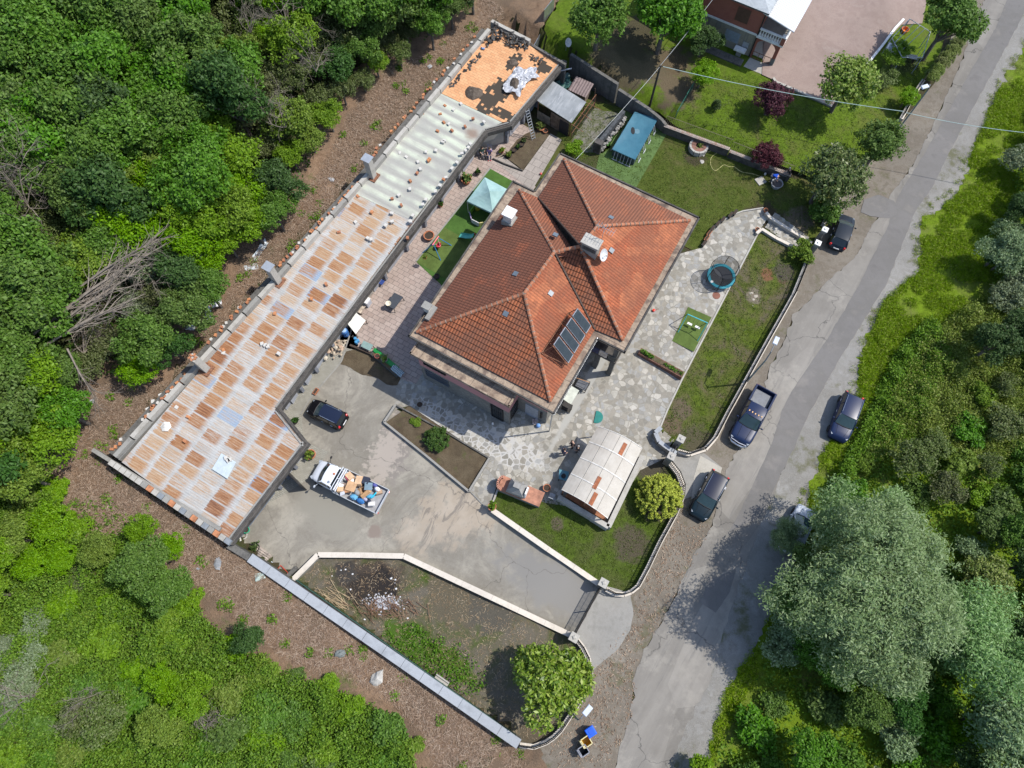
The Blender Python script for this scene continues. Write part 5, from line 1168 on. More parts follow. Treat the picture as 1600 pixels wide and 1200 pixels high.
# kerbs of the patio and the flower bed
def kerb(pts, w, h, mat, label, name='kerb'):
    P = [G(x, y) for x, y in pts]; m = MB()
    for a, b in zip(P, P[1:]):
        n = max(1, int((b-a).length/1.5))
        for i in range(n): p, q = a.lerp(b, i/n), a.lerp(b, (i+1)/n); p.z, q.z = gz(p), gz(q); m.seg(p, q, w, (p.z-.3, q.z-.3), (p.z+h, q.z+h))
    tag(m.build(name, mat), label, 'kerb')
kerb([(1183, 367), (1066, 592), (1043, 640), (1032, 667)], .14, .1, conc_l, 'thin pale kerb between the flagstones and the strip lawn')
kerb([(619, 634), (601, 661), (666, 713), (733, 769), (765, 717)], .17, .38, conc, 'grey concrete rim round the flower bed')
kerb([(619, 634), (690, 672), (765, 717)], .12, .3, conc_d, 'dark rim on the villa side of the flower bed')
kerb([(1097, 387), (1104, 373), (1114, 359), (1130, 345), (1144, 337), (1160, 331), (1192, 326)], .12, .18, conc_l, 'curved pale rim at the top of the flagstone patio')
kerb([(735, 768), (764, 798)], .1, .1, conc, 'low kerb between the driveway and the flagstones')
kerb([(782, 753), (768, 792)], .14, .25, conc_l, 'short pale kerb beside the barbecue')
kerb([(561, 480), (533, 566), (485, 622), (470, 648)], .12, .06, conc, 'grey kerb along the brick pavers by the shed')
kerb([(650, 409), (766, 263)], .15, .08, conc, 'grey kerb along the artificial turf')
kerb([(770, 249), (787, 257), (817, 268)], .1, .22, dark_conc, 'low dark rim of the vegetable plot')
# stone steps
def steps(a, b, w, n, drop, label, mat):
    A, B = G(*a), G(*b); d = B-A; d.z = 0; L = d.length; d.normalize(); t = thing('stone_steps', label, 'steps', (A.x, A.y, A.z-drop)); rz = atan2(d.y, d.x)
    for k in range(n):
        c = A+d*(L*(k+.5)/n); MB().box((c.x, c.y, A.z-drop*(k+.5)/n-.3+.05), (L/n+.04, w, .7), rz).build('step', mat, t)
steps((1203, 344), (1256, 383), 2.0, 7, .85, 'flight of grey stone steps going down to the road gate', flagstone)
steps((1030, 684), (1050, 702), 1.5, 4, .5, 'short flight of stone steps inside the garden entrance', flagstone)
lowwall('step_wall', [(1197, 332), (1203, 340), (1232, 358), (1268, 380)], .22, .45, (conc_l, cream), 'pale side wall on the upper side of the stone steps')
lowwall('step_wall', [(1182, 365), (1190, 358), (1212, 372), (1244, 388)], .22, .3, (conc_l, cream), 'pale side wall on the lower side of the stone steps')
lowwall('curved_wall', [(1033, 668), (1024, 676), (1030, 690), (1043, 700), (1057, 708)], .3, .8, (conc, bluegrey), 'curved grey wall inside the garden entrance')
# ---------------------------------------------------------------- the red house of the neighbour
HC = G(1206, 104, T); hz = HC.z
nb = thing('red_house', 'red rendered house with stone lower storey at the top of the picture', 'house', HC)
def H(a, b, z=0): v = HC+U1*a+U2*b; return Vector((v.x, v.y, hz+z))
def hp(pl): return [H(a, b) for a, b in pl]
MB().prism(hp([(-13, 0), (-2.6, 0), (-2.6, 9), (-13, 9)]), hz-.5, hz+2.75).build('stone_wall', stone_blk, nb)
MB().prism(hp([(-13, 0), (-2.6, 0), (-2.6, 9), (-13, 9)]), hz+2.75, hz+5.7).build('red_wall', redwall, nb)
MB().prism(hp([(-13.1, -.06), (0, -.06), (0, .3), (-13.1, .3)]), hz+2.68, hz+2.9).build('string_course', white, nb)
MB().prism(hp([(-13.5, -.5), (-2.2, -.5), (-2.2, 9.5), (-13.5, 9.5)]), hz+5.7, hz+5.85).build('eave', conc_d, nb)
m = MB(); e = [H(-13.5, -.5, 5.85), H(-2.2, -.5, 5.85), H(-2.2, 9.5, 5.85), H(-13.5, 9.5, 5.85), H(-9, 4.5, 7.3), H(-6.5, 4.5, 7.3)]
m.add(e, [(0, 1, 5, 4), (1, 2, 5), (2, 3, 4, 5), (3, 0, 4)]); m.build('roof', mottled('grey_translucent', [(.25, .28, .3), (.42, .45, .47), (.33, .36, .38)], 1.2, .4), nb)
corr = (lambda n: n.fin(n.ramp(n.nd('TexWave', {'Vector': n.co(rz=-ANG), 'Scale': 1.25}, wave_type='BANDS', bands_direction='Y').outputs[0], [(.2, (.4, .41, .43)), (.5, (.6, .61, .63))]), .5, n.nd('TexWave', {'Vector': n.co(rz=-ANG), 'Scale': 1.25}, wave_type='BANDS', bands_direction='Y').outputs[0], .6, .06))(NT('corrugated_grey'))
# porch with arch and balcony
a0 = -2.6
MB().prism(hp([(a0, 0), (a0+.28, 0), (a0+.28, .3), (a0, .3)]), hz, hz+2.75).build('porch_pillar', redwall, nb)
MB().prism(hp([(-.35, 0), (0, 0), (0, .35), (-.35, .35)]), hz, hz+2.75).build('porch_pillar', redwall, nb)
MB().prism(hp([(-.37, -.02), (.02, -.02), (.02, .37), (-.37, .37)]), hz, hz+.9).build('pillar_base', plain((.14, .17, .17), .7), nb)
m = MB(); N = 10; xs = [a0+.28+(2.25-.28)*i/N for i in range(N+1)]; zs = [1.95+.6*sin(pi*i/N)**.6 for i in range(N+1)]
for i in range(N):
    m.add([H(xs[i], 0, zs[i]), H(xs[i+1], 0, zs[i+1]), H(xs[i+1], 0, 2.75), H(xs[i], 0, 2.75), H(xs[i], .3, zs[i]), H(xs[i+1], .3, zs[i+1]), H(xs[i+1], .3, 2.75), H(xs[i], .3, 2.75)], [(0, 1, 2, 3), (7, 6, 5, 4), (0, 4, 5, 1), (3, 2, 6, 7)])
m.build('arch', redwall, nb)
MB().prism(hp([(a0, .31), (-.1, .31), (-.1, 9), (a0, 9)]), hz+2.6, hz+2.8).build('balcony_floor', conc, nb)
MB().prism(hp([(a0, -.25), (.2, -.25), (.2, 9), (0.02, 9), (.02, -.02), (a0, -.02)]), hz+2.72, hz+2.9).build('balcony_edge', white, nb)
MB().prism(hp([(a0, .4), (0, .4), (0, 9), (a0, 9)]), hz-.3, hz+.12).build('porch_floor', conc_l, nb)
def balus(A, B, n):
    d = B-A; m = MB()
    m.seg(A, B, .2, A.z+.78, A.z+.9); m.seg(A, B, .18, A.z, A.z+.08)
    for k in range(n): p = A+d*((k+.5)/n); m.lathe([(.06, .08), (.08, .25), (.04, .5), (.06, .78)], p, 8, cap0=False, cap1=False)
    return m.build('balustrade', white, nb)
balus(H(a0+.1, -.12, 2.9), H(-.1, -.12, 2.9), 9)
balus(H(.1, .4, 2.9), H(.1, 8.5, 2.9), 26)
MB().box(H(0, -.05, 3.35), (.4, .4, .9), ANG).build('balcony_pillar', redwall, nb); MB().box(H(0, -.05, 3.84), (.5, .5, .1), ANG).build('pillar_cap', white, nb)
m = MB(); rf = [H(a0-.2, -.3, 5.6), H(.6, -.3, 4.9), H(.6, 9.3, 4.9), H(a0-.2, 9.3, 5.6)]; m.add(rf+[p-Vector((0, 0, .1)) for p in rf], [(0, 1, 2, 3), (7, 6, 5, 4), (0, 4, 5, 1), (1, 5, 6, 2), (2, 6, 7, 3), (3, 7, 4, 0)]); m.build('porch_roof', corr, nb)
m = MB(); m.tube([H(.1, .2, 2.9), H(.1, .2, 4.9)], .07); m.tube([H(.1, 5, 2.9), H(.1, 5, 4.9)], .07); m.build('porch_post', white, nb)
MB().tube([H(a0+.05, -.1, .1), H(a0+.05, -.1, 5.7)], .06, 6).build('downpipe', black, nb)
def nwin(a, w, z0, z1, mat, fr=conc, nm='window'):
    f = MB().prism(hp([(a-w/2-.08, -.05), (a+w/2+.08, -.05), (a+w/2+.08, .02), (a-w/2-.08, .02)]), hz+z0-.1, hz+z1).build(nm, fr, nb)
    g = MB().prism(hp([(a-w/2, -.07), (a+w/2, -.07), (a+w/2, .0), (a-w/2, .0)]), hz+z0, hz+z1-.04).build('pane', mat, None, org=(0, 0, 0), world=False); g.parent = f; g.location = -HC
nwin(-4.6, 1.35, 3.5, 5.1, plain((.1, .05, .035), .7), redwall); nwin(-9.6, 1.35, 3.5, 5.1, plain((.1, .05, .035), .7), redwall)
nwin(-4.9, 1.5, 1.0, 2.2, plain((.2, .24, .29), .6)); nwin(-9.2, 1.5, 1.3, 2.4, glassd); nwin(-3.3, .6, .9, 1.6, steel)
m = MB()
for z in (.15, .9): m.tube([H(a0+.3, -.02, z), H(-.4, -.02, z)], .03)
for k in range(4): x = a0+.3+1.9*k/3; m.tube([H(x, -.02, .1), H(x, -.02, .9)], .025)
m.build('porch_gate', rustiron, nb)
MB().prism(hp([(a0-.1, -1.5), (-.2, -1.5), (-.2, -.1), (a0-.1, -.1)]), hz-.4, hz+.08).build('doorstep', conc_l, nb)
t = thing('stone_sink', 'white outdoor sink against the stone wall of the red house', 'sink', H(-3.6, -.45))
MB().box(H(-3.6, -.45, .85), (1.2, .6, .2), ANG).build('basin', white, t); MB().box(H(-3.6, -.4, .37), (.5, .4, .75), ANG).build('pedestal', conc, t)
MB().seg(H(-7, -1.3), H(-2.8, -1.3), .9, hz-.3, hz+.25).build('stone_ledge', conc_d, label='low stone ledge with hoses along the foot of the red house', cat='ledge')
# ---------------------------------------------------------------- shelter with a cream barrel canopy
ze, zc_ = 2.15, 2.95
c00, c10, c11, c01 = at(934, 667, ze), at(1003, 701, ze), at(949, 811, ze), at(877, 766, ze)
SHC = (c00+c10+c11+c01)/4; SHC.z = 0
sh = thing('garden_shelter', 'garden shelter with a cream arched canopy over wooden benches', 'shelter', SHC)
N, M_ = 14, 8; canvas = (lambda n: n.fin(n.ramp(n.noise(n.co(), 1.6, 5, .6), [(.3, (.4, .368, .32)), (.7, (.475, .445, .395))]), .85, n.noise(n.co(), 2.5, 3), .15, .05))(NT('canvas'))
def cp(u, v): p = c00.lerp(c10, u).lerp(c01.lerp(c11, u), v); p.z = ze+(zc_-ze)*sin(pi*(.06+.88*u))**.9-.05*sin(pi*v*4)**2*0; return p
def canopy(z, u0, u1, v0, v1, nu, nv, mat, name):
    m = MB(); vs = [cp(u0+(u1-u0)*i/nu, v0+(v1-v0)*j/nv)+Vector((0, 0, z)) for i in range(nu+1) for j in range(nv+1)]
    lo_ = [p-Vector((0, 0, .03)) for p in vs]; k = nv+1; n_ = len(vs)
    m.add(vs+lo_, [(i*k+j, (i+1)*k+j, (i+1)*k+j+1, i*k+j+1) for i in range(nu) for j in range(nv)]+[(n_+i*k+j, n_+i*k+j+1, n_+(i+1)*k+j+1, n_+(i+1)*k+j) for i in range(nu) for j in range(nv)])
    return m.build(name, mat, sh)
canopy(0, 0, 1, 0, 1, N, M_, canvas, 'canopy')
for k in range(5):
    canopy(.035, 0, 1, max(0, k/4-.008), min(1, k/4+.008), N, 1, offwhite, 'rib')
m = MB()
for u in (.25, .5, .75): m.tube([cp(u, 0)+Vector((0, 0, .03)), cp(u, 1)+Vector((0, 0, .03))], .018, 4)
m.build('seam', canvas, sh)
for (u0, v0) in ((.66, .07), (.52, .62), (.6, .82)): canopy(.045, u0-.04, u0+.04, v0-.0, v0+.17, 2, 2, plain((.28, .085, .03), .7, var=.3), 'open_slot')
for u in (0.03, .5, .97):
    for v in (.03, .97): p = cp(u, v); MB().tube([(p.x, p.y, -.2), p-Vector((0, 0, .02))], .06, 6).build('post', plain((.22, .1, .05), .7), sh)
b0, b1_, b2_, b3_ = at(872, 776, .8), at(951, 823, .8), at(1004, 712, .8), at(930, 676, .8)
m = MB()
m.seg(b0, b1_, .4, -.4, .8); m.seg(b1_, b2_, .4, -.6, .8)
m.build('low_wall', conc_l, sh)
m = MB(); m.seg(b0+U2*.65+U1*.5, b1_+U2*.65-U1*.5, .6, .3, .5); m.build('bench', plain((.25, .1, .045), .7, var=.35), sh)
fl = [b0+U2*.2, b1_+U2*.2-U1*.2, b2_-U1*.2, b3_]
MB().prism([Vector((p.x, p.y, 0)) for p in fl], -.3, .06).build('floor', flagstone, sh)
p = (b0+b1_+b2_+b3_)/4; m = MB(); m.box((p.x, p.y, .72), (1.0, 3.2, .07), ANG)
for dx in (-.35, .35):
    for dy in (-1.3, 1.3): q = p+U1*dx+U2*dy; m.box((q.x, q.y, .35), (.08, .08, .7), ANG)
tag(m.build('picnic_table', plain((.25, .1, .045), .7, var=.35)), 'brown wooden table under the cream canopy', 'table')
# ---------------------------------------------------------------- barbecue
A, B = at(790, 757, .95), at(838, 777, .95); C = (A+B)/2; C.z = 0; d = (B-A).normalized(); rz = atan2(d.y, d.x); nn = Vector((-d.y, d.x, 0))
bq = thing('stone_barbecue', 'stone barbecue with a grey hood and terracotta worktop on the patio edge', 'barbecue', C)
L = (B-A).length+.9
MB().box(C+Vector((0, 0, .42)), (L, 1.15, .9), rz).build('base', conc, bq)
MB().box(C+Vector((0, 0, .91)), (L+.1, 1.25, .09), rz).build('worktop', plain((.36, .17, .11), .8, var=.25), bq)
m = MB(); h = C-d*.35
m.box(h+Vector((0, 0, 1.25)), (1.5, 1.1, .6), rz, taper=.96); m.box(h+Vector((0, 0, 1.85)), (1.45, 1.05, .62), rz, taper=.42); m.box(h+Vector((0, 0, 2.3)), (.55, .42, .35), rz)
m.build('hood', mottled('hood_concrete', [(.27, .265, .25), (.36, .35, .335)], 1.2), bq)
MB().box(h+d*.83+Vector((0, 0, 1.5)), (.16, .9, .95), rz, taper=.7).build('side_panel', white, bq)
m = MB(); q = C-d*(L/2-.15)
for k in range(9): a = radians(-90+20*k*1.0); m.box(q+Vector((0, 0, 1.0))-d*.35*cos(a)+nn*.5*sin(a), (.14, .22, .5), rz+a*0)
m.build('brick_wing', plain((.42, .2, .14), .8, var=.3), bq)
def pot(px, py, r, h, label, mat=terracotta, plantc=None, z=0, f=T0, name='flower_pot', cat='flower pot'):
    p = G(px, py, f, z); p.z += z; t = thing(name, label, cat, p); m = MB()
    m.lathe([(r*.68, 0), (r*.95, h*.85), (r*1.08, h*.85), (r*1.08, h), (r*.9, h), (r*.85, h*.8)], (0, 0, 0), 14, cap1=False); m.build('pot', mat, t, world=False)
    MB().lathe([(r*.86, h*.8), (r*.86, h*.82)], (0, 0, 0), 12).build('soil', plain((.05, .035, .025), .95), t, world=False)
    if plantc:
        me = leaf_mesh('leaves', np.random.default_rng(int(px)).normal(0, r*.45, (26, 3))*[1, 1, .5]+[0, 0, h+r*.5], r*.25, 5, r*.75, np.random.default_rng(int(px)), LM[plantc], .6)
        o = bpy.data.objects.new('foliage', me); COL.objects.link(o); o.parent = t
    return t
pot(854, 764, .3, .5, 'terracotta pot on the flagstones left of the cream shelter', z=0)
pot(769, 793, .33, .5, 'terracotta pot on the end of the driveway wall', plantc='lime', z=.58)
pot(656.5, 634, .28, .4, 'small stone urn at the upper corner of the flower bed', conc)
pot(729, 285, .48, .6, 'big terracotta pot with a plant beside the turf kerb', plantc='broad')
pot(671, 372, .48, .5, 'wide empty terracotta pot beside the turf kerb near the toddler swing')
pot(746.5, 272.5, .26, .4, 'small black pot on the pavers by the upper turf corner', black, 'yew')
pot(689, 322, .25, .4, 'small brown pot against the shed wall beside the turf', plantc='yew')
pot(679, 320, .22, .35, 'little pot with pale flowers under the shed beam', plantc='hedge')
pot(683, 434, .25, .35, 'small black bucket at the lower corner of the turf', black)
pot(784, 238, .26, .35, 'terracotta pot with a leafy plant on the vegetable plot edge', plantc='lime')
pot(795, 245, .28, .3, 'leafy potted herb on the dark vegetable plot soil', black, 'lime')
for i, (x, y) in enumerate(((803, 237), (809, 232), (815, 228), (818, 223))): pot(x, y, .24, .3, 'one of the dark pots in a row by the ladder foot', black, 'yew' if i % 2 else None).__setitem__('group', 'dark pots by the ladder')
pot(852, 207, .25, .3, 'brown pot by the wire cage door', plantc=None)
pot(845, 202, .4, .35, 'pot with a yellow green bush beside the wire cage', plantc='hedge')
pot(462, 659, .28, .3, 'small round potted plant on the brick pavers by the black car', black, 'deep')
pot(487, 712, .42, .45, 'terracotta tub with a bushy plant in front of the white truck', plantc='lime')
pot(477, 704, .32, .4, 'pot with light green leaves beside the terracotta tub', conc, 'lime')
pot(1182, 361, .2, .35, 'small terracotta pot at the lower corner of the stone steps')
pot(1195, 331, .2, .35, 'small terracotta pot at the upper corner of the stone steps')
pot(664, 404, .2, .25, 'tiny red pot hanging by the shed wall', plantc='lime', z=1.2)
pot(826, 290, .01, .01, 'x') if 0 else None
for i, (x, y) in enumerate(((1099, 383), (1103, 375), (1107, 367), (1112, 360), (1120, 353), (1128, 346), (1140, 339), (1147, 335))):
    p = G(x, y); q = G(x+4, y-5); rz = atan2(q.y-p.y, q.x-p.x)
    t = thing('planter_box', 'dark little planter box on the curved patio rim', 'planter', p, rz, 'planter boxes on the curved rim')
    m = MB(); m.box((0, 0, .27), (.62, .24, .3), taper=1.1); m.build('box', black if i not in (1, 2) else terracotta, t, world=False); MB().box((0, 0, .425), (.56, .2, .012)).build('soil', plain((.05, .035, .025), .95), t, world=False)
# brick planter with plants across the patio
A, B = G(998, 551), G(1065, 590); t = thing('brick_planter', 'long brick planter with leafy plants across the flagstone patio', 'planter', A)
MB().seg(A, B, .6, -.2, .5).build('brick_rim', plain((.17, .085, .06), .85, var=.35, sc=6), t); MB().seg(A+U1*.1, B-U1*.1, .42, .5, .53).build('soil', soilm, t)
rr = np.random.default_rng(4); C = [tuple(A.lerp(B, f)+Vector((0, 0, .62+.12*rr.random()))) for f in np.r_[rr.uniform(.02, .3, 24), rr.uniform(.5, .98, 26)]]
me = leaf_mesh('leaves', np.array(C)-np.array(A), .16, 9, .2, rr, LM['broad'], .7); o = bpy.data.objects.new('foliage', me); COL.objects.link(o); o.parent = t
# ---------------------------------------------------------------- things on the terrace and in the garden
def tb(m, pts, r, n=5, mi=0): m.tube(pts, r, n, mi)
gz0 = [at(757.5, 277, 2.0), at(795, 297, 2.0), at(770, 333, 2.0), at(730, 314, 2.0)]; ga = at(765, 299, 2.95)
gc = sum(gz0, Vector())/4; gc.z = 0
t = thing('gazebo_tent', 'pale teal pop up gazebo on the artificial turf', 'gazebo', gc)
teal = (lambda n: n.fin(n.ramp(n.noise(n.co(), 1.5, 5, .6), [(.3, (.24, .385, .38)), (.7, (.33, .48, .47))]), .8, n.noise(n.co(), 1.8, 4), .5, .06))(NT('tent_cloth'))
m = MB(); n_ = 6
for i in range(4):
    a, b = gz0[i], gz0[(i+1) % 4]; vs = []
    for r_i in range(n_+1):
        f = r_i/n_
        for k in range(n_+1):
            p = a.lerp(b, k/n_).lerp(ga, f); sag = -.16*sin(pi*f)*(1-.5*abs(2*k/n_-1)); vs.append((p.x, p.y, p.z+sag))
    w = n_+1; m.add(vs, [(r_i*w+k, r_i*w+k+1, (r_i+1)*w+k+1, (r_i+1)*w+k) for r_i in range(n_) for k in range(n_)])
m.build('canopy', teal, t)
for i in range(4):
    a, b = gz0[i], gz0[(i+1) % 4]; MB().seg(a.lerp(b, .004), b.lerp(a, .004), .015, 1.78, 2.0).build('valance', teal, t)
    MB().tube([(a.x, a.y, 0), a-Vector((0, 0, .05))], .03).build('leg', white, t)
# playpen of coloured plastic panels
pc = G(752, 339); t = thing('playpen', 'octagonal play pen of coloured plastic panels under the gazebo edge', 'playpen', pc)
cols = [(.2, .45, .05), (.5, .38, .6), (.68, .68, .66), (.7, .62, .28), (.05, .25, .5), (.05, .35, .42), (.2, .45, .05), (.65, .55, .1)]
for k in range(8):
    a0_, a1_ = 2*pi*k/8+2.2, 2*pi*(k+1)/8+2.2; A = pc+Vector((1.1*cos(a0_), 1.1*sin(a0_), 0)); B = pc+Vector((1.1*cos(a1_), 1.1*sin(a1_), 0))
    MB().seg(A.lerp(B, .03), B.lerp(A, .03), .06, .06, .66).build('panel', plain(cols[k], .45), t)
q = G(746, 327); MB().box((q.x, q.y, .3), (.45, .4, .5), .5).build('child_chair', plain((.45, .4, .04), .5), None, label='yellow plastic child seat inside the coloured play pen', cat='child seat')
# slide
a, b = at(718, 368, .12), at(739, 370, .95); d = (b-a); d.z = 0; d.normalize(); nn = Vector((-d.y, d.x, 0))
t = thing('toy_slide', 'small teal plastic slide on the turf beside the villa', 'slide', Vector((a.x, a.y, 0))); m = MB(); vs = []
for k in range(9):
    f = k/8; p = a.lerp(b, f); p.z = .12+.85*(f**1.3)+.05*sin(f*7); vs += [p+nn*.28+Vector((0, 0, .14)), p+nn*.22, p-nn*.22, p-nn*.28+Vector((0, 0, .14))]
m.add(vs, [(k*4+j, k*4+j+1, (k+1)*4+j+1, (k+1)*4+j) for k in range(8) for j in range(3)]); m.build('chute', plain((.1, .42, .36), .4), t)
m = MB()
for s in (-.3, .3): m.tube([b+nn*s+Vector((0, 0, .2)), b+d*.6+nn*s-Vector((0, 0, .95))], .05)
for k in range(3): m.tube([b+d*(.15+.18*k)+nn*.3-Vector((0, 0, .2+.25*k)), b+d*(.15+.18*k)-nn*.3-Vector((0, 0, .2+.25*k))], .035)
m.build('ladder', plain((.42, .06, .06), .5), t)
# toddler swing
A, B = at(684, 371, 1.25), at(677, 381, 1.25); t = thing('toddler_swing', 'small toddler swing with blue legs and a red seat on the turf', 'swing', Vector((A.x, A.y, 0)))
blue = plain((.03, .17, .38), .4); redp = plain((.62, .05, .09), .4); d = (A-B).normalized()
MB().tube([A+d*.15, B-d*.15], .06, 8).build('top_bar', redp, t)
for P0, ft in ((A, (706, 384)), (A, (672, 385)), (B, (689, 408)), (B, (659, 396))):
    g = G(*ft); MB().tube([P0, g], .04, 6).build('leg', blue, t)
c = (A+B)/2-Vector((0, 0, .85)); c = c+U1*.25; m = MB(); m.lathe([(.12, 0), (.2, .05), (.22, .28), (.18, .3), (.15, .1)], c, 12); m.box(c+U2*.18+Vector((0, 0, .3)), (.3, .06, .35), ANG); m.build('seat', redp, t)
m = MB(); m.tube([A-Vector((0, 0, .03)), c+U1*.15+Vector((0, 0, .3))], .012, 4); m.tube([B-Vector((0, 0, .03)), c-U1*.15+Vector((0, 0, .3))], .012, 4); m.build('rope', white, t)
def table(corners, z, mat, label, legm=black, name='garden_table'):
    P = [at(x, y, z) for x, y in corners]; c = sum(P, Vector())/4; t = thing(name, label, 'table', (c.x, c.y, 0))
    MB().prism(P, z-.06, z).build('table_top', mat, t)
    for p in P: q = p.lerp(c, .1); MB().tube([(q.x, q.y, z-.06), (p.x, p.y, 0)], .035, 5).build('leg', legm, t)
    return t
table([(616, 457), (630, 464), (615.5, 483), (602.5, 476)], .75, plain((.05, .056, .068), .5), 'black rectangular garden table on the paved terrace')
p = at(607, 475, .75); t = thing('bowl', 'cream bowl standing on the black garden table', 'bowl', (p.x, p.y, .752)); m = MB(); m.lathe([(.1, 0), (.22, .08), (.26, .14), (.23, .13), (.1, .04)], (0, 0, 0), 14); m.build('bowl_body', plain((.7, .64, .5), .5), t, world=False)
table([(568, 532), (583, 539), (578, 548), (563.5, 541)], .7, plain((.19, .28, .26), .6), 'grey green garden table at the lower end of the paved terrace')
table([(893, 603), (905, 610), (892, 632), (880.5, 624)], .9, plain((.5, .53, .47), .45), 'pale topped metal table by the downpipe corner of the villa')
def barrel(px, py, r, h, mat, label, lid=None, z0=0, cat='barrel', name='plastic_barrel'):
    p = G(px, py); t = thing(name, label, cat, (p.x, p.y, p.z+z0)); MB().lathe([(r*.85, 0), (r, .08*h), (r, .3*h), (r*1.04, .32*h), (r, .35*h), (r, .9*h), (r*.8, h), (.02, h+.01)], (0, 0, 0), 16).build('body', mat, t, world=False)
    if lid: MB().lathe([(r*.75, h+.0), (r*.72, h+.05), (.02, h+.06)], (0, 0, 0), 14).build('lid', lid, t, world=False)
    return t
barrel(541, 523, .3, .95, plain((.06, .17, .42), .35), 'blue plastic barrel against the shed wall by the rubble', plain((.35, .5, .7), .4))
for k, (x, y) in enumerate(((556, 531), (560, 534), (557.5, 536.5))): barrel(x, y, .14, .42, plain((.08, .3, .55), .2), 'blue water bottle beside the grey green table', cat='bottle', name='water_bottle').__setitem__('group', 'blue water bottles')
# sheets, cabinet and bench by the shed wall
wavy = (lambda n: n.fin((.6, .6, .56), .7, n.nd('TexWave', {'Vector': n.co(rz=-ANG), 'Scale': 2.2}, wave_type='BANDS', bands_direction='Y').outputs[0], .6, .06))(NT('white_corrugated'))
P = [at(541, 501, .6), at(554, 486, 1.25), at(571.5, 500.5, .95), at(555.5, 522, .12)]
P = [at(540, 502, 1.15), at(553, 486, 1.15), at(571.5, 500.5, .75), at(556, 522, .75)]
t = thing('corrugated_lean_to', 'white corrugated sheet propped as a little lean to against the shed', 'lean-to', Vector((P[0].x, P[0].y, 0)))
m = MB(); N = 18; vs = []
for i in range(N+1):
    f = i/N
    for e in (0, 1): p = P[0].lerp(P[1], f).lerp(P[3].lerp(P[2], f), e); vs.append(p+Vector((0, 0, .04*sin(f*N*pi))))
m.add(vs, [(2*i, 2*i+1, 2*i+3, 2*i+2) for i in range(N)]); m.build('sheet', plain((.62, .62, .57), .6), t)
m = MB()
for p in P[2:]: m.tube([(p.x, p.y, 0), p], .04)
m.build('prop', darkwood, t)
for k, (x, y, dz, lb) in enumerate(((577, 457, .0, 'first'), (582, 452, .03, 'second'))):
    p = G(x, y); t_ = MB(); vs = []
    for i in range(13): vs += [p+U2*(i*.075-.45)+U1*(.04*(i % 2))+Vector((0, 0, .03)), p+U2*(i*.075-.45)+U1*(.04*(i % 2)-.25)+Vector((0, 0, 1.75))]
    t_.add(vs, [(2*i, 2*i+1, 2*i+3, 2*i+2) for i in range(12)])
    tag(t_.build('corrugated_sheet', offwhite), ['white corrugated sheet leaning on the shed wall by the cabinet', 'white corrugated sheet leaning on the shed wall by the blue chair'][k], 'sheet')
p = G(574, 475); t = thing('white_cabinet', 'white metal cabinet standing by the shed wall', 'cabinet', p, ANG); MB().box((0, 0, .45), (.65, .6, .9)).build('body', plain((.55, .57, .6), .5), t, world=False); MB().box((.335, 0, .42), (.02, .5, .7)).build('door', plain((.45, .47, .52), .4), t, world=False); MB().box((0, 0, .915), (.69, .64, .03)).build('top', white, t, world=False)
p = G(567, 486); t = thing('wooden_bench', 'small beige wooden bench by the white cabinet', 'bench', p, ANG+pi/2); MB().box((0, 0, .42), (.9, .3, .06)).build('seat', plain((.5, .42, .34), .8, var=.3), t, world=False)
for s in (-.36, .36): MB().box((s, 0, .2), (.06, .26, .39)).build('leg', darkwood, t, world=False)
def chair(px, py, rz, col, label, f=T0):
    p = G(px, py, f); t = thing('garden_chair', label, 'chair', p, rz); cm = plain(col, .6)
    MB().box((0, 0, .43), (.48, .48, .05)).build('seat', cm, t, world=False); MB().box((-.24, 0, .72), (.05, .48, .55), ry=-.15).build('backrest', cm, t, world=False)
    for x in (-.2, .2):
        for y in (-.2, .2): MB().tube([(x, y, .42), (x*1.15, y*1.15, 0)], .022, 5).build('leg', steel, t, world=False)
    return t
chair(597, 444, ANG, (.02, .05, .22), 'dark blue chair against the shed wall'); chair(753, 240, ANG+.4, (.03, .09, .06), 'dark green chair where two people sit by the shed')
# rubble heap
r = random.Random(11)
for k in range(46):
    u, v = r.gauss(0, .33), r.gauss(0, .3); u = max(-.9, min(.9, u)); v = max(-.9, min(.9, v)); p = G(524+u*36+v*6, 545-u*14+v*22)
    s = r.uniform(.22, .5); z = max(0, .55*(1-(u*u+v*v)*1.3))
    tag(MB().rock((p.x, p.y, z+s*.25), (s, s*r.uniform(.6, .9), s*.65), k, 0, r.random()*6).build('rubble_stone', plain(r.choice([(.45, .38, .29), (.52, .46, .37), (.38, .3, .22), (.5, .36, .26)]), .9, var=.25)), 'tan broken stone in the rubble heap against the shed', 'stone', 'stones of the rubble heap')
MB().rock((G(524, 545).x, G(524, 545).y, .1), (2.2, 1.9, .9), 99).build('rubble_mound', plain((.36, .3, .23), .95, var=.3), label='sandy mound of rubble under the broken stones by the shed', cat='rubble')
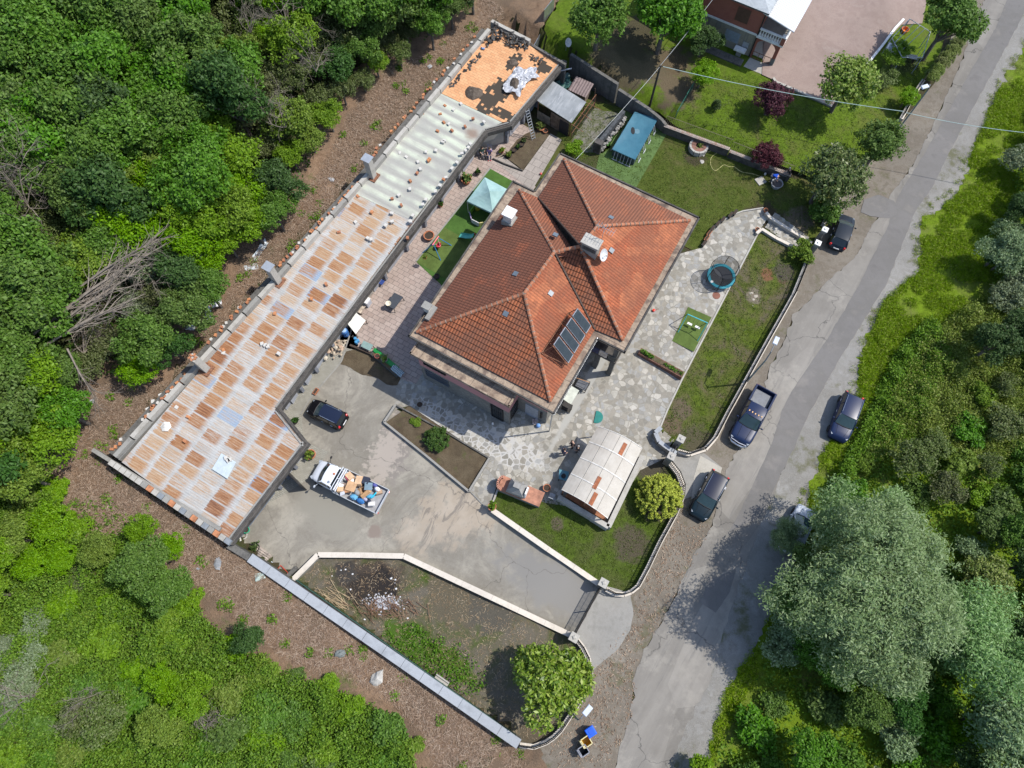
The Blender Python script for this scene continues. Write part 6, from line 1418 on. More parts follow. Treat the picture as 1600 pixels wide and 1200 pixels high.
# trough with green edging beside the dirt patch
A, B = G(583, 553), G(624, 588); d = (B-A).normalized(); nn = Vector((-d.y, d.x, 0))
t = thing('plant_trough', 'long dark trough with a green scalloped edge beside the bare soil', 'planter', A)
MB().seg(A, B, .5, 0, .4).build('trough', plain((.06, .065, .06), .8), t); m = MB()
for k in range(12): c = A.lerp(B, .04+.8*k/11)+nn*.3; m.lathe([(.24, 0), (.24, .45), (.2, .52), (.02, .53)], c, 10)
m.build('green_edging', plain((.01, .2, .04), .4), t); MB().seg(A+d*.1, B-d*.1, .38, .4, .42).build('soil', soilm, t)
pot(590, 558, .22, .3, 'red brown pot standing in the dark trough', plain((.3, .08, .06), .7), z=.42); pot(601, 562, .3, .25, 'grey ring shaped pot with yellow flowers in the dark trough', conc, 'hedge', z=.42)
p = G(621, 579, T0, .6); m = MB(); vs = []
for i in range(9):
    for j in range(5): a = j*.4-.8; vs.append(Vector((p.x, p.y, .35))+d*(i*.15-.6)+nn*(.4*sin(a))+Vector((0, 0, .4*cos(a)-.12+.03*sin(i*2+j))))
m.add(vs, [(i*5+j, (i+1)*5+j, (i+1)*5+j+1, i*5+j+1) for i in range(8) for j in range(4)])
zb_ = (lambda n: n.fin(n.ramp(n.nd('TexWave', {'Vector': n.co(rz=.5), 'Scale': 2.6, 'Distortion': 3, 'Detail': 1}).outputs[0], [(.45, (.03, .04, .05)), (.55, (.45, .56, .6))]), .9))(NT('zebra_cloth'))
m.build('striped_cloth', zb_, label='black and white striped cloth over the end of the dark trough', cat='cloth')
A, B = G(565, 552), G(583, 560); MB().seg(at(548, 541), at(582, 555), .18, 0, .35).build('timber_edging', darkwood, label='dark timber edging above the bare soil patch', cat='edging')
A, B = G(491, 617), G(497, 608); t = thing('terracotta_trough', 'small rectangular terracotta trough near the black car', 'planter', A); MB().seg(A, B, .3, 0, .25).build('trough', terracotta, t); MB().seg(A.lerp(B, .08), B.lerp(A, .08), .22, .25, .26).build('soil', plain((.05, .035, .025), .95), t)
# open black door at the shed
A, B = at(447, 735, 1.0), at(474, 762, 1.0); t = thing('metal_door_leaf', 'black metal door leaf standing open in front of the rusty shed', 'door', Vector((A.x, A.y, 0)))
MB().seg(A, B, .05, .05, 2.1).build('panel', plain((.05, .055, .062), .5), t); m = MB()
for z in (.1, 1.05, 2.08): m.seg(A, B, .09, z-.04, z+.04)
for f in (.02, .98): p = A.lerp(B, f); m.box((p.x, p.y, 1.05), (.09, .09, 2.1), atan2((B-A).y, (B-A).x))
m.build('frame', iron, t)
# lower corner of the courtyard: pallets, bucket, rings, trolley
p = G(409, 868); rz = ANG-.15
for k in range(3):
    t = thing('wooden_pallet', ['bottom grey wooden pallet of the stack in the lower courtyard corner', 'middle grey wooden pallet of the stack in the lower courtyard corner', 'top grey wooden pallet of the stack in the lower courtyard corner'][k], 'pallet', (p.x, p.y, k*.16), rz+.06*k, 'pallets of the stack')
    m = MB()
    for j in range(6): m.box((0, -.42+.168*j, .13), (1.5, .13, .03))
    m.build('deck', plain((.33, .28, .24), .9, var=.35), t, world=False); m = MB()
    for j in (-.65, 0, .65): m.box((j, 0, .055), (.1, .95, .11))
    m.build('bearers', plain((.28, .22, .17), .9, var=.3), t, world=False)
pp = G(413, 871); MB().box((pp.x+.25, pp.y-.45, .05), (1.7, .7, .1), rz).build('styrofoam_sheet', plain((.55, .6, .68), .7), label='pale blue sheet under the edge of the pallet stack', cat='sheet')
pot(402, 857, .32, .5, 'dark round tub with moss beside the pallets', black, 'yew')
pot(387, 829, .26, .4, 'bright green bucket by the lower shed door', plain((.02, .4, .22), .4))
p = G(381, 837); t = tag(MB().tube([(p.x+.28*cos(a*pi/8), p.y+.28*sin(a*pi/8), .1) for a in range(17)], .06, 6).build('tyre_ring', conc_l), 'pale ring lying by the lower shed wall', 'ring')
p = G(376, 844); t = thing('metal_stool', 'small metal stool beside the pale ring', 'stool', p); MB().box((0, 0, .45), (.38, .38, .05), .4).build('seat', offwhite, t, world=False)
for x in (-.15, .15):
    for y in (-.15, .15): MB().tube([(x, y, .43), (x*1.3, y*1.3, 0)], .025, 4).build('leg', black, t, world=False)
p = G(443, 893); t = thing('hand_trolley', 'small red hand trolley by the boundary wall', 'trolley', p, -.7); m = MB(); rd = plain((.5, .06, .03), .5)
for y in (-.2, .2): m.tube([(-.5, y, .12), (.35, y, .3), (.5, y, .55)], .03)
for x in (-.45, -.1, .25): m.tube([(x, -.2, .2), (x, .2, .2)], .025)
m.build('frame', rd, t, world=False)
for y in (-.26, .26): MB().tube([(.3, y-.04, .12), (.3, y+.04, .12)], .12, 10).build('wheel', rubber, t, world=False)
A, B = G(449, 905), G(467, 888)
for k in range(2): MB().seg(A+U1*(.38*k-.1)-U2*.0, B+U1*(.38*k-.1), .32, -.3, .32-.16*k).build('step', conc_d, None, label=['upper grey concrete step at the end of the cream coping', 'lower grey concrete step at the end of the cream coping'][k], cat='step')
# remains of the bonfire
rr = random.Random(21)
m = MB()
for k in range(95):
    c = G(605+rr.gauss(0, 26), 950+rr.gauss(0, 9)); a = rr.gauss(-.6, .5); L = rr.uniform(.4, 1.5); dv = Vector((cos(a), sin(a), rr.uniform(-.08, .12)))
    z = .08+rr.random()*.25; m.tube([c+Vector((0, 0, z))-dv*L/2, c+Vector((0, 0, z+.03)), c+Vector((0, 0, z))+dv*L/2], [rr.uniform(.012, .028)]*3, 4)
m.build('stick_heap', mottled('reddish_sticks', [(.14, .08, .05), (.22, .13, .085), (.3, .2, .13)], 1.2), label='heap of reddish sticks beside the ash on the burnt plot', cat='brushwood')
m = MB()
for k in range(26):
    c = G(522+rr.gauss(0, 14), 938+rr.gauss(0, 7)); a = rr.gauss(-.5, .25); L = rr.uniform(.8, 2.2); dv = Vector((cos(a), sin(a), 0)); m.tube([c+Vector((0, 0, .06+.1*rr.random()))-dv*L/2, c+Vector((0, 0, .1))+dv*L/2], .022, 4)
m.build('cane_heap', plain((.38, .29, .18), .9, var=.3), label='heap of pale canes lying by the boundary wall on the burnt plot', cat='brushwood')
rng = np.random.default_rng(3); c = G(600, 942)
me = leaf_mesh('ash_pile', np.c_[rng.normal(c.x, .55, 420), rng.normal(c.y, .28, 420), np.abs(rng.normal(.06, .05, 420))], .03, 3, .13, rng, plain((.5, .5, .53), .9, var=.35, sc=9), 1.5, .8)
o = bpy.data.objects.new('ash_pile', me); COL.objects.link(o); tag(o, 'white grey ash of a bonfire on the burnt plot', 'ash', None, 'stuff')
m_ = plain((.62, .62, .63), .8)
for k, (x, y) in enumerate(((540, 890), (551, 897), (612, 903), (618, 906), (619, 920), (611, 904), (533, 891), (594, 960), (566, 943), (570, 968), (637, 966), (519, 900), (548, 921), (629, 946), (617, 911))):
    p = G(x, y); s = rr.uniform(.1, .26); tag(MB().rock((p.x, p.y, .05), (s, s*.8, .1), k).build('litter_scrap', m_), 'white scrap of litter lying on the burnt plot', 'litter', 'white scraps on the burnt plot')
A = G(691, 1063); t = thing('concrete_bench', 'pale concrete block bench inside the boundary wall by the weeds', 'bench', A, ANG-.05); MB().box((0, 0, .38), (1.15, .38, .1)).build('seat', conc_l, t, world=False); MB().box((0, .16, .5), (1.15, .1, .14)).build('back_edge', conc_l, t, world=False)
for s in (-.4, .4): MB().box((s, 0, .12), (.2, .36, .42)).build('leg', conc, t, world=False)
# boulders and scraps of plastic on the brushwood strip
for k, (x, y, s, c, lb) in enumerate(((532, 1021, (1.15, .75, .6), (.2, .22, .21), 'dark grey green boulder on the brushwood strip by the boundary wall'), (590, 1060, (1.5, 1.0, .7), (.48, .46, .42), 'pale boulder at the edge of the shrubs below the boundary wall'), (341, 880, (1.3, .8, .35), (.26, .27, .28), 'flat grey slab of rock below the corner of the rusty shed'), (309, 889, (.4, .3, .15), (.3, .32, .35), 'little grey stone near the flat slab of rock'), (447, 298, (.9, .6, .4), (.25, .26, .26), 'grey rock on the cleared strip behind the bluish sheets of the shed'), (145, 628, (.6, .5, .35), (.33, .34, .35), 'grey rock on the cleared strip far left'), (518, 281, (.9, .5, .3), (.42, .42, .42), 'pale rock lying behind the upper shed chimney'), (672, 105, (.8, .6, .4), (.36, .36, .36), 'grey rock behind the terracotta terrace wall'))):
    p = GT(x, y); tag(MB().rock((p.x, p.y, p.z+s[2]*.25), s, 40+k, 0, k).build('boulder', mottled('rock_%d' % k, [tuple(q*.7 for q in c), c, tuple(min(1, q*1.25) for q in c)], 2, .9, 8, .6, .05)), lb, 'boulder')
def rag(px, py, L, Wd, col, label, rz, seed, f=T, name='plastic_sheet', h=.12, z=.04, res=7):
    p = G(px, py, f, z) if f else at(px, py, z); zz = p.z+z if f else z; m = MB(); R = Matrix.Rotation(rz, 3, 'Z'); vs = []; N = res
    for i in range(N+1):
        for j in range(N+1):
            x, y = (i/N-.5)*L, (j/N-.5)*Wd; k = 1+.5*mnoise.noise((x*1.3+seed, y*1.3, 1)); v = R @ Vector((x*k, y*k, 0)); q = Vector((p.x+v.x, p.y+v.y, zz))
            if f: q.z = f(q.x, q.y)+z
            q.z += h*abs(mnoise.noise((x*3+seed, y*3, 5)))*2; vs.append(q)
    m.add(vs, [(i*(N+1)+j, (i+1)*(N+1)+j, (i+1)*(N+1)+j+1, i*(N+1)+j+1) for i in range(N) for j in range(N)])
    return tag(m.build(name, plain(col, .45, .5, var=.2, sc=4)), label, 'plastic sheet')
rag(338, 473, 1.0, .8, (.55, .56, .6), 'white crumpled plastic sheet on the cleared strip', .4, 1)
rag(326, 490, .6, 1.4, (.45, .49, .5), 'grey crumpled plastic sheet below the white one on the cleared strip', .3, 2)
rag(298, 512, .8, .5, (.42, .44, .43), 'small crumpled plastic scrap on the cleared strip', 0, 3)
rag(407, 390, .5, 1.9, (.42, .46, .48), 'long torn plastic strip behind the middle shed chimney', -.5, 4)
rag(392, 418, 1.0, .5, (.42, .46, .48), 'torn plastic piece at the foot of the middle shed chimney', .3, 5)
rag(446, 908, .5, .5, (.35, .42, .38), 'pale green plastic scrap outside the boundary wall', .3, 6) if 0 else rag(408, 900, .7, .5, (.35, .42, .38), 'pale green plastic scrap outside the boundary wall', .3, 6)
# ---------------------------------------------------------------- things lying on the shed roof
ND = (bk[2]-bk[0]).normalized()
def brick(p, rz, mat, label, cat, group, s=(.26, .16, .14), name='loose_brick'):
    o = MB(Matrix.Translation(p) @ Matrix.Rotation(rz, 4, 'Z')); o.box((0, 0, s[2]/2), s)
    return tag(o.build(name, mat), label, cat, group)
r = random.Random(31); LB1 = 'orange hollow brick in the long row on the back parapet of the shed'; LB2 = 'pale broken block in the long row on the back parapet of the shed'
brmats = [brickm, plain((.5, .22, .1), .9, var=.3), plain((.38, .16, .085), .9, var=.3)]
for (x0, y0, x1, y1, n) in ((748, 62, 612, 214, 24), (600, 228, 580, 258, 5), (566, 288, 440, 420, 32), (395, 470, 330, 540, 14), (300, 585, 225, 660, 18), (196, 690, 180, 708, 4)):
    for k in range(n):
        f = (k+r.random()*.8)/n; p = at(x0+(x1-x0)*f-4+r.uniform(-3, 3), y0+(y1-y0)*f-3+r.uniform(-1, 1), 3.62); o_ = r.random() < .7
        brick(Vector((p.x, p.y, 3.64)), r.random()*3, r.choice(brmats) if o_ else stonechip, LB1 if o_ else LB2, 'brick', 'loose bricks on the parapet', (.28, .2, .16) if o_ else (.24, .2, .12))
orange = [(945, 532), (922, 574), (940, 615), (1046, 635), (980, 655), (908, 658), (868, 798), (862, 806), (806, 868), (772, 907), (938, 900), (681, 996), (727, 1028), (640, 803), (618, 820), (683, 748), (742, 678), (836, 573), (1085, 596), (598, 885), (575, 900)]
pale = [(1025, 522), (988, 551), (1140, 612), (965, 622), (935, 712), (900, 755), (720, 768), (822, 848), (752, 788), (770, 948), (715, 978), (850, 1000), (835, 1025), (1030, 770), (1005, 815), (980, 845), (920, 930), (785, 1080), (680, 1068), (1072, 722), (1062, 740), (1048, 755), (942, 706), (950, 890), (897, 960), (770, 1108), (712, 712), (780, 640), (850, 762), (810, 812)]
rz_ = 3.4
for k, (x, y) in enumerate(orange):
    p = at(400+x/3.2, y/3.2, 3.4); brick(Vector((p.x, p.y, zroof(p)) if 0 else (p.x, p.y, 3.38)), r.random()*3, r.choice(brmats), 'orange brick lying on the pale greenish sheets of the shed roof', 'brick', 'orange bricks on the pale roof', (.28, .2, .2))
for k, (x, y) in enumerate(pale):
    p = at(400+x/3.2, y/3.2, 3.4); brick(Vector((p.x, p.y, 3.36)), r.random()*3, stonechip, 'pale stone lying on the pale greenish sheets of the shed roof', 'stone', 'pale stones on the pale roof', (.3, .24, .2), 'loose_stone')
for k, (x, y) in enumerate(((559.5, 308), (541, 313.5), (530, 364), (508, 352), (581, 332.5), (637, 373), (430, 491), (345, 540), (338, 539.5), (350, 548), (295, 652), (510, 445), (487, 468), (290, 690))):
    p = at(x, y, 3.4); brick(Vector((p.x, p.y, 3.4)), r.random()*3, r.choice(brmats), 'orange brick lying on the rusty part of the shed roof', 'brick', 'orange bricks on the rusty roof', (.3, .22, .22))
for k, (x, y) in enumerate(((556, 348), (575, 373), (580, 375), (613, 347), (603, 353), (642, 347), (530, 327), (415, 540), (419, 542), (410, 538), (357, 720), (354, 716), (360, 719), (350, 552), (277, 637), (232, 640), (240, 628), (252, 618), (436, 553))):
    p = at(x, y, 3.4); brick(Vector((p.x, p.y, 3.38)), r.random()*3, stonechip, 'pale stone lying on the rusty part of the shed roof', 'stone', 'pale stones on the rusty roof', (.3, .26, .2), 'loose_stone')
p = at(260, 667, 3.45); t = tag(MB().lathe([(.42, 0), (.45, .06), (.1, .2), (.02, .2)], (p.x, p.y, 3.5), 6).build('roof_cowl', offwhite), 'white hexagonal cowl on the rusty shed roof', 'cowl')
a, b = at(205, 688, 3.6), at(225, 668, 3.6)
P = [at(x, y, 3.42) for x, y in ((346, 708), (369, 722), (355, 748), (331, 733))]; m = MB(); m.add(P+[p-Vector((0, 0, .03)) for p in P], [(0, 1, 2, 3), (7, 6, 5, 4), (0, 4, 5, 1), (1, 5, 6, 2), (2, 6, 7, 3), (3, 7, 4, 0)])
o = m.build('zinc_patch', plain((.44, .5, .53), .5, var=.08), label='clean bluish sheet laid over the rusty roof', cat='roof sheet')
# terrace: heaps of dark tiles, mounds and a silver tarpaulin
zt2 = 3.42; tilem = [plain((.03, .028, .027), .8, var=.4), plain((.06, .055, .05), .8, var=.4), plain((.1, .095, .09), .8, var=.3)]
def heap(poly, n, label, group, zmax, seed):
    r = random.Random(seed); xs = [p[0] for p in poly]; ys = [p[1] for p in poly]; k = 0
    while k < n:
        x, y = r.uniform(min(xs), max(xs)), r.uniform(min(ys), max(ys))
        if not inside((x, y), poly): continue
        p = at(x, y, zt2+.2); o = MB(Matrix.Translation((p.x, p.y, zt2+r.random()*zmax)) @ Matrix.Rotation(r.random()*6, 4, 'Z') @ Matrix.Rotation(r.uniform(-.5, .5), 4, 'X')); vs = []
        for i in range(5): a = pi*i/4; vs += [(-.2, -.1*cos(a), .07*sin(a)), (.2, -.08*cos(a), .06*sin(a))]
        o.add(vs, [(2*i, 2*i+1, 2*i+3, 2*i+2) for i in range(4)]); k += 1
        tag(o.build('old_tile', r.choice(tilem)), label, 'roof tile', group)
heap([(775, 38), (826, 66), (824, 76), (800, 74), (780, 62), (768, 68), (756, 78), (758, 66)], 150, 'blackened roof tile in the big heap at the top end of the terracotta terrace', 'tiles of the big heap', .55, 1)
heap([(752, 82), (744, 88), (700, 134), (704, 138), (750, 92)], 45, 'blackened roof tile in the row along the terrace parapet', 'tiles of the row', .25, 2)
def mound(px, py, d, h, label, seed, name='earth_mound', mat=None):
    p = at(px, py, zt2); m = MB(); N = 16; vs = []; fs = []; rg = 6
    for i in range(rg+1):
        for k in range(N):
            f = i/rg; a = 2*pi*k/N; rr_ = f*(1+.25*mnoise.noise((cos(a)*1.3+seed, sin(a)*1.3, 0))); z = h*(1-f*f)+.1*mnoise.noise((cos(a)*f*4+seed, sin(a)*f*4, 2))*(1-f); vs.append((p.x+rr_*d[0]/2*cos(a), p.y+rr_*d[1]/2*sin(a), zt2-.02+max(0, z)))
    for i in range(rg): fs += [(i*N+k, i*N+(k+1) % N, (i+1)*N+(k+1) % N, (i+1)*N+k) for k in range(N)]
    m.add(vs, fs); return tag(m.build(name, mat or mottled('mound_%d' % seed, [(.07, .055, .043), (.12, .095, .075), (.17, .14, .115)], 3, .95, 8, .9, .1)), label, 'mound')
mound(739, 145, (1.9, 1.6), .45, 'round brown mound of debris on the terracotta terrace', 1); mound(800, 97, (1.1, .9), .2, 'small dark mound near the black tile heap on the terrace', 2)
o = rag(808, 128, 1.9, 3.0, (.4, .41, .44), 'silver crumpled tarpaulin spread on the terracotta terrace', -.5, 9, None, 'tarpaulin', .2, zt2+.06, 14)
rag(824, 116, 2.2, 1.3, (.42, .43, .46), 'silver tarpaulin end reaching to the terrace edge', .2, 12, None, 'tarpaulin', .2, zt2+.05, 10)
p = at(804, 130, zt2+.3); mound(804, 131, (1.0, 1.7), .5, 'dark heap of earth on the silver tarpaulin', 5)
rag(755, 77, .4, .4, (.05, .25, .55), 'small bright blue plastic bag at the end of the tile row', 0, 14, None, 'plastic_bag', .25, zt2+.1)
heap([(832, 82), (850, 92), (846, 96), (828, 88)], 10, 'dark tile lying near the top edge of the terrace', 'tiles near the edge', .15, 3)
pd_ = at(884, 79, 2.7); dish(pd_, .42, (.6, -.5, .55), 'grey satellite dish on the corner of the retaining wall', 1.0)
for q in ((881, 60), (890, 62)): pass
tag(MB().tube([at(865, 117, 2.6), at(868, 112, 2.7), at(893, 107, 2.9)], .07, 6).build('stove_pipe', steel), 'grey bent stove pipe at the end of the shed', 'pipe')
# ladder
A, B = at(834, 218, 0), at(823.5, 171, 3.1); t = thing('ladder', 'aluminium ladder leaning on the shed beam', 'ladder', A); d = (B-A).normalized(); sd = d.cross(Vector((0, 0, 1))).normalized()*.2
for s in (-1, 1): MB().tube([A+sd*s, B+sd*s], .035, 5).build('rail', alu, t)
for k in range(11): c = A.lerp(B, (k+.5)/11); MB().tube([c-sd, c+sd], .03, 5).build('rung', alu, t)
# ---------------------------------------------------------------- cage, lean-to, pool
lr = [at(863, 126, 2.5), at(916, 159.5, 2.2), at(893, 192, 2.1), at(839, 157, 2.4)]
t = thing('lean_to_shed', 'small wooden lean to with a grey metal sheet roof', 'shed', Vector((lr[2].x, lr[2].y, 0)))
sm = (lambda n: n.fin(n.mix(n.ramp(n.noise(n.nd('Mapping', {0: n.co(rz=-ANG), 'Scale': (3, .5, 1)}).outputs[0], 1, 6, .7), [(.52, 0.0), (.7, .8)]), n.ramp(n.noise(n.co(), .7, 4), [(.35, (.2, .215, .225)), (.65, (.3, .315, .325))]), (.42, .43, .44)), .45, metal=.2))(NT('sheet_metal'))
m = MB(); m.add(lr+[p-Vector((0, 0, .05)) for p in lr], [(0, 1, 2, 3), (7, 6, 5, 4), (0, 4, 5, 1), (1, 5, 6, 2), (2, 6, 7, 3), (3, 7, 4, 0)])
o = m.build('roof_sheet', sm, t)
if o.data.polygons[0].normal.z < 0: o.data.flip_normals()
for p in lr: q = p.lerp(sum(lr, Vector())/4, .06); MB().tube([(q.x, q.y, 0), (q.x, q.y, p.z-.08)], .06, 5).build('post', rustiron, t)
A, B = lr[3].lerp(lr[2], .45), lr[3].lerp(lr[2], .98)
MB().seg(A+inn*.15, B+inn*.15, .05, 0, 2.0).build('plank_wall', plain((.17, .12, .085), .9, var=.35), t)
A, B = lr[3].lerp(lr[2], .68), lr[3].lerp(lr[2], .93); MB().seg(A-U2*.06, B-U2*.06, .06, 0, 1.75).build('door', plain((.015, .016, .02), .7), t)
MB().seg(lr[3].lerp(lr[2], .03), lr[3].lerp(lr[2], .4), .05, 0, 1.1).build('side_board', plain((.26, .22, .17), .9, var=.3), t)
cp_ = [G(893, 218), G(915, 188), G(938, 148)]
t = thing('wire_cage', 'rusty framed wire mesh cage beside the lean to', 'cage', cp_[0]); fr = MB(); nt = MB()
c1 = [Vector((lr[2].x, lr[2].y, 0)), Vector((lr[1].x, lr[1].y, 0))]; c2 = [c1[0]+U1*.0-U2*.0, c1[1]]
A, B = G(892, 219), G(928, 170)
for z in (1.0, 2.0): fr.tube([A+Vector((0, 0, z)), B+Vector((0, 0, z))], .03, 5)
for k in range(4): p = A.lerp(B, k/3); fr.tube([p, p+Vector((0, 0, 2.0))], .035, 5)
nt.add([A, B, B+Vector((0, 0, 2)), A+Vector((0, 0, 2))], [(0, 1, 2, 3)])
for s, e in (((916, 160), (940, 172)), ((907, 176), (925, 188)), ((893, 194), (911, 206))):
    a_, b_ = at(*s, 2.1), at(*e, 2.0); fr.tube([a_, b_], .03, 5)
fr.build('frame', rustiron, t); nt.build('mesh', netb, t)
h = G(906, 150); t = thing('animal_hut', 'little hut with a brown corrugated roof behind the lean to', 'hut', h, ANG)
MB().box((0, 0, .55), (1.7, 1.3, 1.1)).build('walls', plain((.2, .15, .12), .9, var=.3), t, world=False); m = MB(); vs = []
for i in range(15): vs += [(-1+i*.143, -.85, 1.12+.05*(i % 2)), (-1+i*.143, .85, 1.4+.05*(i % 2))]
m.add(vs, [(2*i, 2*i+2, 2*i+3, 2*i+1) for i in range(14)]); m.build('roof', plain((.2, .15, .145), .7, var=.2), t, world=False)
rag(878, 131, 2.0, 1.6, (.03, .09, .08), 'dark green tarpaulin behind the lean to', .5, 17, T0, 'tarpaulin', .3, .9)
tag(MB().tube([G(928, 168)+Vector((0, 0, .0)), at(930, 138, 2.2)], .05).build('post', darkwood), 'dark post standing by the hut in front of the retaining wall', 'post')
sheet('gravel_floor', [(893, 222), (925, 168), (968, 178), (978, 190), (942, 240), (915, 238)], mottled('cage_floor', [(.12, .115, .095), (.2, .19, .165), (.1, .11, .05), (.26, .25, .225)], 1.4, .95, 10, .6, .05), .03, 1, T0, .2)
A, B = at(975, 172, 1.5), at(936, 221, 1.5)
t = thing('gabion_wall', 'dark mesh wall filled with pale stones beside the pool', 'wall', Vector((B.x, B.y, 0)))
MB().seg(A, B, .35, -.2, 1.45).build('mesh_wall', plain((.06, .065, .07), .8, var=.4), t); m = MB(); r = random.Random(8)
for k in range(60): p = A.lerp(B, k/60+r.random()*.01); m.rock((p.x, p.y, 0), (.01, .01, .01), k) if 0 else m.rock(Vector((p.x, p.y, r.choice([.3, .6, .9])))+U1*(.32+r.random()*.1), (.34, .3, .3), k)
m.build('stone_fill', plain((.3, .29, .27), .9, var=.3), t)
MB().box((B.x, B.y, .75), (.75, .6, 1.5), ANG).build('end_pillar', dark_conc, t)
# pool with its cover
zp = 1.05; pl = [at(992, 175, zp), at(1027, 186, zp), at(992, 249, zp), at(957, 233, zp)]; pc = sum(pl, Vector())/4; pc.z = 0
t = thing('frame_pool', 'rectangular above ground pool under a teal blue cover', 'pool', pc)
pool_c = (lambda n: n.fin(n.ramp(n.noise(n.co(), 1.0, 5, .6), [(.3, (.035, .12, .175)), (.7, (.05, .155, .215))]), .5, n.noise(n.co(), 1.5, 4), .5, .05))(NT('pool_cover'))
m = MB(); N = 12; vs = []
for i in range(N+1):
    for j in range(N+1):
        u, v = i/N, j/N; p = pl[0].lerp(pl[1], u).lerp(pl[3].lerp(pl[2], u), v); e = min(u, 1-u, v, 1-v); vs.append((p.x, p.y, zp+.02-.1*min(1, e*4)))
m.add(vs, [(i*(N+1)+j, i*(N+1)+j+1, (i+1)*(N+1)+j+1, (i+1)*(N+1)+j) for i in range(N) for j in range(N)]); o = m.build('cover', pool_c, t, smooth=True)
ins_ = [p.lerp(Vector((pc.x, pc.y, p.z)), .03) for p in pl]
MB().prism([Vector((p.x, p.y, 0)) for p in ins_], 0, zp-.14).build('liner', plain((.05, .075, .09), .6, var=.3), t)
m = MB()
for i in range(4): m.tube([pl[i]-Vector((0, 0, .03)), pl[(i+1) % 4]-Vector((0, 0, .03))], .05, 6)
m.build('rim', pool_c, t)
for e0, e1, n in ((1, 2, 4), (2, 3, 3), (3, 0, 4), (0, 1, 3)):
    d = (pl[e1]-pl[e0]).normalized(); on = Vector((d.y, -d.x, 0)); on = on if (pl[e0]-pc).dot(on) > 0 else -on
    for k in range(n):
        c = pl[e0].lerp(pl[e1], (k+.7)/(n+.4)); m = MB()
        for s in (-.16, .16): m.tube([c+d*s-Vector((0, 0, .05)), Vector((c.x, c.y, .06))+d*s+on*.28], .028, 5)
        m.tube([Vector((c.x, c.y, .06))-d*.3+on*.28, Vector((c.x, c.y, .06))+d*.3+on*.28], .04, 5); m.build('support_frame', plain((.45, .47, .5), .5), t)
p = at(989, 204, zp-.05); m = MB(); m.lathe([(.2, .0), (.2, .012), (.01, .013)], (p.x, p.y, zp-.07), 10, sx=1.0, sy=2.2); m.build('drain_hole', black, t)
p = at(995, 205, zp-.05); m = MB(); m.lathe([(.3, .0), (.3, .012), (.01, .013)], (p.x, p.y, zp-.075), 14); m.build('puddle', plain((.12, .22, .27), .1), t)
MB().seg(at(972, 186, 0), at(948, 228, 0), .3, .01, .06).build('turf_strip', turf2, label='bright green turf strip between the stone wall and the pool', cat='turf')
# ---------------------------------------------------------------- vehicles
def carpaint(col): return NT('car_paint').fin(col, .32, spec=.2, **{'Coat Weight': .12, 'Coat Roughness': .03})
headl = plain((.3, .33, .37), .15, .6, var=.05); taill = plain((.6, .012, .015), .25, .6, var=.05); chrome = plain((.6, .62, .65), .15, .5, .9, var=.05)
glassc = plain((.012, .018, .022), .05, .6, var=0); glasst = plain((.03, .055, .06), .05, .6, var=0.1)
def wheel(t, x, y, r, w=.2):
    s = 1 if y > 0 else -1
    m = MB(Matrix.Translation((x, y, r)) @ Matrix.Rotation(pi/2, 4, 'X')); m.lathe([(r*.62, -w/2), (r*.95, -w/2), (r, -w*.3), (r, w*.3), (r*.95, w/2), (r*.62, w/2)], (0, 0, 0), 18)
    o = m.build('wheel', rubber, t, world=False)
    m = MB(Matrix.Translation((x, y+s*w*.32, r)) @ Matrix.Rotation(pi/2, 4, 'X')); m.lathe([(.02, -.03), (r*.6, -.02), (r*.62, .02), (.02, .03)], (0, 0, 0), 12)
    k = m.build('rim', chrome, o, world=False)
def loft(secs, n, close=True):
    m = MB(); vs = [p for s in secs for p in s]; m.add(vs, [(i*n+k, i*n+k+1, (i+1)*n+k+1, (i+1)*n+k) for i in range(len(secs)-1) for k in range(n-1)])
    m.add(secs[0], [tuple(range(n))]); m.add(secs[-1], [tuple(range(n-1, -1, -1))]); return m
def interp(tab, x):
    for (a, b), (c, d) in zip(tab, tab[1:]):
        if x <= c: return b+(d-b)*(x-a)/(c-a)
    return tab[-1][1]
def carbody(t, L, Wd, ztab, paint, zlow=.22, front=.17, rear=.12, xs=None, x0=None, x1=None):
    secs = []; N = 26; x0 = -L/2 if x0 is None else x0; x1 = L/2 if x1 is None else x1
    for i in range(N+1):
        f = i/N; x = x0+(x1-x0)*f; u = x/(L/2)
        w = Wd/2*(1-(front if u > 0 else rear)*abs(u)**5-.05*u*u)
        if abs(u) > .985: w *= .9
        z = interp(ztab, x); zl = zlow+(.12*abs(u)**6)
        sec = [(x, w*.9, zl), (x, w, zl+.14), (x, w*1.0, z*.62), (x, w*.985, z-.1), (x, w*.93, z-.02), (x, w*.78, z+.015), (x, w*.4, z+.035), (x, 0, z+.042)]
        secs.append(sec+[(a, -b, c) for a, b, c in sec[-2::-1]])
    m = loft(secs, 15); m.v = [tuple(p) for p in m.v]
    return m.build('body', paint, t, world=False, smooth=True)
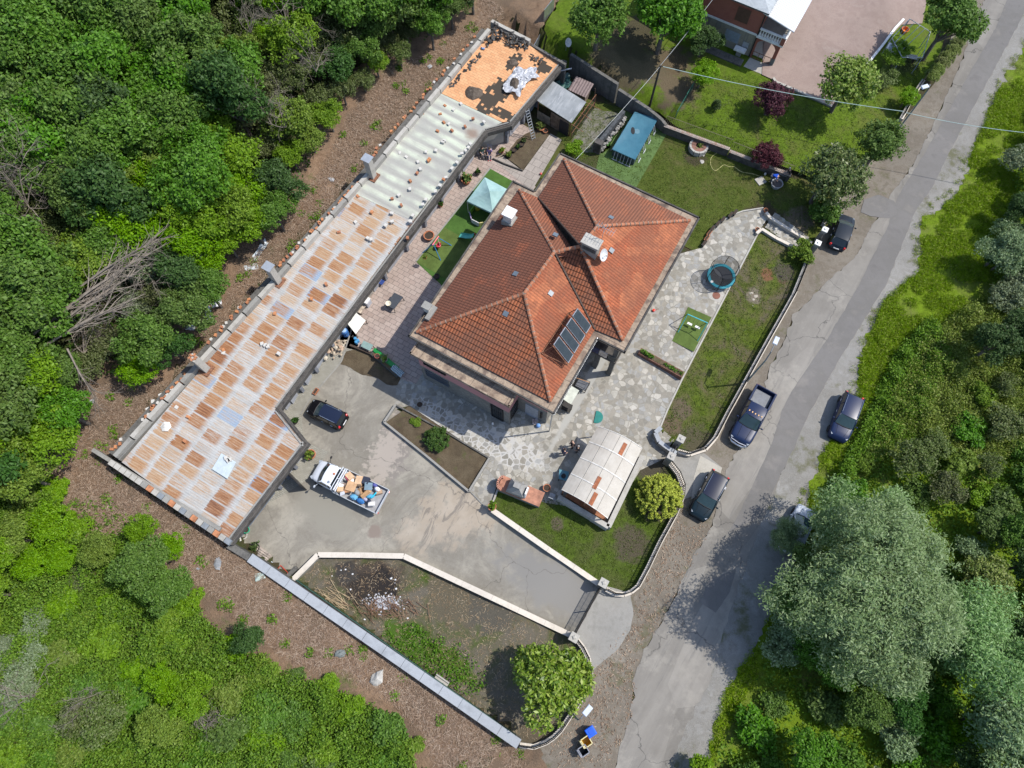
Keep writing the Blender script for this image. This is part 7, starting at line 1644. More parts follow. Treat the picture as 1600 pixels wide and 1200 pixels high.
def cabin(t, paint, Wd, zb, zt, xw0, xw1, xr1, xr0, inset=.17, rails=False, glass=glassc, wind=glasst, roofw=None, blackroof=None):
    wb = Wd/2-.07; wt = Wd/2-inset
    def quad(nm, pts, mat, off=0): m = MB(); m.add(pts, [(0, 1, 2, 3)]); return m.build(nm, mat, t, world=False)
    # windscreen and rear screen, each a curved band of 6 strips
    def screen(nm, xb, xt, mat, zb_, zt_, bow):
        m = MB(); vs = []; N = 8
        for k in range(N+1):
            y = -1+2*k/N; c = bow*(1-y*y); vs += [(xb+c, y*wb*.93, zb_), (xt+c*.5, y*wt*.95, zt_)]
        m.add(vs, [(2*k, 2*k+2, 2*k+3, 2*k+1) for k in range(N)]); return m.build(nm, mat, t, world=False, smooth=True)
    screen('windscreen', xw0-.02, xw1, wind, zb+.02, zt-.02, .14); screen('rear_window', xr0+.02, xr1, glass, zb+.02, zt-.02, -.06)
    for s in (1, -1):
        m = MB(); A = (xw0-.06, s*wb, zb); B = (xw1+.0, s*wt, zt-.03); C = (xr1, s*wt, zt-.03); D = (xr0, s*wb, zb)
        xm = (xw1+xr1)/2-.1
        m.add([A, B, C, D], [(0, 1, 2, 3)]); m.build('side_window', glass, t, world=False)
        m = MB()
        m.tube([(xw0-.02, s*wb*.96, zb), (xw1, s*wt*.97, zt-.02)], .05, 5); m.tube([(xr0, s*wb*.97, zb), (xr1, s*wt*.97, zt-.02)], .07, 5)
        m.tube([(xm, s*(wb+.005), zb), (xm, s*(wt+.005), zt-.03)], .035, 4); m.tube([(xw1, s*wt*.985, zt-.03), (xr1, s*wt*.985, zt-.03)], .045, 5)
        m.build('pillars', paint, t, world=False, smooth=True)
        if rails: MB().tube([(xw1-.15, s*(wt-.06), zt+.05), ((xw1+xr1)/2, s*(wt-.05), zt+.075), (xr1+.15, s*(wt-.06), zt+.05)], .022, 5).build('roof_rail', chrome, t, world=False)
    m = MB(); vs = []; NX, NY = 8, 8
    for i in range(NX+1):
        for j in range(NY+1):
            x = xr1+(xw1-xr1)*i/NX; y = -1+2*j/NY; e = 1-.06*(abs(2*i/NX-1))**4; vs.append((x+(.06*(1-y*y) if i == NX else -.03*(1-y*y) if i == 0 else 0), y*wt*e, zt-.02+.05*(1-y*y)+.03*(1-(2*i/NX-1)**2)))
    m.add(vs, [(i*(NY+1)+j, (i+1)*(NY+1)+j, (i+1)*(NY+1)+j+1, i*(NY+1)+j+1) for i in range(NX) for j in range(NY)]); m.build('roof', blackroof or paint, t, world=False, smooth=True)
def mirrors(t, x, y, z, mat):
    for s in (1, -1):
        m = MB(); m.ball((x, s*(y+.13), z), .1, 8, sq=(.7, 1.15, .75)); m.tube([(x+.03, s*(y-.06), z-.02), (x, s*(y+.1), z)], .03, 4); m.build('mirror', mat, t, world=False, smooth=True)
def lights(t, xf, yf, zf, xr, yr, zr, fs=(.34, .3, .12), rs=(.14, .22, .26)):
    for s in (1, -1):
        m = MB(); m.box((xf, s*yf, zf), (fs[0]*.8, fs[1]*.75, .13), -s*.45, taper=.8); m.build('headlight', headl, t, world=False, bevel=.03)
        m = MB(); m.box((xr, s*yr, zr), rs, -s*.25, taper=.85); m.build('tail_light', taill, t, world=False, bevel=.03)
def place(front, rear, zc=.7, f=T):
    p = G(*front, f, zc); q = G(*rear, f, zc); c = (p+q)/2; c.z = f(c.x, c.y)+.05; return c, atan2(p.y-q.y, p.x-q.x), (p-q).length
def hatch(name, label, front, rear, L, Wd, H_, paint, hood, zs, rails=False, f=T, blackroof=None, plate=True, stripe=False):
    c, rz, ll = place(front, rear, .75, f); t = thing(name, label, 'car', c, rz); h = L/2; zb = zs[1]
    xw0 = h-hood; xw1 = xw0-zs[2]; xr0 = -h+.16; xr1 = -h+zs[3]
    carbody(t, L, Wd, [(-h, .55), (-h+.06, .86), (-h+.2, zb), (xw0-.3, zb), (xw0+.05, zb-.02), (h-.55, zs[0]), (h-.16, zs[0]-.1), (h-.04, zs[0]-.28), (h, .45)], paint)
    cabin(t, paint, Wd, zb, H_, xw0, xw1, xr1, xr0, .2, rails, blackroof=blackroof)
    r = .33
    for x in (h-.8, -h+.75):
        for s in (1, -1): wheel(t, x, s*(Wd/2-.1), r)
    mirrors(t, xw0-.32, Wd/2-.03, zb+.05, paint)
    lights(t, h-.36, Wd/2-.26, zs[0]-.12, -h+.14, Wd/2-.2, zb-.08, (.5, .3, .2))
    MB().box((h-.1, 0, .48), (.16, Wd*.6, .14), taper=.9).build('grille', black, t, world=False, bevel=.02)
    m = MB()
    for s in (1, -1): m.tube([(h-.35, s*.34, zs[0]-.0), (xw0+.06, s*.5, zb+.01)], .012, 4)
    m.tube([(xw0+.04, -Wd*.36, zb+.025), (xw0+.1, 0, zb+.05), (xw0+.04, Wd*.36, zb+.025)], .035, 5); m.build('bonnet_seam', black, t, world=False)
    MB().tube([(xw0+.02, -.5, zb+.05), (xw0-.22, .1, zb+.2)], .012, 4).build('wiper', black, t, world=False)
    MB().box((-h+.02, 0, .62), (.05, .52, .12)).build('number_plate', white, t, world=False)
    MB().box((xr1+.05, 0, H_+.0), (.1, .4, .03)).build('brake_light', taill, t, world=False)
    m = MB()
    for s in (1, -1):
        for x in (xw1-.35, xr1+.5): m.box((x, s*(Wd/2-.005), zb-.14), (.2, .04, .04))
    m.build('door_handles', chrome, t, world=False)
    return t
navy = carpaint((.012, .022, .062)); blackp = carpaint((.006, .006, .008)); greyb = carpaint((.02, .026, .036)); teald = carpaint((.008, .018, .026)); silver = carpaint((.42, .45, .5))
t = hatch('parked_car', 'small black boxy hatchback with blue tinted roof parked in the courtyard', (480, 632), (541, 661), 3.55, 1.6, 1.5, blackp, .95, (.86, .98, .55, .32), f=T0, rails=True, blackroof=carpaint((.012, .018, .04)))
hatch('parked_car', 'dark navy sport utility car parked on the gravel on the far side of the road', (1307, 690), (1335, 614), 4.5, 1.84, 1.6, navy, 1.25, (.95, 1.05, .75, .55), rails=True)
hatch('parked_car', 'dark blue green sport utility car parked by the curved fence and golden thuja', (1088, 811), (1127, 738), 4.35, 1.78, 1.6, teald, 1.15, (.93, 1.04, .7, .5), rails=True, blackroof=carpaint((.016, .02, .04)))
hatch('parked_car', 'dark grey hatchback parked beside the gate of the stone steps', (1326, 334), (1306, 390), 4.0, 1.74, 1.46, greyb, 1.05, (.84, .94, .72, .62))
hatch('parked_car', 'pale silver blue car half hidden under the huge willow', (1262, 793), (1231, 863), 4.3, 1.78, 1.47, silver, 1.1, (.85, .94, .75, .6))
# pick-up
c, rz, ll = place((1153, 692), (1197, 609), .8); t = thing('pickup_truck', 'dark blue pickup truck with an open ribbed bed parked on the roadside', 'pickup truck', c, rz)
L, Wd = 5.6, 1.98; h = L/2; bed0, bed1 = -h+.06, -h+1.75
carbody(t, L, Wd, [(bed1, 1.12), (h-1.75, 1.12), (h-1.6, 1.12), (h-.5, 1.06), (h-.2, 1.0), (h-.08, .8), (h, .5)], navy, .34, .1, .02, x0=bed1)
cabin(t, navy, Wd, 1.12, 1.86, h-1.6, h-2.3, bed1+.35, bed1+.08, .24)
m = MB()
m.box((( bed0+bed1)/2, 0, .62), (bed1-bed0, Wd*.96, .1))
for s in (1, -1): m.box(((bed0+bed1)/2, s*(Wd/2-.1), .85), (bed1-bed0, .17, .56))
m.box((bed0+.04, 0, .85), (.1, Wd*.9, .56)); m.build('bed', navy, t, world=False, bevel=.03)
m = MB(); m.box(((bed0+bed1)/2+.1, 0, .685), (bed1-bed0-.25, Wd-.5, .02))
for k in range(12): m.box(((bed0+bed1)/2+.1, -.62+.113*k, .705), (bed1-bed0-.3, .05, .025))
m.build('bed_liner', plain((.16, .17, .19), .5), t, world=False)
for x in (h-1.0, -h+1.15):
    for s in (1, -1): wheel(t, x, s*(Wd/2-.13), .39, .26)
mirrors(t, h-1.95, Wd/2, 1.2, navy); lights(t, h-.25, Wd/2-.28, .92, -h+.02, Wd/2-.14, .85, (.3, .36, .3), (.1, .14, .3))
m = MB(); m.tube([(h-.18, -Wd*.42, .6), (h+.08, -Wd*.25, .6), (h+.12, 0, .6), (h+.08, Wd*.25, .6), (h-.18, Wd*.42, .6)], .1, 6); m.build('front_bumper', chrome, t, world=False, smooth=True)
m = MB(); m.tube([(h-.06, -Wd*.36, .86), (h+.02, 0, .86), (h-.06, Wd*.36, .86)], .05, 6); m.build('grille_bar', chrome, t, world=False)
for k in range(5): MB().box((h-2.62+.02*(2-abs(k-2)), -.56+.28*k, 1.93), (.12, .08, .04)).build('roof_marker', plain((.75, .45, .2), .3), t, world=False)
m = MB()
for s in (1, -1): m.tube([(h-.4, s*.36, 1.1), (h-1.55, s*.42, 1.155)], .014, 4)
m.tube([(h-1.57, -Wd*.4, 1.14), (h-1.48, 0, 1.17), (h-1.57, Wd*.4, 1.14)], .035, 4); m.build('bonnet_seam', black, t, world=False)
# white flatbed truck
c, rz, ll = place((491, 732), (599, 785), .9, T0); t = thing('flatbed_truck', 'white flatbed truck loaded with rubbish parked in the courtyard', 'truck', c, rz); TR = t
wp_ = NT('truck_white').fin((.62, .65, .7), .3, spec=.5, **{'Coat Weight': .6}); L, Wd = ll*1.0, 2.0; h = L/2; cb = h-2.35
carbody(t, L, Wd, [(cb, 1.3), (h-1.05, 1.3), (h-.95, 1.28), (h-.45, 1.1), (h-.15, .92), (h-.05, .7), (h, .4)], wp_, .3, .2, .02, x0=cb)
cabin(t, wp_, Wd, 1.3, 2.0, h-.92, h-1.42, cb+.12, cb+.02, .2, glass=plain((.03, .04, .045), .15))
m = MB(); m.box(((-h+cb)/2, 0, .78), (cb+h-.12, 2.15, .12)); m.build('flatbed', plain((.3, .3, .31), .7), t, world=False)
for s in (1, -1): MB().box(((-h+cb)/2, s*1.06, 1.02), (cb+h-.12, .05, .42)).build('side_board', plain((.42, .44, .46), .5), t, world=False)
MB().box((-h+.02, 0, 1.02), (.05, 2.15, .42)).build('tailgate', plain((.45, .47, .5), .5), t, world=False)
m = MB()
for x in (cb-.12, cb-.5):
    m.tube([(x, -1.0, 1.2), (x, -1.0, 2.05), (x, 1.0, 2.05), (x, 1.0, 1.2)], .04, 5)
m.tube([(cb-.12, 0, 2.05), (cb-.5, 0, 2.05)], .03); m.build('rack', plain((.55, .58, .62), .4), t, world=False)
MB().box((cb-.31, 0, 1.5), (.08, 1.9, 1.0)).build('headboard', wp_, t, world=False)
for x in (h-.85, -h+1.2):
    for s in (1, -1): wheel(t, x, s*.9, .36, .24)
for s in (1, -1):
    m = MB(); m.tube([(h-1.1, s*.95, 1.35), (h-1.0, s*1.3, 1.5)], .02, 4); m.ball((h-1.0, s*1.33, 1.5), .13, 8, sq=(.6, 1, 1.2)); m.build('mirror', black if s < 0 else plain((.4, .43, .48)), t, world=False)
lights(t, h-.22, .72, .95, -h+.0, .95, .75, (.4, .3, .3), (.06, .2, .14))
for k, (x, y) in enumerate(((cb+.25, -.2), (cb+.3, .55))): MB().lathe([(.1, 0), (.1, .06), (.02, .07)], (x, y, 2.05), 10).build('roof_vent', [terracotta, steel][k], t, world=False)
MB().tube([(h-.92, -.6, 1.34), (h-1.1, .1, 1.5)], .015, 4).build('wiper', black, t, world=False)
# the load, every piece a thing of its own
RZ = Matrix.Rotation(rz, 3, 'Z')
def load(x, y, z, d, col, label, cat, name, a=0, rx=0, ry=0, kind='box', var=.15):
    p = Vector(c)+RZ @ Vector((x, y, z)); mt = plain(col, .75, var=var)
    m = MB(Matrix.Translation(p) @ Matrix.Rotation(rz+a, 4, 'Z') @ Matrix.Rotation(rx, 4, 'X') @ Matrix.Rotation(ry, 4, 'Y'))
    if kind == 'box': m.box((0, 0, 0), d)
    elif kind == 'open':
        for s in (1, -1): m.box((s*d[0]/2, 0, 0), (.03, d[1], d[2])); m.box((0, s*d[1]/2, 0), (d[0]-.04, .03, d[2]))
        m.box((0, 0, -d[2]/2), (d[0], d[1], .03)); m.box((d[0]/2+.14, 0, d[2]/2), (.3, d[1], .02), ry=.4); m.box((-d[0]/2-.12, 0, d[2]/2), (.26, d[1], .02), ry=-.5)
    elif kind == 'bag':
        b = MB(); b.ball((0, 0, 0), .5, 8)
        vs = []
        for q in b.v: q = Vector(q); k_ = 1+.35*mnoise.noise(q*3+Vector((x*9, y*7, 0))); vs.append((q.x*d[0]*k_, q.y*d[1]*k_, q.z*d[2]*k_))
        m.add(vs, b.f)
    elif kind == 'tube': m.tube([(-d[0]/2, 0, 0), (d[0]/2, 0, .05)], d[1]/2, 8)
    return tag(m.build(name, mt), label, cat, 'rubbish loaded on the white truck')
card = (.5, .31, .17); card2 = (.58, .39, .24)
for a in ((-.45, .05, 1.58, (.82, .8, .06), card, 'large square cardboard sheet on top of the truck load', 'cardboard', 'cardboard_sheet', .15, .1, .1),
 (-.75, -.62, 1.35, (.55, .75, .4), card2, 'tall light brown cardboard box near the truck side board', 'box', 'cardboard_box', .3, .3, 0), (.1, -.62, 1.35, (.65, .5, .35), card2, 'light cardboard box with a folded lid behind the truck cab', 'box', 'cardboard_box', -.4, .2, .2),
 (-1.55, -.2, 1.2, (.6, .55, .42), card, 'open cardboard box with dark inside in the middle of the truck load', 'box', 'cardboard_box', .7, 0, .25, 'open'), (.25, .62, 1.3, (.5, .4, .3), (.55, .37, .22), 'small cardboard box by the far side board behind the cab', 'box', 'cardboard_box', .5, .2, 0),
 (.45, .75, 1.15, (.3, .3, .3), (.35, .22, .12), 'brown cardboard box corner tucked behind the cab', 'box', 'cardboard_box', .1), (-1.75, .1, 1.45, (.75, .22, .3), (.46, .27, .13), 'orange brown folded cardboard flap beside the blue bags', 'cardboard', 'cardboard_flap', 1.2, .3, 0),
 (-1.7, -.55, 1.55, (.62, .62, .08), (.15, .22, .27), 'blue grey plastic lid tilted over the open box', 'lid', 'bluish_square', .45, .1, -.15), (-1.25, -.85, 1.3, (.55, .6, .5), (.025, .03, .05), 'dark navy container beside the truck side board', 'container', 'plastic_container', .2, .2, 0),
 (-1.0, .68, 1.3, (.7, .5, .5), (.12, .35, .55), 'light blue rubbish bag on the far side of the load', 'bag', 'rubbish_bag', 0, 0, 0, 'bag'), (-1.6, .72, 1.25, (.75, .45, .45), (.03, .14, .36), 'dark blue rubbish bag by the far side board', 'bag', 'rubbish_bag', 0, 0, 0, 'bag'),
 (-2.2, .5, 1.1, (.5, .45, .4), (.02, .03, .06), 'blackish bag near the truck tailgate', 'bag', 'rubbish_bag', 0, 0, 0, 'bag'), (-2.55, .55, 1.25, (.55, .35, .12), (.62, .6, .57), 'white tray propped in the tailgate corner', 'tray', 'plastic_tray', .5, .3, 0),
 (-2.35, -.7, 1.2, (.5, .4, .35), (.66, .67, .72), 'white bundle near the tailgate and side board', 'bundle', 'white_bundle', 0, 0, 0, 'bag'), (-2.35, -.15, 1.2, (.6, .12, .1), (.02, .42, .58), 'turquoise foam roll near the tailgate', 'roll', 'foam_roll', 1.3, 0, 0, 'tube'),
 (-2.15, .05, 1.15, (.7, .35, .25), (.08, .32, .5), 'sky blue bag in front of the turquoise roll', 'bag', 'rubbish_bag', .5, 0, 0, 'bag'), (-2.6, -.55, 1.08, (.5, .3, .2), (.42, .28, .18), 'flattened brown carton against the tailgate', 'carton', 'flattened_carton', .7, .2, 0),
 (.15, .15, 1.25, (.5, .4, .2), (.26, .19, .15), 'brown jumble of rags behind the cab', 'rags', 'rag_bundle', .3, 0, 0, 'bag', .5), (.35, .35, 1.25, (.35, .35, .3), (.66, .66, .64), 'white canister behind the cab', 'canister', 'white_canister', .2),
 (-.05, .8, 1.45, (.4, .45, .04), (.68, .7, .75), 'white folded paper sheet standing by the far side board', 'paper', 'paper_sheet', .6, .5, .3), (.0, -.25, 1.42, (.9, .06, .06), (.55, .05, .12), 'red pole lying across the truck load', 'pole', 'red_pole', 2.7, 0, .1, 'tube'),
 (.35, -.35, 1.2, (.45, .35, .25), (.5, .46, .4), 'cream sack behind the truck cab', 'sack', 'cream_sack', 0, 0, 0, 'bag'), (.4, -.8, 1.2, (.35, .3, .3), (.45, .5, .56), 'pale blue bag behind the cab at the near side board', 'bag', 'rubbish_bag', 0, 0, 0, 'bag'),
 (-.2, -.35, 1.35, (.4, .5, .3), (.62, .62, .6), 'white bag next to the red pole', 'bag', 'rubbish_bag', 0, 0, 0, 'bag'), (-.3, .45, 1.35, (.5, .35, .3), (.42, .21, .1), 'rust brown wooden box under the large cardboard sheet', 'box', 'wooden_box', .6), (-1.05, .25, 1.3, (.5, .4, .3), (.25, .26, .27), 'grey crumpled cloth beside the large cardboard sheet', 'cloth', 'grey_cloth', 0, 0, 0, 'bag'),
 (-1.9, .45, 1.3, (.4, .3, .25), (.35, .33, .42), 'pale violet bag between the blue bags and the tailgate', 'bag', 'rubbish_bag', 0, 0, 0, 'bag'), (-2.0, -.9, 1.1, (.5, .3, .3), (.08, .09, .3), 'deep blue bag at the near rear corner of the load', 'bag', 'rubbish_bag', 0, 0, 0, 'bag')):
    load(*a)
# ---------------------------------------------------------------- play things on the flagstones
p = G(1124, 437); t = thing('trampoline', 'round trampoline with teal padding and a black safety net', 'trampoline', p); R = 1.3
MB().lathe([(.01, .66), (R*.8, .66)], (0, 0, 0), 28, cap0=False, cap1=False).build('mat', plain((.012, .015, .022), .6), t, world=False)
MB().lathe([(R*.78, .69), (R*.82, .72), (R*.98, .72), (R, .68), (R*.98, .63), (R*.8, .63)], (0, 0, 0), 28, cap0=False, cap1=False).build('padding', plain((.01, .2, .26), .5), t, world=False)
for k in range(3):
    a = 2*pi*k/3+.4; m = MB(); A, B = [(R*.93*cos(a+e), R*.93*sin(a+e), 0) for e in (-.4, .4)]; m.tube([(A[0], A[1], .65), A, B, (B[0], B[1], .65)], .03, 5); m.build('leg', steel, t, world=False)
for k in range(6): a = 2*pi*k/6+.2; MB().tube([(R*cos(a), R*sin(a), .1), (R*1.03*cos(a), R*1.03*sin(a), 1.5), (R*.9*cos(a), R*.9*sin(a), 2.3)], .03, 5).build('pole', black, t, world=False)
MB().tube([(R*.9*cos(2*pi*k/24), R*.9*sin(2*pi*k/24), 2.3) for k in range(25)], .025, 5).build('top_hoop', black, t, world=False)
m = MB(); m.lathe([(R*.82, .7), (R*.9, 1.5), (R*.9, 2.3)], (0, 0, 0), 28, cap0=False, cap1=False); m.build('net', net_mat('trampoline_net', (.015, .015, .018), .45), t, world=False, smooth=True)
MB().lathe([(.13, 0), (.13, .005), (.01, .006)], (-R*.72, -R*.45, .725), 8).build('label_patch', white, t, world=False)
tag(MB().lathe([(.36, 0), (.36, .03), (.02, .04)], tuple(G(1119, 462)+Vector((0, 0, .03))), 20).build('manhole_cover', plain((.2, .085, .06), .8)), 'round reddish manhole cover below the trampoline', 'manhole cover')
sheet('manhole_slab', [(1106, 455), (1126, 452), (1134, 462), (1125, 474), (1107, 466)], conc_l, .036, .6)
P = [G(1075, 480), G(1111, 497), G(1083, 551), G(1050, 533)]
tag(MB().prism([Vector((q.x, q.y, 0)) for q in P], .035, .06).build('turf_mat', turf3), 'rectangular green turf mat on the flagstones under the cyan swing', 'mat')
cy = plain((.05, .42, .5), .4); A, B = at(1074.5, 491, 1.9), at(1105.5, 504.5, 1.9); t = thing('garden_swing', 'cyan framed garden swing with two white seats on the green mat', 'swing', Vector(((A.x+B.x)/2, (A.y+B.y)/2, 0)))
MB().tube([A, B], .045, 6).build('top_bar', cy, t)
for E_ in (A, B):
    for s in (1, -1): MB().tube([E_, Vector((E_.x, E_.y, 0))+U2*s*1.05], .035, 5).build('leg', cy, t)
for f in (.3, .7):
    q = A.lerp(B, f); q.z = .45; o = MB().box(q, (.45, .2, .05), ANG).build('seat', white, t); m = MB()
    for s in (-.2, .2): m.tube([q+U1*s, Vector((q.x, q.y, 1.9))+U1*s*.9], .01, 4)
    m.build('rope', black, t)
p = G(932, 652); t = MB(); t.prism([p+Vector((.55*cos(a)*1.0, .55*sin(a), 0)) for a in np.linspace(-.6-pi/2+.1, .6+pi/2-.6, 14)], .03, .12); tag(t.build('half_round_mat', plain((.005, .16, .14), .6)), 'dark teal half round mat on the flagstones near the cream shelter', 'mat')
# wire barbecue trolley and little things by the villa corner
p = G(909, 604); t = thing('wire_trolley', 'dark wire trolley with a wooden pole beside the pale topped table', 'trolley', p, ANG); m = MB()
for z in (.1, .5, .9):
    m.tube([(-.5, -.4, z), (.5, -.4, z), (.5, .4, z), (-.5, .4, z), (-.5, -.4, z)], .022, 4)
for x in (-.5, .5):
    for y in (-.4, .4): m.tube([(x, y, 0), (x, y, .95)], .025, 4)
m.build('frame', iron, t, world=False); m = MB(); m.box((0, 0, .52), (.98, .78, .02)); m.build('shelf', plain((.1, .11, .13), .6), t, world=False); MB().tube([(-.7, .1, 1.0), (.5, .3, 1.0)], .03, 5).build('pole', plain((.45, .24, .12), .8), t, world=False)
p = G(885, 640); t = thing('metal_rack', 'dark metal rack under the villa corner', 'rack', p, ANG)
for z in (.2, .7, 1.2): MB().box((0, 0, z), (.8, .45, .03)).build('shelf', iron, t, world=False)
m = MB()
for x in (-.38, .38):
    for y in (-.2, .2): m.tube([(x, y, 0), (x, y, 1.3)], .025, 4)
m.build('posts', iron, t, world=False)
rag(835, 660, .5, .5, (.5, .42, .4), 'pale bundle of cloth by the villa door', 0, 31, T0, 'cloth_bundle', .25, .1)
p = G(841, 666); tag(MB().ball((p.x, p.y, .24), .2, 10).build('ball', plain((.15, .3, .6), .4), smooth=True), 'blue and white ball by the villa door', 'ball')
p = G(845, 273); tag(MB().ball((p.x, p.y, .15), .13, 10).build('ball', plain((.55, .1, .1), .4), smooth=True), 'small red ball on the grass strip by the villa', 'ball')
p = G(770, 663); t = thing('white_bottle', 'small white cleaning bottle by the veranda door', 'bottle', p); MB().lathe([(.09, 0), (.09, .3), (.03, .38), (.03, .44), (.005, .45)], (0, 0, 0), 10).build('body', white, t, world=False)
p = G(1021, 486); t = thing('red_can', 'little red watering can beside the villa wall', 'can', p); MB().lathe([(.12, 0), (.13, .22), (.05, .25), (.01, .25)], (0, 0, 0), 10).build('body', plain((.6, .05, .03), .4), t, world=False); MB().tube([(.1, 0, .1), (.3, .02, .28)], .02, 5).build('spout', plain((.6, .05, .03), .4), t, world=False)
p = G(887, 749, T0, .7); table([(874, 733), (889, 737), (887, 752), (873, 748)], .75, plain((.07, .2, .25), .5), 'small teal table beside the cream shelter')
p = at(880.5, 744, .75); t = thing('dark_bowl', 'dark bowl standing on the small teal table', 'bowl', (p.x, p.y, .752)); MB().lathe([(.12, 0), (.2, .1), (.17, .1), (.1, .03)], (0, 0, 0), 12).build('bowl_body', black, t, world=False)
chair(862, 777, 1.2, (.3, .31, .32), 'grey folding chair left of the cream shelter'); 
# stone ring planter, hose and slabs on the mown lawn
p = G(1090, 233); t = thing('stone_planter', 'ring shaped white stone planter on the mown lawn', 'planter', p); m = MB()
for k in range(10): a = 2*pi*k/10; m.box((.78*cos(a), .78*sin(a), .28), (.28, .5, .56), a)
m.build('stone_ring', conc_l, t, world=False); MB().lathe([(.3, .5), (.72, .5), (.74, .56), (.3, .58)], (0, 0, 0), 16, cap0=False, cap1=False).build('brown_ledge', plain((.22, .11, .08), .8), t, world=False); MB().lathe([(.3, .3), (.02, .31)], (0, 0, 0), 12).build('soil', black, t, world=False)
me = leaf_mesh('leaves', np.random.default_rng(1).normal(0, .12, (14, 3))+[.1, -.1, .62], .08, 5, .18, np.random.default_rng(1), LM['hedge'], .6); o = bpy.data.objects.new('foliage', me); COL.objects.link(o); o.parent = t
hp_ = [(1101, 235), (1106, 238), (1113, 235), (1122, 237), (1116, 242), (1111, 247), (1110, 256), (1113, 264), (1118, 267), (1124, 263), (1131, 258), (1139, 261), (1147, 261), (1155, 267), (1163, 270), (1176, 272), (1190, 277)]
pts = [G(*q)+Vector((0, 0, .04)) for q in hp_]; sm_ = []
for i in range(len(pts)-1):
    p0, p1, p2, p3 = pts[max(0, i-1)], pts[i], pts[i+1], pts[min(len(pts)-1, i+2)]
    for f in (0, .25, .5, .75): sm_.append(.5*((2*p1)+(p2-p0)*f+(2*p0-5*p1+4*p2-p3)*f*f+(3*p1-p0-3*p2+p3)*f**3))
tag(MB().tube(sm_+[pts[-1]], .024, 6).build('garden_hose', plain((.5, .46, .2), .6)), 'pale yellow garden hose winding over the mown lawn', 'hose')
for (x, y, s, lb) in ((1097, 253, .5, 'pale stepping stone below the ring shaped planter'), (1099, 243, .28, 'small pale stone between the ring shaped planter and the stepping stone'), (1062, 214, .35, 'flat pale stone on the lawn at the foot of the low wall')): p = G(x, y); tag(MB().rock((p.x, p.y, p.z+.04), (s, s*1.3, .12), int(x)).build('stepping_stone', conc_l), lb, 'stone')
p = G(1188, 283); tag(MB().box((p.x, p.y, p.z+.05), (.85, .8, .1), .5).build('paving_slab', conc_l), 'square pale slab on the lawn beside the crouching person', 'slab')
# stones left in the strip lawn
for k, (x, y, s) in enumerate(((1173, 458, .5), (1180, 463, .55), (1177, 468, .4), (1176, 478, .2))): p = G(x, y); tag(MB().rock((p.x, p.y, p.z+.02), (s, s*.7, .16), 60+k).build('lawn_stone', plain((.4, .36, .3), .9)), 'pale stone in the bare patch of the strip lawn', 'stone', 'stones in the bare patch')
p = G(1198, 429); tag(MB().rock((p.x, p.y, p.z), (.6, .35, .16), 71).build('tree_stump', plain((.2, .1, .055), .9, var=.4)), 'reddish tree stump in the strip lawn', 'stump')
p = G(1219, 432); tag(MB().rock((p.x, p.y, p.z+.05), (.7, .25, .25), 74).build('log', plain((.05, .042, .035), .9)), 'dark log lying near the bright shrub on the strip lawn', 'log')
# wheelie bins
def bin_(px, py, col, label, lid=True, inner=None, rim=None):
    p = GT(px, py, .9); t = thing('wheelie_bin', label, 'bin', p, .55); bm_ = plain(col, .45, var=.08); m = MB()
    b, tp = .24, .32; v = [(-b, -b, .05), (b, -b, .05), (b, b, .05), (-b, b, .05), (-tp, -tp, .9), (tp, -tp, .9), (tp, tp, .9), (-tp, tp, .9)]; i_ = .27
    v += [(-i_, -i_, .9), (i_, -i_, .9), (i_, i_, .9), (-i_, i_, .9), (-.2, -.2, .12), (.2, -.2, .12), (.2, .2, .12), (-.2, .2, .12)]
    m.add(v, [(3, 2, 1, 0), (0, 1, 5, 4), (1, 2, 6, 5), (2, 3, 7, 6), (3, 0, 4, 7), (4, 5, 9, 8), (5, 6, 10, 9), (6, 7, 11, 10), (7, 4, 8, 11), (8, 9, 13, 12), (9, 10, 14, 13), (10, 11, 15, 14), (11, 8, 12, 15), (12, 13, 14, 15)]); m.build('body', inner and plain(inner, .5) or bm_, t, world=False)
    if lid: MB().box((0, 0, .95), (.74, .7, .08), taper=.86).build('lid', bm_, t, world=False, bevel=.02); MB().box((.02, 0, 1.0), (.36, .42, .03)).build('lid_panel', plain(tuple(q*.8 for q in col), .5), t, world=False)
    else:
        m = MB()
        for a, bq in (((-.31, -.31), (.31, -.31)), ((.31, -.31), (.31, .31)), ((.31, .31), (-.31, .31)), ((-.31, .31), (-.31, -.31))): m.seg(a, bq, .06, .88, .93)
        m.build('rim', plain(rim, .5), t, world=False)
        MB().box((-.42, 0, .6), (.05, .6, .66), ry=.1).build('lid', plain(rim if inner else col, .5), t, world=False)
    for s in (-.22, .22): MB(Matrix.Translation((-.3, s, .1)) @ Matrix.Rotation(pi/2, 4, 'X')).lathe([(.1, -.03), (.1, .03)], (0, 0, 0), 10).build('wheel', rubber, t, world=False)
bin_(923, 1143.5, (.0, .09, .62), 'bright blue wheelie bin with a closed lid by the roadside')
bin_(916.5, 1159, (.62, .5, .16), 'yellow wheelie bin standing open by the roadside', False, (.55, .33, .02), (.6, .53, .28)); bin_(912, 1173, (.1, .1, .12), 'dark open wheelie bin nearest the lower edge of the picture', False, (.02, .025, .04), (.22, .23, .27))
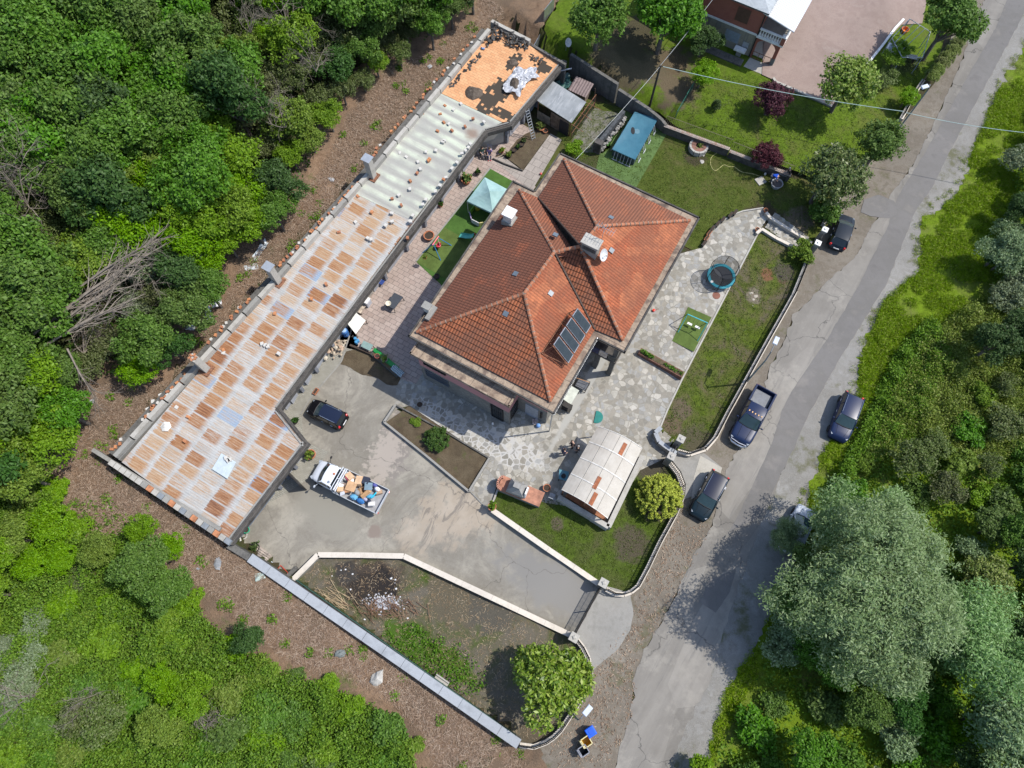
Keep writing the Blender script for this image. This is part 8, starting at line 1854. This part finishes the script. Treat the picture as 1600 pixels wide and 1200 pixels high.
# ---------------------------------------------------------------- lamps, pole and cables
def lamp(base, head, hgt, label):
    b = GT(*base); z = b.z+hgt; hd = at(*head, z); t = thing('street_lamp', label, 'street lamp', b); top = Vector((b.x, b.y, z-.9))
    MB().tube([b-Vector((0, 0, .3)), b+Vector((0, 0, 1)), top], [.1, .085, .06], 8).build('pole', plain((.2, .24, .25), .5), t)
    MB().tube([top, top.lerp(hd, .35)+Vector((0, 0, .55)), hd], [.06, .05, .045], 6).build('arm', plain((.14, .15, .16), .5), t)
    d = hd-top; a = atan2(d.y, d.x); m = MB(); m.box(hd+Vector((.25*cos(a), .25*sin(a), 0)), (.8, .42, .12), a, taper=.85); m.build('lamp_head', plain((.5, .54, .6), .4), t, bevel=.03)
    m = MB(); m.box(hd+Vector((.3*cos(a), .3*sin(a), -.075)), (.5, .3, .03), a); m.build('diffuser', headl, t)
lamp((1403, 203), (1449, 134), 6.3, 'street lamp beside the small light green tree along the road'); lamp((1164, 599), (1211, 536), 6.3, 'street lamp behind the railing of the strip lawn near the pickup'); lamp((893, 1113), (914, 1115), 6.3, 'street lamp by the magnolia and the wheelie bins')
b = GT(1015, 166); zt_ = b.z+6.4; t = thing('utility_pole', 'dark leaning wooden utility pole behind the retaining wall', 'utility pole', b); top = at(1032, 102, zt_)
MB().tube([b-Vector((0, 0, .4)), top], [.13, .1], 8).build('pole', plain((.06, .05, .04), .9, var=.3), t); m = MB(); m.box(top-Vector((0, 0, .2)), (.5, .08, .08), .4); m.build('crossbar', iron, t)
def cable(a, za, b, zb2, label, r=.03, sag=.5, col=(.25, .26, .26)):
    A, B = at(*a, za), at(*b, zb2); pts = [A.lerp(B, k/16)-Vector((0, 0, sag*4*(k/16)*(1-k/16))) for k in range(17)]; tag(MB().tube(pts, r, 5).build('cable', plain(col, .6)), label, 'cable')
cable((1032, 102), zt_, (1135, -30), 7.5, 'overhead cable running from the pole top towards the red house', .026, .3)
cable((1032, 103), zt_-.1, (894, 255), 6.6, 'thin overhead cable running from the pole to the villa eave', .018, .3, (.4, .41, .4))
cable((1036, 104), zt_-.1, (1412, 174), 5.2, 'pale overhead cable crossing the neighbour lawn to the street lamp', .028, .4, (.32, .42, .4)); cable((1416, 176), 5.2, (1700, 215), 6.0, 'pale overhead cable crossing the road above the tall grass', .026, .5, (.32, .42, .4))
# ---------------------------------------------------------------- vine frame of the neighbour
fr_ = [GT(1392, 62, 2), GT(1420, 32, 2), GT(1452, 52, 2), GT(1440, 92, 2), GT(1408, 92, 2)]
t = thing('vine_frame', 'grey metal pergola frame with a climbing vine by the pink driveway', 'pergola', fr_[0]); m = MB(); Z = Vector((0, 0, 2.2))
for i in range(5): m.tube([fr_[i], fr_[i]+Z], .045, 5); m.tube([fr_[i]+Z, fr_[(i+1) % 5]+Z], .04, 5)
for f in (.25, .5, .75): m.tube([fr_[0].lerp(fr_[4], f)+Z, fr_[1].lerp(fr_[2], f)+Z], .035, 5)
for f in (.3, .7): m.tube([fr_[2].lerp(fr_[3], f)+Z, fr_[2].lerp(fr_[3], f)], .03, 5)
m.build('frame', plain((.3, .33, .36), .5), t)
p = GT(1395, 75, .3); t = thing('cold_frame', 'pale boxy cold frame with a glass lid on the neighbour lawn', 'cold frame', p, ANG); MB().box((0, 0, .2), (1.3, .9, .4)).build('box', white, t, world=False); MB().box((.05, 0, .41), (.9, .75, .03)).build('glass_lid', plain((.2, .24, .28), .15), t, world=False)
p = GT(1419, 86, .8); t = thing('garden_bench', 'whitish weathered wooden bench under the vine frame', 'bench', p, ANG+.25); m = MB()
for k in range(3): m.box((0, -.2+.2*k, .7), (2.0, .16, .05))
m.build('seat', conc_l, t, world=False)
for x in (-.8, .8): MB().box((x, 0, .34), (.1, .45, .68)).build('leg', darkwood, t, world=False)
p = GT(1416, 44, .5); t = thing('orange_tub', 'orange plastic tub under the vine frame', 'tub', p); MB().lathe([(.3, 0), (.4, .4), (.36, .4), (.28, .1)], (0, 0, 0), 14).build('body', plain((.62, .17, .03), .5), t, world=False)
# ---------------------------------------------------------------- people
def skinmesh(name, J, E, mats, root, sub=2, k=1.0, grow=0.0):
    keys = list(J); me = bpy.data.meshes.new(name); me.from_pydata([J[q][0] for q in keys], [(keys.index(a), keys.index(b)) for a, b in E], [])
    o = bpy.data.objects.new(name, me); COL.objects.link(o); md = o.modifiers.new('Skin', 'SKIN'); md.use_smooth_shade = True
    for i, q in enumerate(keys):
        r = J[q][1]; r = r if isinstance(r, tuple) else (r, r); sv = me.skin_vertices[0].data[i]; sv.radius = r; sv.use_root = (q == root)
    if sub: s = o.modifiers.new('Sub', 'SUBSURF'); s.levels = sub; s.render_levels = sub
    dg = bpy.context.evaluated_depsgraph_get(); new = bpy.data.meshes.new_from_object(o.evaluated_get(dg)); new.name = name
    o.modifiers.clear(); o.data = new; new.materials.clear(); new.materials.append(mats); return o
skin = plain((.48, .3, .22), .6, var=.08)
def person(px, py, rz, label, shirt, trousers, hair, pose='stand', H_=1.72, f=T0, seat=.45, shoes=(.02, .02, .02)):
    p = G(px, py, f, .9 if pose == 'stand' else .5); t = thing('person', label, 'person', p, rz)
    B = dict(pelvis=(0, 0, .95), spine=(0, 0, 1.15), chest=(.01, 0, 1.36), neck=(.02, 0, 1.49), chin=(.04, 0, 1.57), head=(.035, 0, 1.66), nose=(.13, 0, 1.61))
    for s, n in ((1, 'l'), (-1, 'r')):
        B.update({'sh'+n: (0, .18*s, 1.42), 'el'+n: (.0, .25*s, 1.16), 'wr'+n: (.13, .2*s, .98), 'pa'+n: (.19, .17*s, .94), 'hi'+n: (0, .09*s, .9), 'kn'+n: (.03, .1*s, .5), 'an'+n: (-.02, .11*s, .08), 'to'+n: (.14, .13*s, .04)})
    if pose == 'bend':
        B.update(pelvis=(-.12, 0, .9), spine=(.02, 0, 1.02), chest=(.22, 0, 1.1), neck=(.36, 0, 1.11), chin=(.44, 0, 1.08), head=(.53, 0, 1.08), nose=(.5, 0, .98))
        for s, n in ((1, 'l'), (-1, 'r')): B.update({'sh'+n: (.27, .18*s, 1.1), 'el'+n: (.34, .22*s, .84), 'wr'+n: (.46, .13*s, .64), 'pa'+n: (.5, .11*s, .58), 'hi'+n: (-.12, .09*s, .86), 'kn'+n: (-.02, .13*s, .48), 'an'+n: (-.08, .15*s, .08), 'to'+n: (.08, .17*s, .04)})
    if pose == 'sit':
        d = seat+.08
        B.update(pelvis=(-.05, 0, d), spine=(-.08, 0, d+.2), chest=(-.06, 0, d+.42), neck=(-.03, 0, d+.55), chin=(.0, 0, d+.63), head=(.0, 0, d+.72), nose=(.1, 0, d+.67))
        for s, n in ((1, 'l'), (-1, 'r')): B.update({'sh'+n: (-.05, .18*s, d+.47), 'el'+n: (.03, .24*s, d+.22), 'wr'+n: (.24, .16*s, d+.14), 'pa'+n: (.3, .14*s, d+.12), 'hi'+n: (-.02, .09*s, d), 'kn'+n: (.42, .12*s, d+.02), 'an'+n: (.44, .12*s, .08), 'to'+n: (.6, .13*s, .04)})
    if pose == 'lean':
        B.update(chest=(.1, 0, 1.33), neck=(.16, 0, 1.45), chin=(.21, 0, 1.51), head=(.23, 0, 1.6), nose=(.32, 0, 1.53), spine=(.03, 0, 1.15))
        for s, n in ((1, 'l'), (-1, 'r')): B.update({'sh'+n: (.1, .18*s, 1.38), 'el'+n: (.2, .22*s, 1.12), 'wr'+n: (.38, .14*s, .98), 'pa'+n: (.45, .12*s, .95)})
    sc = H_/1.72; R = dict(pelvis=(.15, .12), spine=(.14, .11), chest=(.16, .11), neck=.052, chin=.072, head=.088, nose=.014)
    for n in 'lr': R.update({'sh'+n: .062, 'el'+n: .044, 'wr'+n: .028, 'pa'+n: (.036, .018), 'hi'+n: .088, 'kn'+n: .06, 'an'+n: .04, 'to'+n: .034})
    J = {k: (tuple(q*sc for q in v), R[k]) for k, v in B.items()}
    E = [('pelvis', 'spine'), ('spine', 'chest'), ('chest', 'neck'), ('neck', 'chin'), ('chin', 'head'), ('chin', 'nose')]
    for n in 'lr': E += [('chest', 'sh'+n), ('sh'+n, 'el'+n), ('el'+n, 'wr'+n), ('wr'+n, 'pa'+n), ('pelvis', 'hi'+n), ('hi'+n, 'kn'+n), ('kn'+n, 'an'+n), ('an'+n, 'to'+n)]
    for s, n in ((1, 'l'), (-1, 'r')):
        a = Vector(J['wr'+n][0]); b = Vector(J['pa'+n][0]); d = (b-a).normalized(); sd = d.cross(Vector((0, 0, 1))).normalized(); dn = sd.cross(d)
        for i, (o_, L) in enumerate(((-.03, .07), (-.01, .085), (.011, .08), (.03, .062))):
            k1 = b+d*.045+sd*o_; k2 = k1+d*L*.55+dn*-.004; k3 = k2+d*L*.35-dn*.022
            for q, v, r in (('a', k1, .009), ('b', k2, .0085), ('c', k3, .007)): J['f%d%s%s' % (i, q, n)] = (tuple(v), r)
            E += [('pa'+n, 'f%da%s' % (i, n)), ('f%da%s' % (i, n), 'f%db%s' % (i, n)), ('f%db%s' % (i, n), 'f%dc%s' % (i, n))]
        k1 = b+sd*(-s*.04); k2 = k1+sd*(-s*.02)+d*.045; J['tha'+n] = (tuple(k1), .011); J['thb'+n] = (tuple(k2), .009); E += [('pa'+n, 'tha'+n), ('tha'+n, 'thb'+n)]
    o = skinmesh('body', J, E, skin, 'pelvis'); o.parent = t
    sh = {k: J[k] for k in ['pelvis', 'spine', 'chest', 'shl', 'shr', 'ell', 'elr']}
    o = skinmesh('shirt', sh, [('pelvis', 'spine'), ('spine', 'chest'), ('chest', 'shl'), ('chest', 'shr'), ('shl', 'ell'), ('shr', 'elr')], plain(shirt, .9, var=.2), 'pelvis', grow=0) if 0 else None
    def cloth(nm, keys, edges, col, root, g):
        JJ = {k: (J[k][0], tuple(q+g for q in J[k][1]) if isinstance(J[k][1], tuple) else J[k][1]+g) for k in keys}; q = skinmesh(nm, JJ, edges, plain(col, .9, var=.2), root); q.parent = t
    cloth('shirt', ['pelvis', 'spine', 'chest', 'shl', 'shr', 'ell', 'elr'], [('pelvis', 'spine'), ('spine', 'chest'), ('chest', 'shl'), ('chest', 'shr'), ('shl', 'ell'), ('shr', 'elr')], shirt, 'pelvis', .016)
    cloth('trousers', ['pelvis', 'hil', 'hir', 'knl', 'knr', 'anl', 'anr'], [('pelvis', 'hil'), ('pelvis', 'hir'), ('hil', 'knl'), ('hir', 'knr'), ('knl', 'anl'), ('knr', 'anr')], trousers, 'pelvis', .014)
    for n in 'lr':
        cloth('shoe', ['an'+n, 'to'+n], [('an'+n, 'to'+n)], shoes, 'an'+n, .012)
        hd = Vector(J['head'][0]); ch = Vector(J['chin'][0]); fw = (Vector(J['nose'][0])-ch).normalized(); s = 1 if n == 'l' else -1
        MB().ball(hd.lerp(ch, .35)+fw*.078+Vector((0, .032*s, 0)), .013, 6).build('eye', black, t, world=False); MB().ball(hd.lerp(ch, .5)+Vector((0, .088*s, 0)), .026, 6, sq=(.7, .4, 1)).build('ear', skin, t, world=False)
    if hair:
        hd = Vector(J['head'][0]); fw = (Vector(J['nose'][0])-Vector(J['chin'][0])).normalized(); up = (hd-Vector(J['chin'][0])).normalized()
        MB().ball(hd+up*.018-fw*.022, .103, 10).build('hair', plain(hair, .9, var=.3), t, world=False, smooth=True)
    return t
person(895, 694, 3.6, 'bare headed person in black at the upper end of the group by the shelter', (.015, .015, .018), (.02, .02, .025), None)
person(881, 706, .4, 'person in navy clothes standing at the left of the group by the shelter', (.02, .03, .07), (.03, .04, .08), (.03, .022, .018))
person(903, 701, 3.0, 'person in black with grey hair standing close to the canopy edge', (.016, .016, .018), (.025, .025, .03), (.32, .31, .3))
person(753.5, 238.5, -1.1, 'seated person in a dark green top by the shed door', (.02, .06, .05), (.12, .13, .15), (.03, .022, .018), 'sit')
person(765, 239.5, -1.6, 'seated person in a lilac top with blue jeans and red shoes by the shed', (.32, .22, .42), (.04, .06, .13), (.09, .05, .03), 'sit', shoes=(.4, .03, .05))
p = G(765, 239); chair(765, 239, -1.6, (.3, .3, .32), 'pale chair under the person in the lilac top')
person(1207, 279, -.5, 'person in a bright blue shirt bending over a round tub on the mown lawn', (.01, .07, .45), (.1, .11, .14), (.05, .035, .025), 'bend')
person(1231, 274, 3.3, 'person in black leaning forward beside the tub and the large tree', (.015, .015, .02), (.018, .018, .024), (.25, .25, .26), 'lean')
p = G(1214, 287, T0, .4); t = thing('wash_tub', 'round grey tub in front of the person in the blue shirt', 'tub', p); MB().lathe([(.42, 0), (.55, .5), (.58, .5), (.5, .48), (.4, .1)], (0, 0, 0), 18).build('body', plain((.3, .31, .32), .5), t, world=False); MB().lathe([(.46, .4), (.02, .41)], (0, 0, 0), 14).build('dark_content', plain((.03, .03, .035), .3), t, world=False)
table([(1220, 264), (1231, 267), (1229, 276), (1218, 272)], .75, plain((.12, .12, .12), .7), 'dark low table behind the two people at the lawn corner')
pot(1212, 270, .25, .35, 'pale pot with white stuff against the low wall at the lawn corner', conc, 'hedge'); pot(1197, 266, .22, .2, 'tiny green plant pot at the foot of the low wall', plain((.03, .25, .1)), 'lime')
p = G(1195, 273); t = thing('white_jug', 'small white jug beside the square slab on the lawn', 'jug', p); MB().lathe([(.1, 0), (.12, .2), (.05, .28), (.01, .28)], (0, 0, 0), 10).build('body', white, t, world=False)
